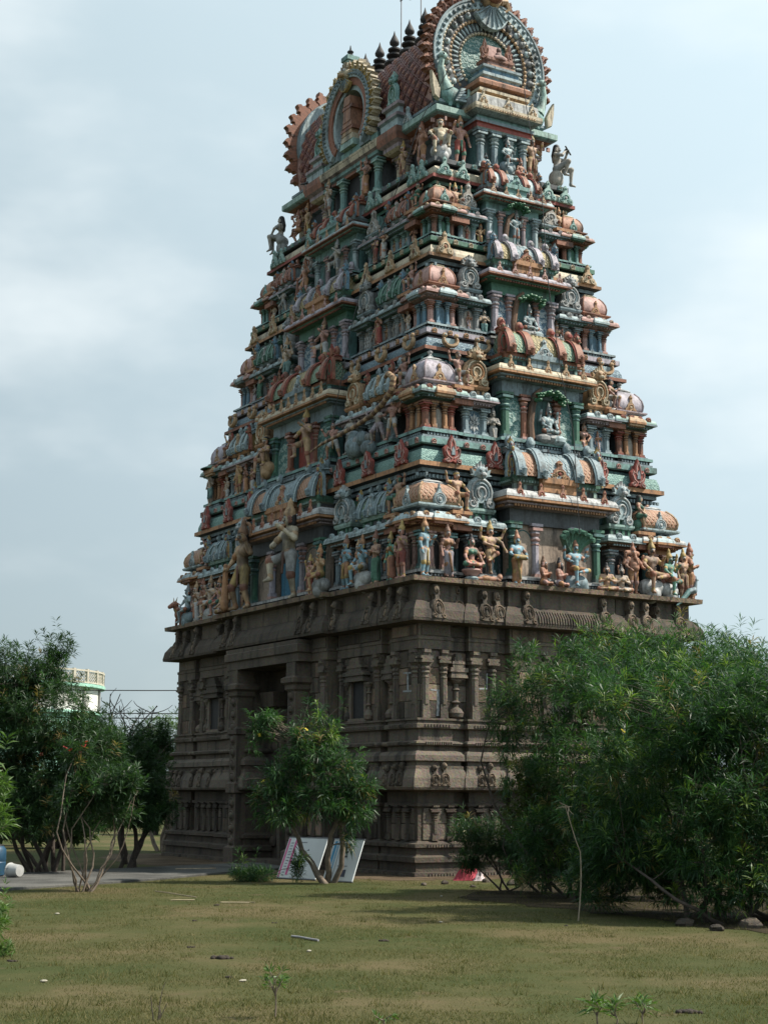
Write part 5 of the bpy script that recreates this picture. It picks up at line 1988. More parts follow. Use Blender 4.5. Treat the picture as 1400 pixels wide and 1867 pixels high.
def pose(name):
    if name in POSES:
        return POSES[name]
    A_down = lambda s: (s, (s * .17, .0, .62), (s * .175, -.05, .48))
    A_bless = lambda s: (s, (s * .18, -.02, .63), (s * .15, -.12, .74))
    A_up = lambda s: (s, (s * .22, -.01, .78), (s * .21, -.02, .96))
    A_hip = lambda s: (s, (s * .23, .01, .66), (s * .13, -.06, .56))
    A_pray = lambda s: (s, (s * .17, -.04, .62), (s * .025, -.13, .66))
    A_back = lambda s: (s, (s * .22, .02, .70), (s * .21, -.02, .86))
    kw = {}
    if name == 'stand':
        m = figure(name, [A_down(-1), A_bless(1)], std_legs())
    elif name == 'stand_hip':
        m = figure(name, [A_hip(-1), A_bless(1)], std_legs(), lean=.06)
    elif name == 'stand4':
        m = figure(name, [A_down(-1), A_bless(1), A_back(-1), A_back(1)], std_legs(), extra=[((-.21, -.04, .92), (-.21, -.04, .97), .03, .02, 'crown', 1), ((.21, -.04, .92), (.21, -.04, .97), .03, .02, 'crown', 1)])
    elif name == 'pray':
        m = figure(name, [A_pray(-1), A_pray(1)], std_legs(.05), crown='bun')
    elif name == 'pray_crown':
        m = figure(name, [A_pray(-1), A_pray(1)], std_legs(.05), skirt='long')
    elif name == 'lady':
        m = figure(name, [A_down(-1), A_bless(1)], std_legs(.045), female=True, skirt='long', lean=-.05)
    elif name == 'lady_up':
        m = figure(name, [A_up(-1), A_hip(1)], std_legs(.05), female=True, skirt='long', lean=.08, crown='bun')
    elif name == 'drummer':
        m = figure(name, [(-1, (-.20, -.06, .62), (-.14, -.14, .56)), (1, (.20, -.06, .62), (.14, -.14, .56))], std_legs(.05), skirt='long', extra=[((-.11, -.15, .54), (.11, -.15, .54), .055, .055, 'trim')])
    elif name == 'dance':        # one knee lifted across, guardian stance
        m = figure(name, [(-1, (-.20, -.10, .62), (-.05, -.16, .60)), (1, (.21, -.04, .66), (.10, -.15, .78))],
                   [(-1, (-.17, -.15, .44), (-.10, -.17, .24), (-.11, -.24, .21)), (1, (.09, -.02, .27), (.10, .02, .045), (.13, -.05, .02))], head_turn=-.5, lean=.05, h=.0085)
    elif name == 'guard':        # guardian with a club and a halo fan, weight on both legs
        m = figure(name, [(-1, (-.22, -.03, .62), (-.15, -.14, .52)), (1, (.24, -.02, .68), (.24, -.10, .84))], [(-1, (-.10, -.10, .28), (-.11, -.03, .045), (-.13, -.11, .02)), (1, (.10, -.03, .27), (.13, .02, .045), (.16, -.05, .02))],
                   h=.0085, extra=[((-.15, -.16, .55), (-.16, -.16, .10), .026, .050, 'crown', 1), ((-.16, -.16, .10), (-.16, -.16, .04), .055, .05, 'crown', 1)] +
                   [((.0 + .105 * math.cos(rad(a)), .05, .955 + .12 * math.sin(rad(a))), (.105 * math.cos(rad(a + 24)), .05, .955 + .12 * math.sin(rad(a + 24))), .022, .022, 'crown', 1) for a in range(-20, 200, 24)])
    elif name == 'nataraja':
        m = figure(name, [(-1, (-.20, -.08, .66), (.0, -.15, .60)), (1, (.22, -.05, .70), (.26, -.12, .55)), (-1, (-.24, .0, .78), (-.27, -.05, .92)), (1, (.24, .0, .80), (.28, -.05, .93))],
                   [(-1, (-.10, -.10, .33), (-.03, -.03, .10), (-.05, -.11, .08)), (1, (.02, -.18, .46), (-.12, -.16, .34), (-.18, -.20, .31))], lean=-.05)
    elif name == 'march':
        m = figure(name, [(-1, (-.22, -.05, .66), (-.28, -.10, .78)), (1, (.20, .0, .64), (.27, -.08, .60))], [(-1, (-.13, -.12, .32), (-.16, -.04, .06), (-.20, -.11, .03)), (1, (.12, .02, .27), (.17, .04, .045), (.21, -.03, .02))], lean=-.08, crown='bun', skirt=True)
    elif name == 'lotus':        # cross-legged, height about .66
        m = figure(name, [(-1, (-.18, -.04, .22), (-.12, -.15, .14)), (1, (.18, -.04, .22), (.12, -.15, .14))], [(-1, (-.20, -.10, .06), (.02, -.17, .045), (.08, -.18, .035)), (1, (.20, -.10, .06), (-.02, -.19, .055), (-.08, -.19, .05))],
                   pelvis=(0, 0, .085), crown='tall')
    elif name == 'lotus_pray':
        m = figure(name, [(-1, (-.17, -.05, .22), (-.025, -.13, .26)), (1, (.17, -.05, .22), (.025, -.13, .26))], [(-1, (-.20, -.10, .06), (.02, -.17, .045), (.08, -.18, .035)), (1, (.20, -.10, .06), (-.02, -.19, .055), (-.08, -.19, .05))],
                   pelvis=(0, 0, .085), crown='bun', beard=True)
    elif name == 'lotus4':
        m = figure(name, [(-1, (-.18, -.04, .22), (-.12, -.15, .14)), (1, (.18, -.04, .22), (.12, -.15, .14)), (-1, (-.23, .0, .30), (-.22, -.03, .46)), (1, (.23, 0, .30), (.22, -.03, .46))],
                   [(-1, (-.20, -.10, .06), (.02, -.17, .045), (.08, -.18, .035)), (1, (.20, -.10, .06), (-.02, -.19, .055), (-.08, -.19, .05))], pelvis=(0, 0, .085), crown='tall')
    elif name == 'lotus_lady':
        m = figure(name, [(-1, (-.17, -.05, .22), (-.17, -.12, .12)), (1, (.17, -.05, .22), (.17, -.12, .12))], [(-1, (-.20, -.10, .06), (.02, -.17, .045), (.08, -.18, .035)), (1, (.20, -.10, .06), (-.02, -.19, .055), (-.08, -.19, .05))],
                   pelvis=(0, 0, .085), crown='bun', female=True)
    elif name == 'throne':       # seated on a block, one leg folded, one down; height about .95
        m = figure(name, [(-1, (-.20, -.04, .56), (-.16, -.14, .46)), (1, (.20, -.04, .57), (.16, -.14, .66))], [(-1, (-.13, -.20, .37), (-.12, -.17, .07), (-.13, -.25, .04)), (1, (.20, -.16, .36), (.02, -.20, .32), (-.05, -.21, .31))],
                   pelvis=(0, 0, .40), extra=[((-.10, .03, .16), (.10, .03, .16), .15, .15, 'eye'), ((0, .03, .04), (0, -.02, .04), .16, .14, 'eye')])
    elif name == 'throne4':
        m = figure(name, [(-1, (-.20, -.04, .56), (-.20, -.14, .52)), (1, (.20, -.04, .57), (.18, -.14, .62)), (-1, (-.24, .02, .60), (-.27, -.02, .76)), (1, (.24, .02, .60), (.27, -.02, .76))],
                   [(-1, (-.12, -.20, .38), (-.10, -.18, .07), (-.11, -.26, .04)), (1, (.20, -.16, .36), (.02, -.20, .32), (-.05, -.21, .31))], pelvis=(0, 0, .40), crown='tall',
                   extra=[((-.12, .03, .12), (.12, .03, .12), .15, .17, 'eye'), ((-.2, .0, .04), (.22, -.02, .04), .10, .08, 'eye')])
    elif name == 'ledge':        # seated on a block against the wall, one arm raised to hold the ledge
        m = figure(name, [(-1, (-.24, -.02, .66), (-.30, -.05, .82)), (1, (.20, -.05, .56), (.19, -.17, .46))], [(-1, (-.09, -.18, .40), (-.06, -.15, .15), (-.07, -.23, .11)), (1, (.16, -.18, .38), (.18, -.14, .06), (.20, -.22, .03))],
                   pelvis=(0, 0, .40), crown='band', head_turn=.35, skirt='x', extra=[((-.03, .04, .18), (.05, .04, .18), .14, .14, 'cloth'), ((0, .04, .05), (.04, -.02, .05), .13, .12, 'cloth')])
    elif name == 'ledge_lady':
        m = figure(name, [(-1, (-.18, -.04, .56), (-.20, -.14, .46)), (1, (.24, -.03, .62), (.34, -.08, .68))], [(-1, (-.09, -.16, .39), (-.10, -.12, .12), (-.11, -.20, .08)), (1, (.14, -.20, .42), (.12, -.16, .16), (.14, -.24, .12))],
                   pelvis=(0, 0, .40), crown='long', female=True, head_turn=.5, skirt='x', extra=[((-.03, .04, .18), (.05, .04, .18), .14, .14, 'cloth'), ((0, .04, .05), (.04, -.02, .05), .13, .12, 'cloth')])
    elif name == 'squat':        # stout imp, both arms up under the ledge
        m = figure(name, [(-1, (-.24, -.02, .50), (-.22, -.03, .72)), (1, (.24, -.02, .50), (.22, -.03, .72))], [(-1, (-.20, -.16, .27), (-.13, -.08, .05), (-.15, -.16, .02)), (1, (.20, -.16, .27), (.13, -.08, .05), (.15, -.16, .02))],
                   pelvis=(0, 0, .24), belly=.085, crown='tall', skirt=True)
    elif name == 'stout':        # big seated giant on the top ledge, knees apart, one up
        m = figure(name, [(-1, (-.22, -.04, .56), (-.15, -.16, .42)), (1, (.22, -.06, .54), (.20, -.20, .50))], [(-1, (-.14, -.18, .36), (-.13, -.20, .08), (-.14, -.28, .04)), (1, (.17, -.17, .52), (.15, -.14, .22), (.17, -.22, .19))],
                   pelvis=(0, 0, .36), belly=.11, crown='band', skirt='x', extra=[((-.05, .05, .17), (.08, .05, .17), .15, .15, 'cloth'), ((0, .05, .04), (.05, -.02, .05), .13, .12, 'cloth')])
    elif name == 'soldier':      # standing giant, one fist raised
        m = figure(name, [(-1, (-.21, -.03, .66), (-.20, -.10, .84)), (1, (.20, .0, .63), (.20, -.06, .47))], std_legs(.085), skirt=True)
    elif name == 'flute':        # seated, playing a flute to one side
        m = figure(name, [(-1, (-.15, -.14, .60), (.03, -.17, .76)), (1, (.22, -.10, .62), (.16, -.17, .76))], [(-1, (-.05, -.24, .50), (-.03, -.16, .26), (-.04, -.24, .22)), (1, (.10, -.26, .38), (.12, -.24, .08), (.14, -.32, .05))],
                   pelvis=(0, 0, .38), crown='long', skirt='x', extra=[((-.12, -.20, .78), (.34, -.20, .79), .016, .016, 'hair', 1), ((0, .02, .22), (0, .02, .15), .14, .14, 'skin')])
    elif name == 'sit_lady':     # seated on the ledge corner, hands on knee
        m = figure(name, [(-1, (-.15, -.10, .56), (-.06, -.22, .44)), (1, (.15, -.10, .56), (.06, -.22, .44))], [(-1, (-.06, -.24, .40), (-.07, -.22, .10), (-.08, -.30, .06)), (1, (.06, -.26, .42), (.07, -.22, .12), (.08, -.30, .08))],
                   pelvis=(0, 0, .38), crown='long', female=True, skirt='x', extra=[((-.05, .03, .30), (.05, .03, .30), .12, .12, 'cloth'), ((0, .03, .10), (0, .03, .15), .13, .13, 'cloth')])
    elif name == 'ganesha':
        m = figure(name, [(-1, (-.22, -.05, .60), (-.18, -.15, .52)), (1, (.22, -.05, .60), (.18, -.15, .56)), (-1, (-.25, .0, .66), (-.24, -.04, .80)), (1, (.25, .0, .66), (.24, -.04, .80))], std_legs(.07), belly=.12, moustache=False,
                   extra=[((0, -.06, .89), (.0, -.10, .78), .034, .030, 'skin'), ((0, -.10, .78), (.03, -.14, .66), .030, .022, 'skin'), ((-.05, .01, .91), (-.14, .03, .89), .05, .06, 'skin'), ((.05, .01, .91), (.14, .03, .89), .05, .06, 'skin')])
    elif name == 'bird_man':     # winged attendant seen from the side, cloak behind
        m = figure(name, [A_pray(-1), A_pray(1)], std_legs(.05), skirt='long', extra=[((.0, .10, .78), (.0, .16, .20), .12, .10, 'trim'), ((.05, .06, .80), (.34, .12, .62), .06, .03, 'cloth'), ((.34, .12, .62), (.40, .10, .55), .035, .02, 'cloth'),
                                                                                       ((-.05, .06, .80), (-.24, .12, .62), .06, .03, 'cloth')])
    POSES[name] = m
    return m


def colours(*k):
    return dict(zip(KEYS, k))


STY = {
    'gold_orange': colours('skin', 'tan', 'gold', 'black', 'rust', 'white'),
    'pale': colours('skinpale', 'white', 'tan', 'black', 'copper', 'white'),
    'blue_white': colours('skinblue', 'white', 'orange', 'black', 'gold', 'white'),
    'blue_orange': colours('skinblue', 'orange', 'copper', 'black', 'gold', 'greyblue'),
    'pink_lilac': colours('skinpink', 'lilac', 'copper', 'black', 'orange', 'white'),
    'green_red': colours('skinpink', 'red', 'orange', 'black', 'green', 'white'),
    'green_skin': colours('skingreen', 'rust', 'gold', 'black', 'orange', 'white'),
    'orange': colours('copper', 'orange', 'rust', 'brown', 'pink', 'white'),
    'brown_white': colours('skinpink', 'white', 'brown', 'black', 'tan', 'white'),
    'tan_gold': colours('tan', 'gold', 'orange', 'black', 'rust', 'grey'),
    'grey_blue': colours('paleblue', 'greyblue', 'grey', 'black', 'rust', 'greyblue'),
    'grey': colours('plaster', 'grey', 'grey', 'black', 'plaster', 'grey'),
    'green': colours('skin', 'green', 'rust', 'black', 'green', 'white'),
    'red': colours('skinpink', 'red', 'gold', 'black', 'rust', 'white'),
    'lilac': colours('plaster', 'lilac', 'mauve', 'black', 'mauve', 'white'),
    'pale_big': colours('cream', 'white', 'tan', 'black', 'rust', 'white'),
    'teal': colours('skinpale', 'teal', 'tan', 'black', 'dteal', 'white'),
}


def statue(pname, style, face, t, d, z, h, label, group, turn=0.0, name='statue', mirror=False):
    """a sculpted figure standing on the tower: t along the face, d outward distance of its feet, z of the ledge"""
    me = pose(pname)
    x, y = on(face, t, d)
    o = put(name, me, None, W2(x, y, z), TOWER_ROT + FACE[face] + turn, (-h if mirror else h, h, h))
    st = STY[style]
    for i, k in enumerate(KEYS):
        o.material_slots[i].link = 'OBJECT'
        o.material_slots[i].material = MATS[st[k]]
    tag(o, label, 'statue', group)
    return o

# ------------------------------------------------------------------ the statues
G1 = 'painted statues standing on the stone slab'
G2 = 'painted statues on the upper storeys'
G3 = 'large statues on the top ledge below the roof'
S = statue
ROW = 6.03
# short side, on the slab, from the near corner to the far one
S('stand', 'blue_white', 'R', -3.50, 6.15, ROW, 1.12, 'pale blue statue with white cloth at the near corner of the slab', G1, turn=.5)
S('lady', 'pink_lilac', 'R', -2.90, 6.12, ROW + .04, 1.02, 'statue of a woman in a lilac skirt second from the near corner', G1)
S('lotus_lady', 'green_red', 'R', -2.32, 6.12, ROW + .28, 1.12, 'green bloused statue seated on a pink lotus bowl', G1)
S('nataraja', 'gold_orange', 'R', -1.82, 6.12, ROW + .10, 1.10, 'four armed dancing statue treading on a small lying figure', G1)
S('drummer', 'blue_orange', 'R', -1.20, 6.20, ROW, 1.05, 'blue faced statue in yellow skirt holding a drum', G1)
S('lotus_pray', 'orange', 'R', -.58, 6.32, ROW, 1.0, 'orange kneeling sage left of the blue deity, farther one', G1, turn=.6)
S('lotus_pray', 'pink_lilac', 'R', -.17, 6.34, ROW, 1.0, 'pink kneeling sage with one leg hanging, beside the blue deity', G1, turn=.6)
d1 = S('throne4', 'blue_orange', 'R', .32, 6.25, ROW, 1.12, 'four armed blue deity seated under a green serpent hood', G1)
S('lotus_pray', 'gold_orange', 'R', 1.15, 6.30, ROW, 1.0, 'bearded cross legged sage nearest the blue deity on its right', G1, turn=-.4)
S('lotus_pray', 'pale', 'R', 1.56, 6.30, ROW, 1.0, 'pale grey haired cross legged sage beside the elephant headed statue', G1, turn=-.3)
S('ganesha', 'orange', 'R', 2.02, 6.16, ROW, 1.06, 'orange elephant headed statue with four arms', G1)
S('throne', 'gold_orange', 'R', 2.58, 6.14, ROW, 1.30, 'large seated statue with tall hair and a white lap cloth', G1)
S('throne', 'green_skin', 'R', 3.08, 6.16, ROW, 1.10, 'green faced statue seated in a red skirt near the far end', G1, turn=.3)
S('stand4', 'gold_orange', 'R', 3.52, 6.14, ROW, 1.05, 'four armed standing statue with green sash next to the peacock', G1)
S('bird_man', 'orange', 'R', 3.80, 6.05, ROW, 1.20, 'orange winged figure at the far right corner of the slab', G1, turn=.9)
# long side, on the slab, from the near corner
S('stand_hip', 'red', 'L', -5.62, 3.74, ROW, 1.10, 'red robed statue leaning on a club at the near corner, shaded side', G1)
S('lady', 'green_skin', 'L', -5.22, 3.74, ROW, .95, 'slim green faced statue in dark red skirt on the shaded side', G1)
S('pray_crown', 'green', 'L', -4.62, 3.76, ROW, 1.05, 'statue in a dark green wrap holding a bundle on the shaded side', G1)
S('throne', 'blue_white', 'L', -4.05, 3.76, ROW, 1.12, 'blue seated statue in a white skirt holding a child', G1)
S('lady', 'pale', 'L', -3.72, 3.66, ROW + .2, .80, 'small pale figure standing between the two blue statues', G1)
S('stand_hip', 'blue_orange', 'L', -3.36, 3.78, ROW, 1.10, 'blue standing statue in a yellow and red skirt', G1)
S('throne', 'tan_gold', 'L', -2.62, 4.02, ROW, 1.08, 'yellow skirted statue seated on a teal rock beside the dancing giant', G1)
S('dance', 'pale_big', 'L', -.98, 3.96, ROW, 2.12, 'giant pale guardian with one knee lifted right of the blue doorway', G1)
S('guard', 'tan_gold', 'L', 1.45, 3.96, ROW, 2.02, 'giant gold crowned guardian with a club left of the blue doorway', G1)
S('lotus4', 'gold_orange', 'L', 2.42, 3.95, ROW, 1.25, 'crouching golden figure by the knee of the crowned guardian', G1)
S('throne', 'green_red', 'L', 3.15, 3.76, ROW, 1.05, 'seated statue in a red skirt near the far left pavilion', G1)
S('throne4', 'pale', 'L', 3.70, 3.76, ROW, 1.12, 'pale seated statue with raised arms at the far left', G1)
S('stand', 'orange', 'L', 4.22, 3.74, ROW, 1.0, 'orange skirted standing statue in the far left row', G1)
S('lady', 'pale', 'L', 4.62, 3.74, ROW, .98, 'pale standing woman statue in the far left row', G1)
S('throne', 'grey_blue', 'L', 5.15, 3.76, ROW, 1.05, 'grey blue seated statue beside the red bull', G1)
S('stand4', 'red', 'L', -2.05, 3.96, ROW, .85, 'small red figure standing behind the lifted knee of the giant', G1)

# plinths that carry the figures seated between the pavilion roofs
PLN = MB()
PLN.sweep(rect(.22, .22), [(.02, -.42), (.02, -.30), (-.03, -.28), (-.03, -.10), (.03, -.07), (.03, 0), (-.05, .001)], ['rust', 'beige', 'brown', 'rust', 'orange', 'rust'])
PLN = PLN.mesh('statue_plinth', 0)


def seated(T, pname, style, face, t, h, label, mirror=False, turn=0.0, dd=0.0, up=.08):
    z = T['z0'] + T['k']['k1'] + up
    d = (T['W'][1] if face == 'R' else T['W'][0]) - .10 + dd
    x, y = on(face, t, d)
    put('statue_plinth', PLN, GOP, (x, y, z), FACE[face])
    S(pname, style, face, t, d, z, h, label, G2, turn=turn, mirror=mirror)


T1, T2, T3, T4 = TIERS
seated(T1, 'ledge', 'gold_orange', 'R', -2.48, .98, 'moustached tan figure seated under the teal ledge beside the copper dome')
seated(T1, 'ledge_lady', 'green', 'R', 2.55, .98, 'long haired figure in green seated beside the right copper dome', turn=.6)
seated(T1, 'ledge', 'green', 'L', -4.88, .98, 'green and red clad figure propping the ledge beside the near dome, shaded side', mirror=True)
seated(T1, 'ledge', 'brown_white', 'L', 4.80, .95, 'brown figure propping the ledge above the far left dome')
seated(T2, 'ledge', 'brown_white', 'R', -2.12, .90, 'bare chested man in white seated under the red ledge beside the pale dome')
seated(T2, 'ledge_lady', 'brown_white', 'R', 2.15, .88, 'dark haired woman in white seated beside the right pale dome', turn=.5)
seated(T2, 'ledge', 'brown_white', 'L', -4.45, .92, 'dark haired man in white seated beside the near pale dome, shaded side', mirror=True)
seated(T2, 'ledge', 'gold_orange', 'L', 4.42, .85, 'tan figure propping the ledge above the far left pale dome')
seated(T3, 'ledge', 'brown_white', 'L', -3.92, .80, 'brown man seated left of the near pink dome, shaded side', mirror=True)
seated(T3, 'ledge', 'tan_gold', 'L', 3.92, .78, 'small figure propping the ledge above the far left pink dome')
seated(T4, 'squat', 'gold_orange', 'R', -1.50, .72, 'squat crowned imp holding up the red ledge above the near orange dome', up=.06)
seated(T4, 'squat', 'tan_gold', 'R', 1.50, .72, 'squat crowned imp holding up the red ledge near the right edge', up=.06, turn=.3)
seated(T4, 'ledge_lady', 'green', 'L', -3.62, .80, 'reddish woman in green seated beside the near orange dome, shaded side')
seated(T4, 'squat', 'brown_white', 'L', 3.60, .68, 'small imp holding up the red ledge at the far left', up=.06)

# deities in the middle niches of the short side, each under a tree
plain('leaf_paint', (.03, .12, .06), .6, var=.5, scale=20)


def canopy_tree(o, h, left=-.42, top=1.0):
    b = MB()
    b.tube([(left, .06, -.25), (left - .03, .06, .2), (left + .02, .05, .55), (left + .10, .03, .85), (left + .25, 0, 1.0)], [.10, .085, .08, .07, .04], 8, 'brown')
    put('tree_trunk', b.mesh('tree_trunk', 45), o)
    b = MB()
    r = random.Random(int(h * 1000))
    for i in range(34):
        a = math.pi * (i + .5) / 34
        for q in range(2):
            rr = .30 + r.uniform(-.05, .06)
            p = (.0 + rr * math.cos(a) * 1.15, -.10 + r.uniform(-.14, .16), top - .10 + .20 * math.sin(a) + r.uniform(-.03, .03))
            b.ball(p, (r.uniform(.04, .07), r.uniform(.04, .07), r.uniform(.025, .045)), 'leaf_paint', 6, 4)
    put('leaf_canopy', b.mesh('leaf_canopy', 30), o)
    b = MB()
    b.ball((0, .02, -.10), (.36, .22, .14), 'grey', 10, 6)
    b.ball((.18, -.08, -.12), (.20, .16, .12), 'paleblue', 8, 5)
    b.ball((-.20, -.08, -.12), (.18, .15, .11), 'grey', 8, 5)
    put('rock_seat', b.mesh('rock_seat', 40), o)


o = S('lotus4', 'grey_blue', 'R', .14, T2['W'][1] + .16, T2['z0'] + .42, 1.05, 'blue grey cross legged deity under a leafy tree, lower of two', G2)
canopy_tree(o, 1.0, top=.80)
o = S('lotus', 'grey_blue', 'R', .10, T3['W'][1] + .16, T3['z0'] + .34, .90, 'blue grey cross legged deity under a leafy tree, upper of two', G2)
canopy_tree(o, .8, top=.80)
o = S('stand_hip', 'grey_blue', 'R', .02, T4['W'][1] + .18, T4['z0'] + .18, .78, 'grey standing deity with red belt beside a calf in the top niche', G2)
canopy_tree(o, .7, left=-.32, top=1.16)
b = MB()
for i in range(7):
    a = rad(15 + i * 25)
    b.tube([(0, .06, .62), (.20 * math.cos(a), .04, .85 + .12 * math.sin(a)), (.34 * math.cos(a), -.06, .95 + .20 * math.sin(a)), (.38 * math.cos(a), -.16, .92 + .19 * math.sin(a))], [.08, .07, .075, .05], 7, 'green')
b.tube([(.0, .05, .15), (.0, .08, .5), (0, .06, .9)], [.14, .12, .1], 8, 'rust')
put('serpent_hood', b.mesh('serpent_hood', 45), d1)
b = MB()
b.lathe([(.05, 0), (.15, .02), (.17, .06), (.10, .10), (.16, .15), (.21, .22), (.20, .25), (.02, .26)], 12, ['paleblue', 'paleblue', 'paleblue', 'pink', 'pink', 'pink', 'lilac'])
o = put('lotus_bowl', b.mesh('lotus_bowl', 40), None, W2(-2.32, -6.12, ROW), TOWER_ROT)
tag(o, 'pink and pale blue lotus bowl under the seated green statue', 'pedestal')
lying = sdf_mesh('lying_imp', [((-.16, 0, .06), (.10, 0, .06), .055, .05, 'skin'), ((.16, -.02, .10), (.17, -.02, .10), .055, .05, 'skin'), ((-.16, 0, .06), (-.34, .02, .05), .045, .03, 'skin'), ((.08, .0, .06), (.12, -.10, .03), .03, .02, 'skin'),
                               ((.18, .0, .13), (.19, .02, .13), .05, .045, 'hair', 1), ((-.10, 0, .06), (-.18, 0, .06), .06, .055, 'cloth')], KEYS)
o = put('statue', lying, None, W2(-1.86, -6.22, ROW), TOWER_ROT, 1.1)
for i, k in enumerate(KEYS):
    o.material_slots[i].link = 'OBJECT'
    o.material_slots[i].material = MATS[STY['orange'][k]]
tag(o, 'small orange imp lying under the foot of the dancing statue', 'statue', G1)

# upper storeys, long side
S('dance', 'gold_orange', 'L', -.62, T2['W'][0] + .30, T2['z0'] + .12, 1.34, 'tan guardian with lifted knee right of the red doorway', G2)
S('stout', 'gold_orange', 'L', 1.62, T2['W'][0] + .24, T2['z0'] + .34, 1.15, 'stout moustached guardian seated left of the red doorway', G2)
S('stand', 'tan_gold', 'L', 3.42, T2['W'][0] + .10, T2['z0'] + .14, .98, 'tan robed statue of the pair left of the seated guardian', G2)
S('lady', 'orange', 'L', 3.02, T2['W'][0] + .10, T2['z0'] + .14, .72, 'small child statue beside the tan robed statue', G2)
u = S('stand_hip', 'teal', 'L', 5.15, T2['W'][0] + .12, T2['z0'] + .10, .95, 'figure under a dark parasol at the far left edge', G2)
b = MB()
b.lathe([(.02, 1.22), (.30, 1.10), (.31, 1.08), (.04, 1.16)], 14, 'green')
b.tube([(.0, 0, 1.0), (0, 0, 1.3)], .012, 5, 'brown')
put('parasol', b.mesh('parasol', 40), u)
for i, (t, st, lb) in enumerate(((-1.75, 'brown_white', 'leftmost of the four men pulling the golden serpent'), (-2.55, 'grey', 'grey man pulling the golden serpent, second from the left'),
                                 (-3.78, 'lilac', 'third man from the left pulling the golden serpent'), (-4.38, 'brown_white', 'man nearest the raised tail of the golden serpent'))):
    S('march', st, 'L', t, T2['W'][0] + .16, T2['z0'] + .14, .92, lb, G2, turn=.5, mirror=i % 2 == 1)
b = MB()
pts = [(-3.42, -.95, 9.62), (-3.45, -1.6, 9.70), (-3.47, -2.4, 9.74), (-3.48, -3.2, 9.80), (-3.48, -3.9, 9.90), (-3.47, -4.4, 10.08), (-3.45, -4.72, 10.32), (-3.44, -4.78, 10.58), (-3.45, -4.58, 10.72), (-3.46, -4.42, 10.64)]
rr = [.015, .035, .045, .05, .055, .06, .065, .065, .06, .035]
fine, fr = [], []
for i in range(len(pts) - 1):
    for k in range(5):
        t = k / 5
        fine.append(tuple(a + (c - a) * t for a, c in zip(pts[i], pts[i + 1])))
        fr.append((rr[i] + (rr[i + 1] - rr[i]) * t) * (1.12 if (i * 5 + k) % 2 else .94))
b.tube(fine, fr, 8, 'tan')
me = b.mesh('serpent', 60)
me.materials.append(MATS['brown'])
for p in me.polygons:
    if (p.index // 8) % 2:
        p.material_index = 1
o = put('serpent_statue', me, None, TOWER_LOC, TOWER_ROT)
tag(o, 'long ribbed golden serpent pulled by four men, tail raised beside the corner pavilion', 'statue')
b = MB()
_r = random.Random(3)
for i in range(16):
    k = _r.uniform(.12, .24)
    b.ball((-3.34 + _r.uniform(-.05, .05), -3.15 + _r.uniform(-.42, .42), 9.22 + _r.uniform(0, .38)), (k * .8, k, k * _r.uniform(.7, 1.1)), 'greyblue' if i % 3 else 'grey', 8, 5)
o = put('rock_statue', b.mesh('rock', 45), None, TOWER_LOC, TOWER_ROT)
tag(o, 'blue grey plaster rock between the men pulling the serpent', 'rock')
S('dance', 'brown_white', 'L', -.50, T3['W'][0] + .30, T3['z0'] + .10, 1.12, 'white kilted guardian with lifted knee right of the green doorway', G2)
S('stand4', 'teal', 'L', 1.52, T3['W'][0] + .26, T3['z0'] + .10, 1.12, 'pale guardian with green peacock fan left of the green doorway', G2)
S('lady', 'red', 'L', -2.78, T3['W'][0] + .10, T3['z0'] + .12, .80, 'red skirted woman statue in the bay right of the flower panel', G2)
S('lady_up', 'green', 'L', 3.35, T3['W'][0] + .10, T3['z0'] + .12, .82, 'woman in a green skirt with raised arm on the far left bay', G2)
S('dance', 'grey', 'L', -.42, T4['W'][0] + .28, T4['z0'] + .10, .94, 'pale dancing guardian right of the plaster doorway, topmost storey', G2)
S('guard', 'orange', 'L', 1.28, T4['W'][0] + .26, T4['z0'] + .10, .94, 'rust coloured guardian with a round shield left of the plaster doorway', G2)
S('lady_up', 'pale', 'L', -2.42, T4['W'][0] + .12, T4['z0'] + .06, .78, 'pale woman with raised arm and green sash, topmost storey', G2)
S('pray', 'red', 'L', -2.05, T4['W'][0] + .12, T4['z0'] + .06, .70, 'small red statue beside the woman with the green sash', G2)
S('march', 'grey', 'L', 2.75, T4['W'][0] + .12, T4['z0'] + .06, .70, 'grey climbing figure on the far left bay, topmost storey', G2)

# the top ledge below the roof
ZT = Z_TOP
S('stout', 'pale_big', 'R', -1.72, 4.02, ZT, 1.15, 'stout pale giant seated at the near corner under the roof', G3, turn=-.45)
S('soldier', 'green_red', 'R', -1.10, 3.92, ZT, 1.14, 'bare chested giant in green shorts raising his fist', G3)
S('soldier', 'orange', 'L', -3.22, 1.72, ZT, 1.12, 'brown giant with raised arm left of the stout pale giant', G3, mirror=True)
S('lotus_pray', 'grey_blue', 'R', -.45, 4.05, ZT + .02, .62, 'grey praying sage by the blue column below the great arch', G3)
S('throne', 'grey_blue', 'R', .10, 4.18, ZT, .85, 'grey blue deity on a throne below the great arch', G3)
S('lotus', 'orange', 'R', .52, 4.12, ZT, .68, 'orange cross legged figure beside the throne', G3)
S('soldier', 'gold_orange', 'R', .98, 3.95, ZT, 1.14, 'moustached giant in red shorts right of the throne', G3, mirror=True)
S('flute', 'grey', 'R', 1.72, 3.98, ZT, 1.28, 'grey flute player seated on the right end of the top ledge', G3, turn=.7)
S('sit_lady', 'grey', 'L', 3.92, 1.80, ZT, 1.25, 'grey long haired woman seated on the far left end of the top ledge', G3, turn=-.9)
S('stand_hip', 'gold_orange', 'L', -2.32, 1.70, ZT, .95, 'tan figure dancing beside the cream columns under the roof', G3)
S('lady_up', 'orange', 'L', -.90, 1.92, ZT + .1, .95, 'red skirted woman on the right of the dark roof doorway', G3)
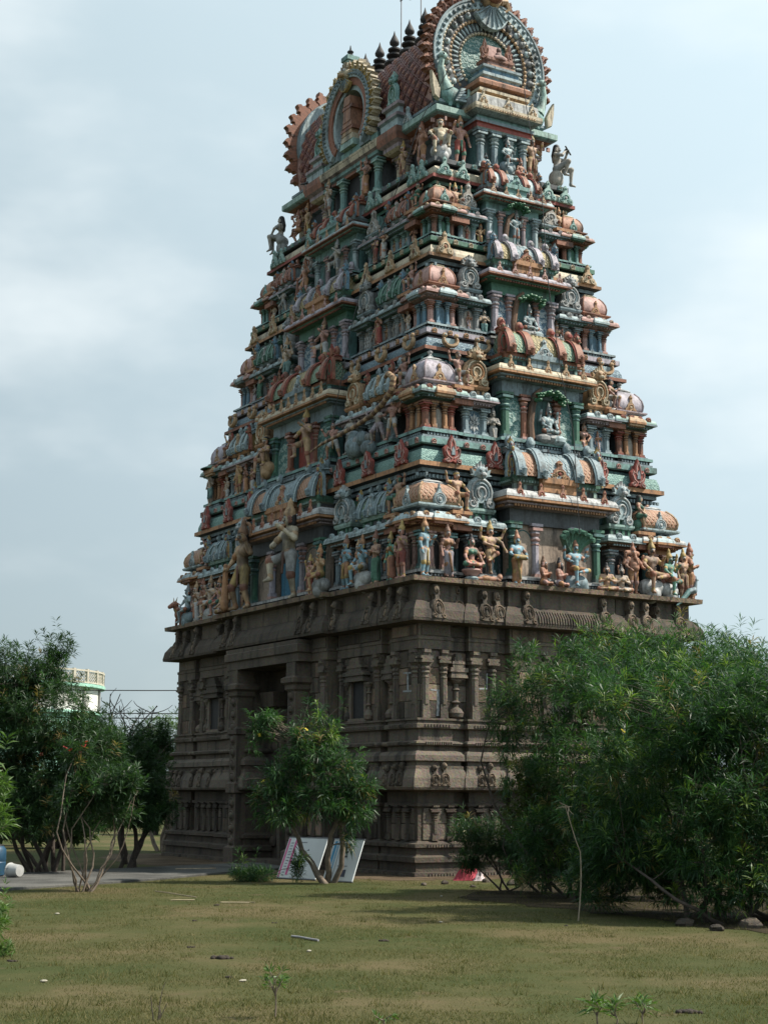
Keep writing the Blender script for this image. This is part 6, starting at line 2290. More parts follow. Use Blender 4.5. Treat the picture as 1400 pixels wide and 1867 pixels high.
S('stand_hip', 'pale', 'L', 1.02, 1.92, ZT + .1, .95, 'pale figure on the left of the dark roof doorway', G3)
S('soldier', 'tan_gold', 'L', 2.60, 1.68, ZT, .98, 'tan giant below the far left eave', G3)
S('nataraja', 'orange', 'L', 3.12, 1.68, ZT, .95, 'brown dancer beneath the far left corner of the eave', G3)

# animals
AK = ['a', 'b', 'c', 'd']


def animal(name, prims, mats, loc, rz, s, label, cat, h=.014):
    me = sdf_mesh(name, prims, AK, h, .03)
    for i, m in enumerate(mats):
        me.materials[i] = MATS[m]
    o = put(name, me, None, loc, rz, s)
    tag(o, label, cat)
    return o


bull = [((0, -.25, .30), (0, .22, .28), .15, .16, 'a'), ((0, -.30, .42), (0, -.22, .36), .11, .12, 'a'), ((0, -.36, .46), (0, -.42, .56), .09, .075, 'a'), ((0, -.44, .56), (0, -.58, .48), .075, .055, 'a'), ((-.05, -.42, .63), (-.10, -.40, .76), .022, .008, 'c'),
        ((.05, -.42, .63), (.10, -.40, .76), .022, .008, 'c'), ((-.08, -.40, .58), (-.17, -.36, .55), .03, .015, 'a'), ((.08, -.40, .58), (.17, -.36, .55), .03, .015, 'a'), ((-.10, -.28, .16), (-.10, -.30, .02), .05, .035, 'a'), ((.10, -.28, .16), (.10, -.30, .02), .05, .035, 'a'),
        ((-.11, .20, .16), (-.11, .24, .02), .06, .035, 'a'), ((.11, .20, .16), (.11, .24, .02), .06, .035, 'a'), ((0, .36, .34), (.05, .44, .10), .02, .02, 'a'), ((0, -.40, .42), (0, -.30, .28), .045, .045, 'd'), ((-.045, -.50, .575), (-.045, -.51, .575), .014, .012, 'b'), ((.045, -.50, .575), (.045, -.51, .575), .014, .012, 'b')]
animal('bull_statue', bull, ('rust', 'white', 'cream', 'gold'), W2(-3.52, 5.66, ROW), TOWER_ROT + FACE['L'] + .15, 1.0, 'red brown bull statue at the far left corner of the slab', 'statue')
pea = [((0, -.05, .30), (0, .14, .26), .11, .09, 'a'), ((0, -.12, .36), (0, -.20, .62), .06, .032, 'a'), ((0, -.21, .66), (0, -.24, .66), .042, .038, 'a'), ((0, -.27, .66), (0, -.33, .645), .018, .006, 'c'), ((0, .18, .26), (0, .62, -.10), .09, .07, 'b'),
       ((0, .62, -.10), (0, .82, -.24), .07, .03, 'b'), ((-.04, .0, .22), (-.04, -.02, .01), .018, .016, 'c'), ((.04, .0, .22), (.04, -.02, .01), .018, .016, 'c'), ((-.09, .04, .30), (-.07, .22, .24), .05, .03, 'd'), ((.09, .04, .30), (.07, .22, .24), .05, .03, 'd'), ((0, -.20, .70), (0, -.18, .77), .010, .014, 'd')]
animal('peacock_statue', pea, ('greyblue', 'dteal', 'tan', 'greyblue'), W2(3.72, -6.22, ROW), TOWER_ROT + rad(100), .72, 'blue grey peacock statue with its tail over the slab edge', 'statue')
crow = [((0, -.04, .10), (0, .08, .09), .045, .04, 'a'), ((0, -.08, .15), (0, -.10, .16), .032, .03, 'a'), ((0, -.13, .155), (0, -.18, .145), .012, .004, 'a'), ((0, .10, .09), (0, .24, .05), .03, .016, 'a'), ((-.015, 0, .06), (-.015, -.01, .0), .008, .007, 'a'), ((.015, 0, .06), (.015, -.01, .0), .008, .007, 'a')]
plain('crow_black', (.012, .012, .014), .4)
animal('crow', crow, ('crow_black',) * 4, W2(-1.72, 2.35, 17.74), TOWER_ROT + rad(60), 1.15, 'black crow perched on the shaded eave of the roof', 'bird', .008)

# small relief figures in the niche pavilions
NF = [('lady', 'pink_lilac'), ('pray_crown', 'gold_orange'), ('stand', 'teal'), ('lady_up', 'red'), ('stand_hip', 'grey'), ('pray', 'orange')]
_q = random.Random(12)
for P_, hw_, zb_, ch_, bar_ in NICHES:
    for t_ in ((-hw_ * .66, 0, hw_ * .66) if bar_ else (0,)):
        pn, st_ = _q.choice(NF)
        sc_ = ch_ * .74
        o = put('niche_figure', pose(pn), P_, (t_, .06, zb_ + .01), _q.uniform(-.3, .3), (sc_, sc_ * .8, sc_))
        for i, k_ in enumerate(KEYS):
            o.material_slots[i].link = 'OBJECT'
            o.material_slots[i].material = MATS[STY[st_][k_]]

# attendants in the gaps between the pavilions, one of a kind per gap
ORD = {1: 'lowest', 2: 'second', 3: 'third', 4: 'topmost'}
CN = {'pink_lilac': 'lilac skirted', 'gold_orange': 'tan', 'teal': 'teal clad', 'red': 'red clad', 'grey': 'grey', 'orange': 'orange', 'green': 'green clad', 'pale': 'pale', 'brown_white': 'white kilted', 'lilac': 'mauve', 'tan_gold': 'golden'}
for T in TIERS:
    L_, R_ = T['left'], T['right']
    ky = T['W'][1] - 2 * T['kh']
    kx = T['W'][0] - 2 * T['kh']
    gaps = []
    for sg, half_ in ((-1, 'near'), (1, 'far')):
        gaps.append(('L', sg * (ky + L_['bay'] + L_['bh']) / 2, half_ + ' half, between corner pavilion and vaulted bay', 'shaded'))
        gaps.append(('L', sg * (L_['bay'] - L_['bh'] + L_['pan'] + L_['ph']) / 2, half_ + ' half, between vaulted bay and lion gable', 'shaded'))
        gaps.append(('R', sg * (R_['pan'] - R_['ph'] + R_['sala']) / 2, half_ + ' half, beside the central bay', 'sunlit'))
    for f_, t_, where, side_ in gaps:
        if T['n'] == 1 and f_ == 'R':
            continue
        if T['n'] == 2 and f_ == 'L' and t_ < 0:
            continue
        pn, st_ = _q.choice(['lady', 'pray_crown', 'stand', 'lady_up', 'stand_hip', 'pray', 'stand4', 'soldier']), _q.choice(list(CN))
        d_ = (T['W'][1] if f_ == 'R' else T['W'][0]) - (.02 if T['n'] > 1 else .08)
        S(pn, st_, f_, t_, d_, T['z0'] + .01, T['k']['k0'] * (.92 if T['n'] > 1 else .8), 'small ' + CN[st_] + ' statue, ' + ORD[T['n']] + ' storey, ' + side_ + ' side, ' + where, 'small attendant statues between the pavilions', turn=_q.uniform(-.4, .4))

# hand-made unevenness of the repeated ornaments
_j = random.Random(77)
for o in list(bpy.data.objects):
    nm = o.name.split('.')[0]
    if nm in ('ledge_plaque', 'lion_plaque', 'cornice_boss', 'rib', 'nasi_plaque', 'ledge_boss', 'finial', 'relief_plaque', 'flame', 'eave_plaque', 'column', 'panel'):
        k_ = .03 if nm in ('column', 'panel', 'rib') else .09
        o.scale = [c * _j.uniform(1 - k_, 1 + k_) for c in o.scale] if nm != 'column' else [c * _j.uniform(.95, 1.05) for c in o.scale[:2]] + [o.scale[2]]
        if nm not in ('column', 'panel', 'rib'):
            o.rotation_euler = (o.rotation_euler[0] + _j.uniform(-.05, .05), o.rotation_euler[1] + _j.uniform(-.05, .05), o.rotation_euler[2] + _j.uniform(-.06, .06))

# ------------------------------------------------------------------ ground, path, soil
def ground_mat(name, cols, s1=.30, s2=45.0, bump=.5, patch=None):
    m, t, b = _mat(name)
    n = t.nodes.new
    L = t.links.new
    tc = n('ShaderNodeTexCoord')
    a = n('ShaderNodeTexNoise')
    a.inputs['Scale'].default_value = s1
    a.inputs['Detail'].default_value = 8
    a.inputs['Roughness'].default_value = .65
    c = n('ShaderNodeTexNoise')
    c.inputs['Scale'].default_value = s2
    c.inputs['Detail'].default_value = 6
    c.inputs['Roughness'].default_value = .75
    r = n('ShaderNodeValToRGB')
    e = r.color_ramp.elements
    e[0].position, e[0].color = .40, cols[0] + (1,)
    e[1].position, e[1].color = .60, cols[2] + (1,)
    q = e.new(.5)
    q.color = cols[1] + (1,)
    mx = n('ShaderNodeMix')
    mx.data_type = 'RGBA'
    mx.blend_type = 'OVERLAY'
    mx.inputs['Factor'].default_value = .75
    bp = n('ShaderNodeBump')
    bp.inputs['Strength'].default_value = bump
    bp.inputs['Distance'].default_value = .05
    L(tc.outputs['Object'], a.inputs['Vector'])
    L(tc.outputs['Object'], c.inputs['Vector'])
    L(a.outputs['Fac'], r.inputs['Fac'])
    if patch:
        pn_ = n('ShaderNodeTexNoise')
        pn_.inputs['Scale'].default_value = 1.15
        pn_.inputs['Detail'].default_value = 6
        pn_.inputs['Roughness'].default_value = .7
        L(tc.outputs['Object'], pn_.inputs['Vector'])
        pr = n('ShaderNodeValToRGB')
        pr.color_ramp.elements[0].position = .60
        pr.color_ramp.elements[0].color = (0, 0, 0, 1)
        pr.color_ramp.elements[1].position = .72
        pr.color_ramp.elements[1].color = (.8, .8, .8, 1)
        L(pn_.outputs['Fac'], pr.inputs['Fac'])
        pm = n('ShaderNodeMix')
        pm.data_type = 'RGBA'
        pm.inputs['B'].default_value = patch + (1,)
        L(pr.outputs['Color'], pm.inputs['Factor'])
        L(r.outputs['Color'], pm.inputs['A'])
        L(pm.outputs['Result'], mx.inputs['A'])
    else:
        L(r.outputs['Color'], mx.inputs['A'])
    L(c.outputs['Fac'], mx.inputs['B'])
    L(mx.outputs['Result'], b.inputs['Base Color'])
    L(c.outputs['Fac'], bp.inputs['Height'])
    L(bp.outputs['Normal'], b.inputs['Normal'])
    b.inputs['Roughness'].default_value = .95
    b.inputs['Specular IOR Level'].default_value = .1


ground_mat('lawn', ((.044, .054, .018), (.064, .064, .025), (.098, .080, .040)), patch=(.105, .072, .045))
ground_mat('soil', ((.055, .038, .024), (.08, .057, .037), (.11, .08, .052)), .9, 20)
ground_mat('path_concrete', ((.062, .061, .058), (.085, .084, .079), (.11, .107, .10)), .8, 26, .25)

b = MB()
b.v += [(-400, -60, 0), (400, -60, 0), (400, 900, 0), (-400, 900, 0)]
b.f.append((0, 1, 2, 3))
b.m.append('lawn')
tag(put('ground', b.mesh('ground', 0)), kind='structure')


def sheet(name, pts, z, mat, jag=0.0, seed=1, sub=6):
    r = random.Random(seed)
    out = []
    for i, p in enumerate(pts):
        q = pts[(i + 1) % len(pts)]
        for k in range(sub):
            t = k / sub
            out.append((p[0] + (q[0] - p[0]) * t + r.uniform(-jag, jag), p[1] + (q[1] - p[1]) * t + r.uniform(-jag, jag), z))
    b = MB()
    b.add(out, [tuple(range(len(out)))], mat)
    o = put(name, b.mesh(name, 0))
    return tag(o, kind='structure')


soil_poly = [W2(-4.6, -7.3)[:2], W2(-2.0, -7.5)[:2], W2(4.2, -7.6)[:2], W2(5.2, -7)[:2], W2(5.2, 7.6)[:2], W2(-4.8, 7.6)[:2], W2(-6.0, 5)[:2], W2(-6.5, 1.5)[:2], W2(-6.0, -2)[:2], W2(-6.2, -5)[:2]]
sheet('soil_strip', soil_poly, .004, 'soil', .16, 3, 10)
path_poly = [(-14, 23.2), (-6.3, 27.1), (-5.3, 28.7), (-4.2, 30.7), (-3.2, 33.4), (-2.0, 35.6), (-2.9, 38.0), (-3.6, 37.2), (-6.5, 33.4), (-7.6, 32.2), (-14, 28.6)]
b = MB()
b.sweep(path_poly, [(0, -.05), (0, .035), (-.015, .045)], 'path_concrete')
tag(put('path', b.mesh('path', 0)), kind='structure')
ground_mat('leaf_litter', ((.022, .017, .011), (.034, .027, .017), (.05, .038, .024)), 1.2, 30)  # darker soil colour for the ground below the right oleanders
sheet('soil_patch', [(1.2, 26.0), (3.0, 22.8), (5.2, 18.2), (8.5, 17.6), (9.5, 24), (7, 30), (3, 31)], .006, 'leaf_litter', .22, 9, 8)


# ------------------------------------------------------------------ grass blades
def np_mesh(name, V, F, mats, midx=None, smooth=False):
    me = bpy.data.meshes.new(name)
    nv, nf, k = len(V), len(F), F.shape[1]
    me.vertices.add(nv)
    me.vertices.foreach_set('co', V.astype(np.float32).ravel())
    me.loops.add(nf * k)
    me.loops.foreach_set('vertex_index', F.astype(np.int32).ravel())
    me.polygons.add(nf)
    me.polygons.foreach_set('loop_start', np.arange(0, nf * k, k, dtype=np.int32))
    me.polygons.foreach_set('loop_total', np.full(nf, k, dtype=np.int32))
    for m in mats:
        me.materials.append(MATS[m])
    if midx is not None:
        me.polygons.foreach_set('material_index', midx.astype(np.int32))
    me.polygons.foreach_set('use_smooth', np.full(nf, smooth))
    me.update()
    me.validate()
    return me


def leaf_mat(name, a, c, trans=.35, rough=.45, per='island', spec=.35):
    m, t, b = _mat(name)
    n = t.nodes.new
    L = t.links.new
    g = n('ShaderNodeNewGeometry')
    r = n('ShaderNodeValToRGB')
    r.color_ramp.elements[0].color = a + (1,)
    r.color_ramp.elements[1].color = c + (1,)
    L(g.outputs['Random Per Island'], r.inputs['Fac'])
    L(r.outputs['Color'], b.inputs['Base Color'])
    b.inputs['Roughness'].default_value = rough
    b.inputs['Specular IOR Level'].default_value = spec
    tr = n('ShaderNodeBsdfTranslucent')
    mul = n('ShaderNodeMix')
    mul.data_type = 'RGBA'
    mul.blend_type = 'MULTIPLY'
    mul.inputs['Factor'].default_value = 1
    mul.inputs['B'].default_value = (1.5, 1.7, .8, 1)
    L(r.outputs['Color'], mul.inputs['A'])
    L(mul.outputs['Result'], tr.inputs['Color'])
    ms = n('ShaderNodeMixShader')
    ms.inputs['Fac'].default_value = trans
    L(b.outputs['BSDF'], ms.inputs[1])
    L(tr.outputs['BSDF'], ms.inputs[2])
    L(ms.outputs['Shader'], t.nodes['Material Output'].inputs['Surface'])


leaf_mat('grass_blade', (.040, .054, .015), (.15, .125, .058), .25, .7, spec=.15)
leaf_mat('leaf_thevetia', (.018, .058, .018), (.052, .115, .034))
leaf_mat('leaf_oleander', (.018, .046, .018), (.040, .082, .029))
leaf_mat('leaf_bright', (.045, .095, .020), (.090, .15, .040))
leaf_mat('leaf_small', (.035, .060, .015), (.085, .110, .030))
leaf_mat('leaf_far', (.035, .060, .020), (.070, .105, .035))
leaf_mat('leaf_thevetia_dark', (.009, .034, .014), (.024, .062, .024))
leaf_mat('leaf_thevetia_lime', (.075, .13, .020), (.15, .21, .045))
leaf_mat('leaf_dry', (.13, .10, .03), (.20, .15, .06))
leaf_mat('leaf_oleander_dark', (.012, .032, .013), (.026, .055, .020))
LEAFSETS = {'leaf_thevetia': ['leaf_thevetia', 'leaf_thevetia_dark', 'leaf_thevetia_lime', 'leaf_dry'], 'leaf_oleander': ['leaf_oleander', 'leaf_oleander_dark', 'leaf_thevetia', 'leaf_dry']}
leaf_mat('petal_red', (.42, .03, .03), (.60, .10, .09), .3)
leaf_mat('petal_yellow', (.55, .42, .03), (.65, .52, .08), .3)
plain('bark', (.13, .10, .075), .85, var=.35, scale=14)
plain('bark_pale', (.26, .21, .15), .85, var=.3, scale=14)
plain('bark_dark', (.055, .042, .034), .9, var=.35, scale=14)

RG = np.random.default_rng(7)


def inside(poly, x, y):
    c = np.zeros(len(x), bool)
    j = len(poly) - 1
    for i in range(len(poly)):
        xi, yi = poly[i][:2]
        xj, yj = poly[j][:2]
        m = ((yi > y) != (yj > y)) & (x < (xj - xi) * (y - yi) / (yj - yi + 1e-12) + xi)
        c ^= m
        j = i
    return c


def vnoise(x, y, s, seed):
    """smooth value noise"""
    r = np.random.default_rng(seed)
    G = r.random((64, 64))
    u, v = x / s, y / s
    i, j = np.floor(u).astype(int), np.floor(v).astype(int)
    f, g = u - i, v - j
    f, g = f * f * (3 - 2 * f), g * g * (3 - 2 * g)
    a = G[i % 64, j % 64] * (1 - f) + G[(i + 1) % 64, j % 64] * f
    c = G[i % 64, (j + 1) % 64] * (1 - f) + G[(i + 1) % 64, (j + 1) % 64] * f
    return a * (1 - g) + c * g


def grass(n, y0, y1, hmin, hmax, w):
    y = y0 + (y1 - y0) * RG.random(n) ** 1.25
    x = (RG.random(n) * 2 - 1) * (.275 * y + .8)
    keep = ~inside(path_poly, x, y) & (~inside(soil_poly, x, y) | (RG.random(n) < .12))
    nz = vnoise(x, y, .8, 3) * .6 + vnoise(x, y, .22, 4) * .4
    keep &= RG.random(n) < np.clip((nz - .22) * 2.4, .08, 1)
    x, y, nz = x[keep], y[keep], nz[keep]
    k = len(x)
    h = (hmin + (hmax - hmin) * RG.random(k) ** 2) * (.6 + .8 * nz)
    a = RG.random(k) * 2 * np.pi
    l = RG.random(k) * 2 * np.pi
    ww = w * (.7 + .6 * RG.random(k))
    V = np.zeros((k, 3, 3))
    V[:, 0] = np.stack([x - np.cos(a) * ww, y - np.sin(a) * ww, np.full(k, -.002)], 1)
    V[:, 1] = np.stack([x + np.cos(a) * ww, y + np.sin(a) * ww, np.full(k, -.002)], 1)
    V[:, 2] = np.stack([x + np.cos(l) * h * .8, y + np.sin(l) * h * .8, h], 1)
    return V.reshape(-1, 3), np.arange(3 * k).reshape(-1, 3)


v1, f1 = grass(420000, 10.5, 33, .006, .030, .0032)
cx, cy_ = (RG.random(260) * 2 - 1), 11 + 20 * RG.random(260) ** 1.2
tv, tf = [], []
for i in range(260):
    x0_, y0_ = cx[i] * (.275 * cy_[i] + .5), cy_[i]
    if inside(path_poly, np.array([x0_]), np.array([y0_]))[0]:
        continue
    m_ = 22
    px_ = x0_ + RG.normal(0, .05, m_)
    py_ = y0_ + RG.normal(0, .05, m_)
    hh_ = .03 + .06 * RG.random(m_) ** 2
    a_ = RG.random(m_) * 6.28
    q_ = np.zeros((m_, 3, 3))
    q_[:, 0] = np.stack([px_ - .004 * np.cos(a_), py_ - .004 * np.sin(a_), np.zeros(m_)], 1)
    q_[:, 1] = np.stack([px_ + .004 * np.cos(a_), py_ + .004 * np.sin(a_), np.zeros(m_)], 1)
    q_[:, 2] = np.stack([px_ + RG.normal(0, .025, m_), py_ + RG.normal(0, .025, m_), hh_], 1)
    tv.append(q_.reshape(-1, 3))
tv = np.concatenate([v1] + tv)
v1, f1 = tv, np.arange(len(tv)).reshape(-1, 3)
tag(put('lawn_grass', np_mesh('lawn_grass', v1, f1, ['grass_blade'])), 'short patchy lawn grass, half dry, in front of the tower', 'grass', kind='stuff')


# ------------------------------------------------------------------ trees and shrubs
def leaves(base, d, length, width, rng, droop=.25):
    """base (n,3), d (n,3) unit directions -> quads bent in the middle"""
    n = len(base)
    up = np.array([0, 0, 1.0])
    side = np.cross(d, up)
    l = np.linalg.norm(side, axis=1, keepdims=True)
    side = np.where(l < .05, np.array([1.0, 0, 0]), side / np.maximum(l, 1e-6))
    roll = rng.normal(0, .5, (n, 1))
    nrm = np.cross(side, d)
    side = side * np.cos(roll) + nrm * np.sin(roll)
    L = length * (.7 + .5 * rng.random((n, 1)))
    W_ = width * (.8 + .4 * rng.random((n, 1)))
    mid = base + d * L * .5 + np.array([0, 0, .04]) * L
    tip = base + d * L - up * L * droop * (.4 + .8 * rng.random((n, 1)))
    V = np.stack([base, mid - side * W_ * .5, tip, mid + side * W_ * .5], 1)
    return V.reshape(-1, 3)


def shoots(tips, dirs, per, length, width, rng, shoot=.28, droop=.25, spread=.9):
    """leaves spiralled along the last part of each twig"""
    n = len(tips)
    t = 1 - .75 * rng.random((n, per)) ** 1.5
    base = tips[:, None] - dirs[:, None] * (shoot * (1 - t))[..., None]
    rnd = rng.normal(0, 1, (n, per, 3))
    dd = dirs[:, None]
    rnd -= (rnd * dd).sum(-1, keepdims=True) * dd
    rnd /= np.linalg.norm(rnd, axis=-1, keepdims=True) + 1e-9
    d = dd * (.05 + .75 * t[..., None] ** 2) + rnd * spread
    d /= np.linalg.norm(d, axis=-1, keepdims=True)
    return leaves(base.reshape(-1, 3), d.reshape(-1, 3), length, width, rng, droop)


def blob_points(blobs, n, rng, hollow=.45):
    """n points in a set of ellipsoids (cx, cy, cz, rx, ry, rz), mostly towards their shells, and outward directions"""
    vol = np.array([b_[3] * b_[4] * b_[5] for b_ in blobs]) ** .8
    k = rng.choice(len(blobs), n, p=vol / vol.sum())
    B = np.array(blobs)[k]
    u = rng.normal(0, 1, (n, 3))
    u /= np.linalg.norm(u, axis=1, keepdims=True)
    r = (hollow + (1 - hollow) * rng.random((n, 1)) ** .6) * (1 + rng.normal(0, .07, (n, 1)))
    p = B[:, :3] + u * r * B[:, 3:]
    return p, u


def limb(b, p, q, r0, r1, rng, mat, sag=.12, n=6, sides=6):
    p, q = Vector(p), Vector(q)
    L = (q - p).length
    off = Vector((rng.normal(0, 1), rng.normal(0, 1), rng.normal(0, .4))) * L * sag * .5
    pts, rr = [], []
    for i in range(n + 1):
        t = i / n
        pts.append(p.lerp(q, t) + off * math.sin(math.pi * t) + Vector((rng.normal(0, 1), rng.normal(0, 1), 0)) * L * .012)
        rr.append(r0 + (r1 - r0) * t)
    b.tube(pts, rr, sides, mat)
    return pts


def tree(name, base, blobs, label, cat, leafm='leaf_thevetia', ntips=700, per=22, length=.13, width=.014, stems=5, r0=.05, barkm='bark', seed=1, up=.8, shoot=.30, droop=.12, spread=.85, twigs=260, flowers=None, group=None, fan=.12, hollow=.45, zmin=.15, leaders=.10):
    rng = np.random.default_rng(seed)
    o = put(name, None, None, base)
    tag(o, label, cat, group)
    bx, by, bz = base
    rel = [(c[0] - bx, c[1] - by, c[2] - bz) + tuple(c[3:]) for c in blobs]
    tips, u = blob_points(rel, ntips, rng, hollow)
    d = u * 1.0 + np.array([0, 0, up]) + rng.normal(0, .28, u.shape)
    d /= np.linalg.norm(d, axis=1, keepdims=True)
    m = tips[:, 2] > zmin
    tips, d = tips[m], d[m]
    lead = rng.random(len(tips)) < leaders
    d[lead] = d[lead] * .35 + np.array([0, 0, 1.0])
    d /= np.linalg.norm(d, axis=1, keepdims=True)
    tips[lead] += d[lead] * (.12 + .30 * rng.random((lead.sum(), 1)))
    V = shoots(tips, d, per, length, width, rng, shoot, droop, spread)
    F = np.arange(len(V)).reshape(-1, 4)
    mats = LEAFSETS.get(leafm, [leafm])
    kind = rng.choice(len(mats), len(tips), p=[.50, .40, .08, .02][:len(mats)] if len(mats) == 4 else None)
    put('crown', np_mesh('crown', V, F, mats, np.repeat(kind, per)), o)
    nodes = []
    for i in range(stems):
        c = rel[i % len(rel)]
        a = 2 * math.pi * i / stems + rng.random()
        p = (fan * math.cos(a), fan * math.sin(a), -.06)
        q = (c[0] + rng.normal(0, .3) * c[3], c[1] + rng.normal(0, .3) * c[4], c[2] + rng.normal(-.1, .25) * c[5])
        s_ = MB()
        pts = limb(s_, p, q, r0 * (.8 + .4 * rng.random()), r0 * .3, rng, barkm, .22, 8, 7)
        nodes += [tuple(v) for v in pts[3:]]
        put('stem', s_.mesh('stem', 60), o)
    nodes = np.array(nodes)
    tw = MB()
    pick = rng.choice(len(tips), min(twigs, len(tips)), replace=False)
    for k in pick:
        t = tips[k]
        dist = np.linalg.norm(nodes - t, axis=1) + .6 * np.maximum(0, nodes[:, 2] - t[2])
        p = nodes[np.argmin(dist)]
        limb(tw, p, t - d[k] * shoot * .2, r0 * .22, r0 * .07, rng, barkm, .25, 4, 4)
    tag(put('branches', tw.mesh('branches', 60), o), kind='stuff')
    if flowers:
        fm, fn, fs, zlo = flowers
        c = [k for k in range(len(tips)) if tips[k][2] > zlo]
        c = rng.choice(c, min(fn, len(c)), replace=False)
        for k in c:
            q = MB()
            for j in range(5):
                a = 2 * math.pi * j / 5
                q.add([(0, 0, 0), (fs * math.cos(a - .5), fs * math.sin(a - .5), fs * .4), (fs * 1.35 * math.cos(a), fs * 1.35 * math.sin(a), fs * .25), (fs * math.cos(a + .5), fs * math.sin(a + .5), fs * .4)], [(0, 1, 2, 3)], fm)
            put('flower', q.mesh('flower', 0), o, tuple(tips[k] + d[k] * .03), rot=(rng.normal(.7, .4), rng.normal(0, .5), rng.random() * 6))
    return o


GT = 'oleander trees and shrubs around the tower'


def scatter_blobs(seed, n, lo, hi, r0, r1):
    """extra small clumps that break up a crown's outline"""
    q = random.Random(seed)
    out = []
    for _ in range(n):
        r = q.uniform(r0, r1)
        out.append((q.uniform(lo[0], hi[0]), q.uniform(lo[1], hi[1]), q.uniform(lo[2], hi[2]), r, r, r * q.uniform(.6, 1.0)))
    return out


# right of the tower
tree('oleander_tree', (4.75, 21.6, 0), [(4.3, 21.8, 2.5, .9, 1.0, .85), (5.3, 22.0, 2.7, .9, 1.2, .8), (3.5, 22.2, 1.75, .6, .9, .6), (4.6, 21.0, 1.5, .8, .7, .55), (5.6, 21.3, 1.9, .9, .9, .9), (3.9, 23.2, 3.0, .8, .9, .7), (5.2, 23.5, 3.2, 1.0, 1.1, .75), (4.1, 21.0, .95, .7, .6, .45), (5.3, 20.9, 1.2, .7, .6, .5), (3.3, 21.8, 1.0, .7, .6, .5), (2.9, 22.6, 1.5, .5, .6, .6), (3.6, 22.6, .7, .9, .6, .4), (5.5, 22.4, .8, .9, .7, .5), (4.9, 20.7, .55, .7, .5, .4), (5.6, 20.9, .5, .6, .5, .4), (4.2, 20.9, .45, .6, .4, .3)]
     + scatter_blobs(1, 34, (2.9, 20.8, .7), (5.9, 23.2, 3.7), .18, .42) + scatter_blobs(7, 16, (2.7, 21.2, .25), (5.9, 23.4, .9), .2, .4),
     'large dense green oleander tree filling the right edge, many bare stems below', 'tree', ntips=4900, per=20, length=.18, width=.0145, stems=14, r0=.032, barkm='bark_dark', seed=11, twigs=420, flowers=('petal_yellow', 14, .035, 1.6), group=GT, fan=.75)
tree('oleander_tree', (3.1, 25.8, 0), [(2.75, 26.0, 3.1, .8, .8, .75), (3.6, 26.2, 3.6, .9, .9, .8), (2.05, 26.4, 2.9, .42, .5, .7), (3.0, 25.6, 2.2, .8, .8, .7), (4.4, 26.5, 3.7, .95, 1.0, .7), (3.2, 25.4, 1.3, .9, .7, .5), (2.5, 25.6, 1.0, .6, .6, .45), (3.9, 25.2, 1.9, .9, .8, .9), (3.8, 25.6, .8, 1.1, .7, .5), (4.8, 26.0, 2.4, 1.0, 1.0, 1.0), (5.4, 26.4, 3.6, .9, .9, .8)]
     + scatter_blobs(2, 20, (1.9, 25.4, .8), (4.9, 26.6, 3.9), .18, .36) + scatter_blobs(8, 14, (2.0, 25.0, .25), (5.2, 26.4, .9), .2, .4),
     'tall green oleander hiding the middle of the stone base, right of the corner', 'tree', ntips=3500, per=20, length=.18, width=.0140, stems=9, r0=.032, barkm='bark_dark', seed=12, twigs=300, flowers=('petal_yellow', 12, .035, 2.6), group=GT, fan=.25)
tree('small_leaved_shrub', (2.75, 27.2, 0), [(2.45, 27.2, 1.95, .45, .45, .42), (2.9, 27.2, 1.6, .6, .5, .5), (2.5, 27.0, 1.15, .6, .5, .5), (3.1, 27.0, .8, .7, .5, .5)], 'shrub with small yellowish leaves in front of the carved stone ledge', 'shrub', 'leaf_small', 1300, 16, .06, .028, 5, .025, 'bark_dark', 13, shoot=.2, twigs=120)
tree('low_oleander', (2.1, 28.0, 0), [(1.5, 27.8, 1.02, .42, .45, .22), (2.0, 27.8, .80, .55, .5, .3), (2.6, 27.4, .6, .7, .5, .45), (1.5, 27.9, .55, .35, .4, .22)], 'low oleander branches reaching across the foot of the near stone corner', 'shrub', 'leaf_oleander', 620, 22, .14, .013, 5, .02, 'bark_dark', 14, twigs=90, group=GT, zmin=.1)
# in front of the gateway
tree('oleander_tree', (-.95, 30.0, 0), [(-1.35, 29.9, 2.25, .55, .6, .5), (-.80, 29.8, 1.95, .45, .55, .5), (-1.85, 29.9, 1.85, .45, .5, .42), (-1.15, 29.6, 1.5, .6, .55, .4), (-.50, 29.7, 1.35, .36, .45, .36), (-1.0, 30.0, 2.7, .38, .45, .36), (-1.45, 29.4, .55, .10, .12, .30), (-.62, 29.5, .85, .12, .15, .28), (-1.9, 29.6, 1.35, .5, .45, .3), (-1.2, 30.0, 3.05, .25, .3, .25), (-1.55, 29.7, 2.65, .22, .25, .25), (-.35, 29.7, 1.75, .25, .3, .2), (-2.25, 29.8, 1.55, .25, .3, .2)] + scatter_blobs(9, 22, (-2.5, 29.5, 1.0), (-.1, 30.1, 3.1), .10, .26),
     'young oleander tree with two leaning trunks in front of the dark gateway', 'tree', ntips=600, per=20, length=.20, width=.018, stems=3, r0=.06, seed=21, twigs=200, droop=.25, up=.5, flowers=('petal_yellow', 5, .035, 1.8), group=GT, fan=.10)
tree('oleander_sprouts', (-2.3, 30.4, 0), [(-2.4, 30.5, .14, .5, .35, .11), (-1.55, 30.0, .30, .12, .15, .28)], 'low bright sprouts at the foot of the leaning trunks before the white boards', 'shrub', 'leaf_thevetia', 150, 18, .15, .013, 3, .01, 'bark', 22, twigs=20, group=GT, zmin=.02)
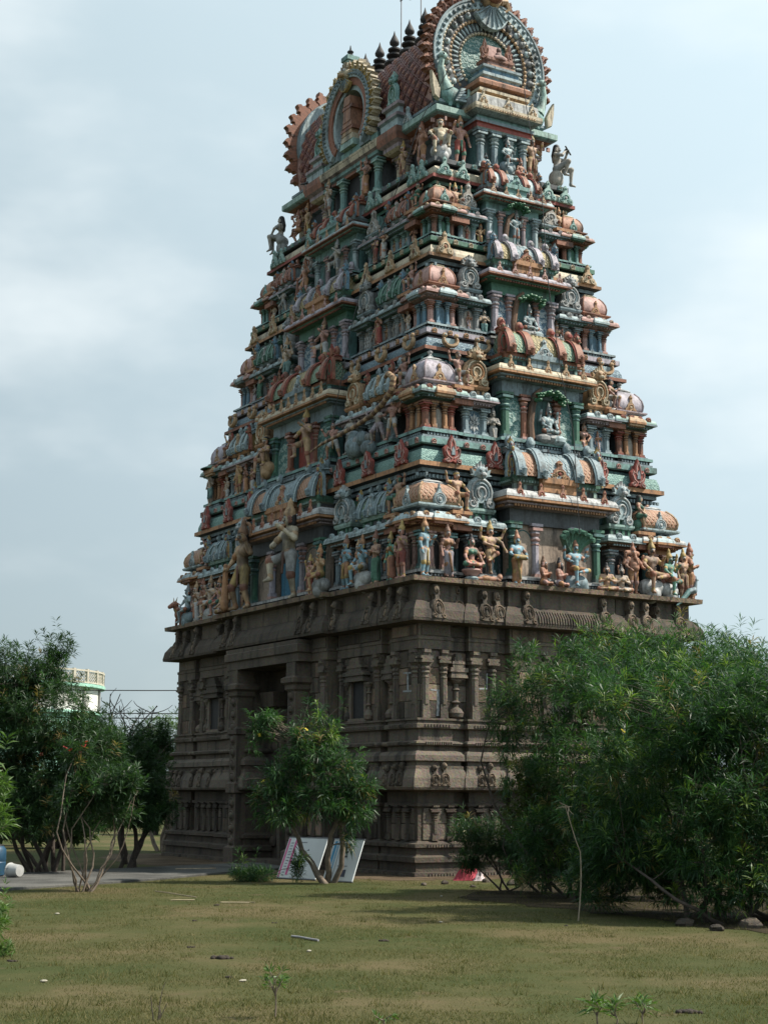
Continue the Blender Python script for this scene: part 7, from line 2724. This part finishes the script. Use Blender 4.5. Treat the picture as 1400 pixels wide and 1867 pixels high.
# left of the tower
tree('oleander_tree', (-6.8, 33.0, 0), [(-6.9, 32.6, 3.1, 1.1, 1.2, 1.0), (-7.7, 32.8, 4.0, .8, .9, .7), (-6.0, 32.6, 2.5, .9, 1.0, .8), (-7.9, 32.8, 2.7, 1.1, 1.0, 1.1), (-6.9, 32.8, 4.0, .5, .6, .5), (-6.6, 32.4, 1.6, 1.3, .9, .6), (-7.8, 32.4, 1.5, 1.0, .9, .6), (-5.9, 32.2, 1.3, .7, .6, .4), (-7.0, 32.0, 1.0, .9, .5, .3)]
     + scatter_blobs(3, 14, (-8.2, 32.2, 2.5), (-6.6, 33.2, 4.6), .22, .42) + scatter_blobs(6, 12, (-8.2, 32.2, .9), (-5.4, 33.0, 2.6), .25, .45),
     'tall dark oleander clump left of the tower, hiding the round tank', 'tree', 'leaf_oleander', ntips=3100, per=24, length=.16, width=.018, stems=12, r0=.045, barkm='bark_dark', seed=31, twigs=320, flowers=('petal_red', 5, .035, 2.2), group=GT, fan=.28)
tree('oleander_tree', (-5.5, 35.2, 0), [(-5.8, 34.8, 2.2, .8, .9, .7), (-5.1, 35.0, 2.0, .5, .8, .7), (-6.2, 34.6, 2.6, .7, .8, .6), (-5.0, 35.2, 1.3, .6, .7, .5), (-5.9, 34.8, 1.3, .9, .8, .5)] + scatter_blobs(4, 12, (-6.5, 34.4, 1.0), (-4.6, 35.4, 3.2), .2, .36),
     'dark leafy tree with a leaning trunk beside the far end of the stone base', 'tree', 'leaf_oleander', 1900, 22, .15, .018, 4, .06, 'bark_dark', 32, twigs=200, group=GT)
tree('flowering_oleander', (-4.89, 27.1, 0), [(-5.15, 27.0, 2.25, .30, .35, .36), (-4.75, 27.0, 1.75, .45, .45, .36), (-5.15, 26.9, 1.55, .36, .40, .26), (-4.3, 27.0, 1.80, .34, .40, .32), (-4.55, 27.2, 1.35, .5, .4, .25)],
     'slender oleander with red flowers and bare fanned stems beside the path', 'shrub', 'leaf_oleander', 330, 20, .16, .021, 11, .018, 'bark', 33, twigs=70, flowers=('petal_red', 8, .036, 2.1), group=GT, fan=.14, zmin=.9)
tree('oleander_shrub', (-5.3, 20.0, 0), [(-4.95, 20.0, 1.75, .38, .4, .26), (-4.95, 20.0, 1.25, .40, .4, .22)], 'sunlit oleander twigs reaching in at the left edge', 'shrub', 'leaf_bright', 120, 20, .15, .020, 5, .02, 'bark_pale', 34, twigs=30, flowers=('petal_red', 3, .035, 1.7), group=GT, zmin=.8)
tree('oleander_shrub', (-4.25, 16.5, 0), [(-4.0, 16.5, .36, .26, .3, .20), (-3.78, 16.4, .10, .13, .15, .07)], 'low bright shrub at the left edge of the lawn', 'shrub', 'leaf_bright', 150, 18, .09, .013, 5, .012, 'bark', 35, twigs=40, group=GT, zmin=.02)
tree('feathery_tree', (-6.2, 46, 0), [(-6.1, 46, 3.1, 1.0, 1.0, .8), (-5.2, 46, 3.3, .8, .9, .7), (-6.9, 46, 2.6, 1.0, 1.0, .7)], 'pale feathery tree far behind, beside the left wall of the tower', 'tree', 'leaf_bright', 800, 20, .18, .018, 5, .06, 'bark', 36, twigs=160)
# bare tree
rngb = np.random.default_rng(5)
o = put('bare_tree', None, None, (-5.9, 37.5, 0))
tag(o, 'leafless dark branches against the sky between the tank and the tower', 'tree')
s_ = MB()
main = limb(s_, (0, 0, -.05), (-.1, 0, 2.6), .07, .04, rngb, 'bark_dark', .1, 8, 7)
put('trunk', s_.mesh('trunk', 60), o)
for i in range(9):
    s_ = MB()
    p = main[4 + i % 5]
    a = rngb.random() * 6.28
    q = Vector((p[0] + .9 * math.cos(a), p[1] + .4 * math.sin(a), 3.3 + rngb.random() * .7))
    pts = limb(s_, p, q, .03, .010, rngb, 'bark_dark', .3, 7, 5)
    for k in (3, 4, 5, 6):
        e = Vector(pts[k]) + Vector((rngb.normal(0, .35), rngb.normal(0, .2), .15 + rngb.random() * .35))
        limb(s_, pts[k], e, .012, .005, rngb, 'bark_dark', .3, 4, 4)
    put('branch', s_.mesh('branch', 60), o)
# background trees along the horizon
GB = 'far trees along the horizon'
far = [(-24, 70, 3.4), (-21, 62, 2.6), (-9.0, 64, 2.4), (-12.5, 58, 2.6), (-16, 60, 2.9), (14, 60, 4.0), (19, 55, 4.5), (9, 70, 4.2), (25, 62, 4.6), (-6.3, 72, 2.2)]
far += [(-18.5, 50, 1.9), (-15, 49, 1.7), (-12.2, 50, 2.0), (-9.6, 48, 1.6)]
FL = ['dark far tree at the left horizon behind the tank', 'low far tree beneath the round tank, leftmost', 'low far tree left of the tower foot, nearest the tower but one', 'bushy far tree below the right edge of the tank', 'bushy far tree below the middle of the tank',
      'far tree behind the right oleanders, nearest the tower but one', 'far tree behind the right oleanders, tallest', 'far tree hidden behind the right flank of the tower', 'far tree at the right edge of the horizon', 'smallest far tree showing just left of the tower foot',
      'low bush behind the left oleanders, leftmost of four', 'low bush behind the left oleanders, second from the left', 'low bush behind the left oleanders, tallest of four', 'low bush behind the left oleanders, nearest the tower']
for i, (x, y, h) in enumerate(far):
    tree('far_tree', (x, y, 0), [(x, y, h * .62, h * .55, h * .5, h * .36), (x - h * .4, y, h * .45, h * .4, h * .4, h * .3), (x + h * .4, y, h * .45, h * .4, h * .4, h * .32)], FL[i], 'tree', 'leaf_far', 420, 14, .30, .10, 4, .08, 'bark_dark', 50 + i, shoot=.5, twigs=40, group=GB, hollow=.3, zmin=.05)


# ------------------------------------------------------------------ seedlings and dry stems on the lawn
def seedling(base, h, n, label, seed, leafm='leaf_bright', ll=.075, lw=.013, spread_=.10):
    rng = np.random.default_rng(seed)
    o = put('seedling', None, None, base)
    tag(o, label, 'plant', 'seedlings on the lawn')
    s_ = MB()
    limb(s_, (0, 0, -.02), (0, 0, h * .6), .007, .005, rng, 'bark', .1, 5, 5)
    tips, ds = [], []
    for i in range(n):
        a = 2 * math.pi * i / n + rng.normal(0, .3)
        t = (spread_ * math.cos(a) * rng.uniform(.4, 1), spread_ * math.sin(a) * rng.uniform(.4, 1), h * rng.uniform(.72, 1.0))
        limb(s_, (0, 0, h * .45), t, .005, .003, rng, 'bark', .2, 4, 4)
        tips.append(t)
        v = Vector((t[0], t[1], h * .5)).normalized()
        ds.append(tuple(v))
    put('stem', s_.mesh('stem', 60), o)
    V = shoots(np.array(tips), np.array(ds), 16, ll, lw, rng, .08, .15, .8)
    put('leaf_tuft', np_mesh('leaf_tuft', V, np.arange(len(V)).reshape(-1, 4), [leafm]), o)


seedling((-.77, 12.0, 0), .36, 7, 'small leafy seedling standing on the lawn near the bottom middle', 1)
seedling((1.50, 11.55, 0), .20, 3, 'left of three bright sprouts at the bottom edge', 2, ll=.12, lw=.018, spread_=.05)
seedling((1.63, 11.6, 0), .19, 2, 'middle of three bright sprouts at the bottom edge', 3, ll=.11, lw=.018, spread_=.03)
seedling((1.85, 11.75, 0), .18, 4, 'right of three bright sprouts at the bottom edge', 4, ll=.11, lw=.014, spread_=.06)
seedling((.02, 11.6, 0), .10, 2, 'tiny sprout at the bottom edge beside the seedling', 5, ll=.06)
o = put('dry_weed', None, None, (-1.62, 11.9, 0))
tag(o, 'thin dry dark stems rising from the lawn at the bottom left', 'plant')
for i, (dx, dz) in enumerate(((.06, .26), (-.04, .17), (.01, .10), (.08, .12))):
    s_ = MB()
    limb(s_, (dx * .3, 0, -.02), (dx, .02, dz), .005, .002, rngb, 'bark_dark', .2, 5, 4)
    put('stem', s_.mesh('stem', 60), o)
# thin pale stake
o = put('young_stem', None, None, (2.55, 21.36, 0))
tag(o, 'single thin pale stem with a wilted tip standing before the dark bushes', 'plant')
s_ = MB()
s_.tube([(.0 + .05 * math.sin(t * .35), 0, -.03 + 1.52 * t / 10) if t < 7 else (.03 - .045 * (t - 6), 0, -.03 + 1.52 * t / 10) for t in range(11)], [.011 - .0006 * t for t in range(11)], 6, 'bark_pale')
put('stem', s_.mesh('stem', 60), o)
s_ = MB()
for i in range(6):
    limb(s_, (-.10, 0, 1.46), (-.10 + rngb.normal(0, .06), rngb.normal(0, .05), 1.40 + rngb.normal(.08, .08)), .006, .003, rngb, 'bark_pale', .3, 4, 4)
put('tip', s_.mesh('tip', 60), o)

# ------------------------------------------------------------------ round water tank
plain('tank_white', (.62, .62, .58), .8, var=.25, scale=1.2)
plain('tank_green', (.26, .48, .38), .8, var=.25, scale=2)
plain('tank_rail', (.40, .37, .30), .85, var=.2, scale=5)
plain('tank_grey', (.20, .20, .19), .85, var=.2)
tk = put('water_tank', None, None, (-18.2, 78, -.62))
tag(tk, 'round white and green water tank with a pierced balustrade, left background', 'water tank')
b = MB()
b.lathe([(4.35, 0), (4.35, 5.9), (4.5, 5.95), (4.5, 6.05), (4.35, 6.1), (4.35, 7.2)], 64, ['tank_green', 'tank_green', 'tank_green', 'tank_green', 'tank_white'])
put('drum', b.mesh('drum', 30), tk)
b = MB()
b.lathe([(4.3, 7.2), (4.62, 7.22), (4.62, 7.36), (4.3, 7.38)], 64, 'tank_green')
put('ledge', b.mesh('ledge', 30), tk)
post = MB()
post.box((0, 0, .34), (.14, .14, .68), 'tank_rail')
post = post.mesh('post', 0)
pan = MB()
for i in range(4):
    for j in range(3):
        x, z = -.28 + i * .186, .14 + j * .16
        pan.tube([(x + .07 * math.cos(a * math.pi / 4), 0, z + .07 * math.sin(a * math.pi / 4)) for a in range(8)], .022, 4, 'tank_rail', closed=True)
pan.box((0, 0, .60), (.80, .12, .08), 'tank_rail')
pan.box((0, 0, .04), (.80, .10, .06), 'tank_rail')
pan = pan.mesh('balustrade_panel', 0)
pil_t = MB()
pil_t.box((0, 0, .6), (.16, .14, 1.2), 'tank_grey')
pil_t = pil_t.mesh('pilaster', 0)
NP = 30
for i in range(NP):
    a = 2 * math.pi * i / NP
    if math.sin(a) > .35:
        continue
    put('post', post, tk, (4.5 * math.cos(a), 4.5 * math.sin(a), 7.38), a + math.pi / 2)
    a2 = a + math.pi / NP
    put('balustrade_panel', pan, tk, (4.5 * math.cos(a2), 4.5 * math.sin(a2), 7.38), a2 + math.pi / 2)
    if i % 2 == 0:
        put('pilaster', pil_t, tk, (4.38 * math.cos(a), 4.38 * math.sin(a), 6.06), a + math.pi / 2)

# power lines
for z0, z1, lb in ((6.15, 6.75, 'upper sagging power line between the tank and the tower'), (5.35, 5.55, 'middle power line between the tank and the tower'), (5.18, 5.30, 'lowest power line between the tank and the tower')):
    b = MB()
    b.tube([(-40 + 70 * t / 14, 68, z0 + (z1 - z0) * t / 14 - .5 * math.sin(math.pi * t / 14)) for t in range(15)], .022, 5, 'cable_black')
    tag(put('power_line', b.mesh('power_line', 60)), lb, 'cable', 'power lines')
for i, x in enumerate((-40, 30)):
    b = MB()
    b.tube([(0, 0, -.2), (0, 0, 7.4)], [.16, .11], 10, 'concrete')
    o = put('utility_pole', None, None, (x, 68, 0))
    tag(o, ('concrete utility pole beyond the left edge', 'concrete utility pole behind the right trees')[i], 'pole')
    put('post', b.mesh('post', 60), o)
    b = MB()
    b.box((0, 0, 6.2), (.1, 1.4, .1), 'metal')
    put('cross_arm', b.mesh('cross_arm', 0), o)

# ------------------------------------------------------------------ things lying about
plain('board_white', (.55, .57, .58), .35, var=.06, scale=3)
plain('print_pink', (.50, .08, .22), .4)
plain('print_blue', (.05, .26, .45), .4)
plain('print_grey', (.22, .23, .26), .4)
plain('print_dark', (.04, .04, .07), .4)


def leaning_board(w, h, bl, yaw, lean, label, prints):
    """board with its foot at bl, running along yaw, leaning back"""
    o = put('notice_board', None, None, bl)
    o.rotation_euler = (Matrix.Rotation(yaw, 3, 'Z') @ Matrix.Rotation(-lean, 3, 'X')).to_euler()
    tag(o, label, 'board', 'white notice boards leaning on the stone base')
    b = MB()
    b.box((w / 2, .012, h / 2), (w, .024, h), 'board_white')
    put('panel', b.mesh('panel', 0), o)
    b = MB()
    for z, hh in ((.01, .02), (h - .01, .02)):
        b.box((w / 2, .012, z), (w + .02, .034, hh), 'metal')
    put('rim', b.mesh('rim', 0), o)
    for (x0, z0, x1, z1, m) in prints:
        b = MB()
        b.box(((x0 + x1) / 2, -.003, (z0 + z1) / 2), (x1 - x0, .003, z1 - z0), m)
        put('print', b.mesh('print', 0), o)


yawb = TOWER_ROT - math.pi / 2
p1 = [(.02, .03, .06, h_, 'print_pink') for h_ in (.82,)] + [(.20, .08, .25, .80, 'print_pink')] + [(.10, .06 + i * .06, .17, .08 + i * .06, 'print_grey') for i in range(12)] + [(.60, .10 + i * .12, .63, .13 + i * .12, 'print_dark') for i in range(5)] + [(.36, .74, .52, .76, 'print_grey')]
leaning_board(1.02, .86, (-2.04, 31.5, .01), yawb + rad(18), rad(25), 'white notice board with pink bands leaning left of the young tree', p1)
p2 = [(.04, .06, .10, .80, 'print_blue'), (.13, .05, .15, .80, 'print_blue'), (.20, .06, .21, .78, 'print_grey')] + [(.26 + .12 * (i % 2), .48 + .09 * (i // 2), .31 + .12 * (i % 2), .52 + .09 * (i // 2), 'print_dark') for i in range(6)] + [(.36, .10, .50, .24, 'print_dark'), (.26, .06, .34, .08, 'print_grey'), (.26, .30, .50, .32, 'print_grey')]
leaning_board(.72, .86, (-1.12, 30.55, .01), yawb + rad(20), rad(25), 'white notice board with blue bands leaning right of the young tree', p2)

plain('barrel_blue', (.015, .055, .10), .5, var=.2)
plain('plastic_white', (.32, .32, .31), .6, var=.15)
o = put('plastic_barrel', None, None, (-7.42, 31.0, .04))
tag(o, 'blue plastic barrel cut off by the left edge', 'barrel')
b = MB()
b.lathe([(.22, 0), (.25, .03), (.27, .2), (.275, .26), (.262, .28), (.275, .30), (.27, .50), (.22, .57), (.20, .58), (.18, .52)], 20, 'barrel_blue')
put('body', b.mesh('body', 35), o)
b = MB()
b.tube([(.215 * math.cos(a * math.pi / 10), .215 * math.sin(a * math.pi / 10), .58) for a in range(20)], .014, 5, 'cable_black', closed=True)
put('rim', b.mesh('rim', 50), o)
o = put('plastic_bucket', None, None, (-6.87, 30.6, .17))
o.rotation_euler = (rad(90), 0, rad(-125))
o.scale = (.8, .8, .8)
tag(o, 'white plastic bucket tipped on its side beside the barrel', 'bucket')
b = MB()
b.lathe([(.13, -.16), (.135, -.15), (.165, .14), (.18, .15), (.18, .17), (.165, .17), (.155, .14), (.12, -.13)], 18, 'plastic_white')
put('body', b.mesh('body', 35), o)
b = MB()
b.tube([(.18 * math.cos(a * math.pi / 10), .05 + .0 * a, .16 - .14 * math.sin(a * math.pi / 10)) for a in range(11)], .006, 4, 'metal')
put('handle', b.mesh('handle', 50), o)

plain('cloth_red', (.24, .02, .035), .85, var=.35, scale=12)
plain('cloth_pale', (.50, .40, .40), .85, var=.2, scale=12)


def cloth_heap(name, loc, s, mat, label, seed, cat):
    r = np.random.default_rng(seed)
    n = 22
    b = MB()
    H = r.normal(0, 1, (n, n))
    for _ in range(2):
        H = (H + np.roll(H, 1, 0) + np.roll(H, -1, 0) + np.roll(H, 1, 1) + np.roll(H, -1, 1)) / 5
    for i in range(n):
        for j in range(n):
            u, v = i / (n - 1) * 2 - 1, j / (n - 1) * 2 - 1
            q = max(0, 1 - (u * u + v * v) ** .8)
            b.v.append((u * s + H[i, j] * .08 * s, v * s * .8 + H[j, i] * .08 * s, max(.005, q * s * (1.1 + H[i, j] * .9))))
    for i in range(n - 1):
        for j in range(n - 1):
            b.f.append((i * n + j, i * n + n + j, i * n + n + j + 1, i * n + j + 1))
            b.m.append(mat)
    tag(put(name, b.mesh(name, 50), None, loc), label, cat)


cloth_heap('cloth_bundle', (1.62, 31.3, 0), .26, 'cloth_red', 'crumpled red cloth heap at the foot of the stone corner', 3, 'cloth')
cloth_heap('cloth_bundle', (1.86, 31.1, 0), .13, 'cloth_pale', 'small pale cloth beside the red heap', 4, 'cloth')
o = put('wall_lamp', None, None, W2(-2.72, -6.36, .74), TOWER_ROT)
tag(o, 'small pale yellow lamp hanging low on the sunlit stone wall', 'lamp')
plain('lamp_pale', (.60, .55, .32), .5)
b = MB()
b.ball((0, -.06, .06), (.075, .05, .12), 'lamp_pale', 10, 8)
put('shade', b.mesh('shade', 50), o)
b = MB()
b.tube([(0, 0, .20), (0, -.05, .18), (0, -.06, .12)], .010, 5, 'metal')
b.box((0, .03, .20), (.05, .10, .07), 'metal')
put('bracket', b.mesh('bracket', 30), o)

plain('pipe_grey', (.22, .21, .22), .5)
plain('straw', (.24, .20, .12), .8)
plain('dung', (.025, .018, .013), .95, var=.4, scale=30)
plain('scrap', (.26, .24, .19), .9)


def rod(name, p, q, r, mat, label, cat):
    b = MB()
    P_, Q_ = Vector(p), Vector(q)
    b.tube([P_, P_.lerp(Q_, .33) + Vector((0, 0, .004)), P_.lerp(Q_, .66), Q_], r, 8, mat)
    tag(put(name, b.mesh(name, 50)), label, cat)


rod('plastic_pipe', (-1.02, 18.68, .015), (-.70, 18.18, .015), .013, 'pipe_grey', 'short grey pipe lying in the middle of the lawn', 'pipe')
rod('dry_stick', (-3.76, 27.14, .012), (-2.9, 25.6, .012), .007, 'bark_pale', 'long thin stick lying in the shade by the path', 'stick')
rod('bamboo_piece', (-3.2, 24.85, .012), (-2.85, 24.95, .012), .009, 'straw', 'short straw coloured stick on the lawn left of the hose loop', 'stick')
rod('wooden_strip', (-4.3, 34.0, .06), (-3.5, 34.4, .06), .012, 'bark_pale', 'pale wooden strip lying along the far edge of the path', 'stick')
b = MB()
b.tube([(-2.15 + .26 * math.cos(a * math.pi / 12), 24.42 + .10 * math.sin(a * math.pi / 12), .012) for a in range(22)], .008, 6, 'straw')
tag(put('hose_loop', b.mesh('hose_loop', 50)), 'flattened loop of pale hose lying on the lawn', 'hose')


def clod(loc, s, n, label, seed):
    r = random.Random(seed)
    b = MB()
    for i in range(n * 3):
        k = s * r.uniform(.35, .9)
        k *= .45
        b.ball((r.gauss(0, s * .45), r.gauss(0, s * .35), k * .3), (k, k * .9, k * .7), 'dung', 7, 5)
    tag(put('dung_pat', b.mesh('dung_pat', 50), None, loc), label, 'dung', 'dung on the lawn')


for i, (x, y, s, n, lb) in enumerate(((2.31, 12.44, .075, 8, 'dark dung heap at the bottom right of the lawn'), (.02, 18.27, .06, 6, 'dark dung clods right of the grey pipe'), (-1.58, 16.27, .09, 7, 'brown crumbly dung patch left of the middle of the lawn'),
                                      (-3.55, 15.9, .05, 4, 'single dark clod on the left of the lawn'), (-2.42, 23.9, .06, 3, 'dark clod just below the hose loop'), (-2.4, 21.0, .05, 3, 'dark clod in the upper left of the lawn'),
                                      (-1.35, 14.6, .05, 3, 'dark clod below the brown dung patch'), (-2.0, 17.4, .05, 4, 'small clods between the pipe and the left edge'), (2.3, 20.5, .04, 3, 'small clods on the lawn under the bush shade'), (-1.35, 20.7, .04, 3, 'small clod above the grey pipe'))):
    clod((x, y, 0), s, n, lb, i)
r_ = random.Random(8)
for i, (x, y, lb) in enumerate(((-4.35, 22.0, 'white scrap on the far left of the lawn'), (-1.2, 14.3, 'pale dry leaf near the seedling'), (.75, 20.9, 'pale scrap in the middle right of the lawn'), (-.75, 17.0, 'pale dry leaf right of the brown dung patch'), (-2.9, 14.2, 'pale dry leaf at the left foreground'), (.95, 26.2, 'pale stone chip at the edge of the soil'))):
    b = MB()
    b.ball((0, 0, .012), (r_.uniform(.03, .05), r_.uniform(.02, .035), .012), 'scrap', 6, 4)
    tag(put('litter', b.mesh('litter', 30), None, (x, y, 0), r_.random() * 3), lb, 'litter', 'bits of litter on the lawn')
stone_mat('rubble', (.075, .066, .056), 3)
for i, (x, y, s, lb) in enumerate(((4.05, 19.9, .10, 'rough stone under the right bushes, nearest the camera'), (4.55, 20.3, .15, 'pale broken stone at the right edge'), (3.8, 20.6, .12, 'small stone beside the bare stems'), (1.95, 30.6, .10, 'broken brick beside the red cloth'), (1.15, 29.9, .09, 'stone chip in the soil below the lamp'),
                                  (.75, 29.4, .07, 'small stone below the near stone corner'), (-3.6, 34.6, .10, 'stone beside the far edge of the path'), (2.35, 29.6, .12, 'stone in the shade below the small leaved shrub'), (1.6, 28.9, .06, 'pebble on the soil in front of the red cloth'), (3.3, 24.2, .09, 'stone in the shade of the tall oleander'))):
    b = MB()
    rr = random.Random(i + 40)
    b.ball((0, 0, s * .35), (s, s * .75, s * .55), 'rubble', 9, 6)
    b.v = [(v[0] * rr.uniform(.8, 1.2), v[1] * rr.uniform(.8, 1.2), v[2] * rr.uniform(.85, 1.15)) for v in b.v]
    tag(put('loose_stone', b.mesh('loose_stone', 25), None, (x, y, -.01), rr.random() * 6), lb, 'stone', 'loose stones on the ground')
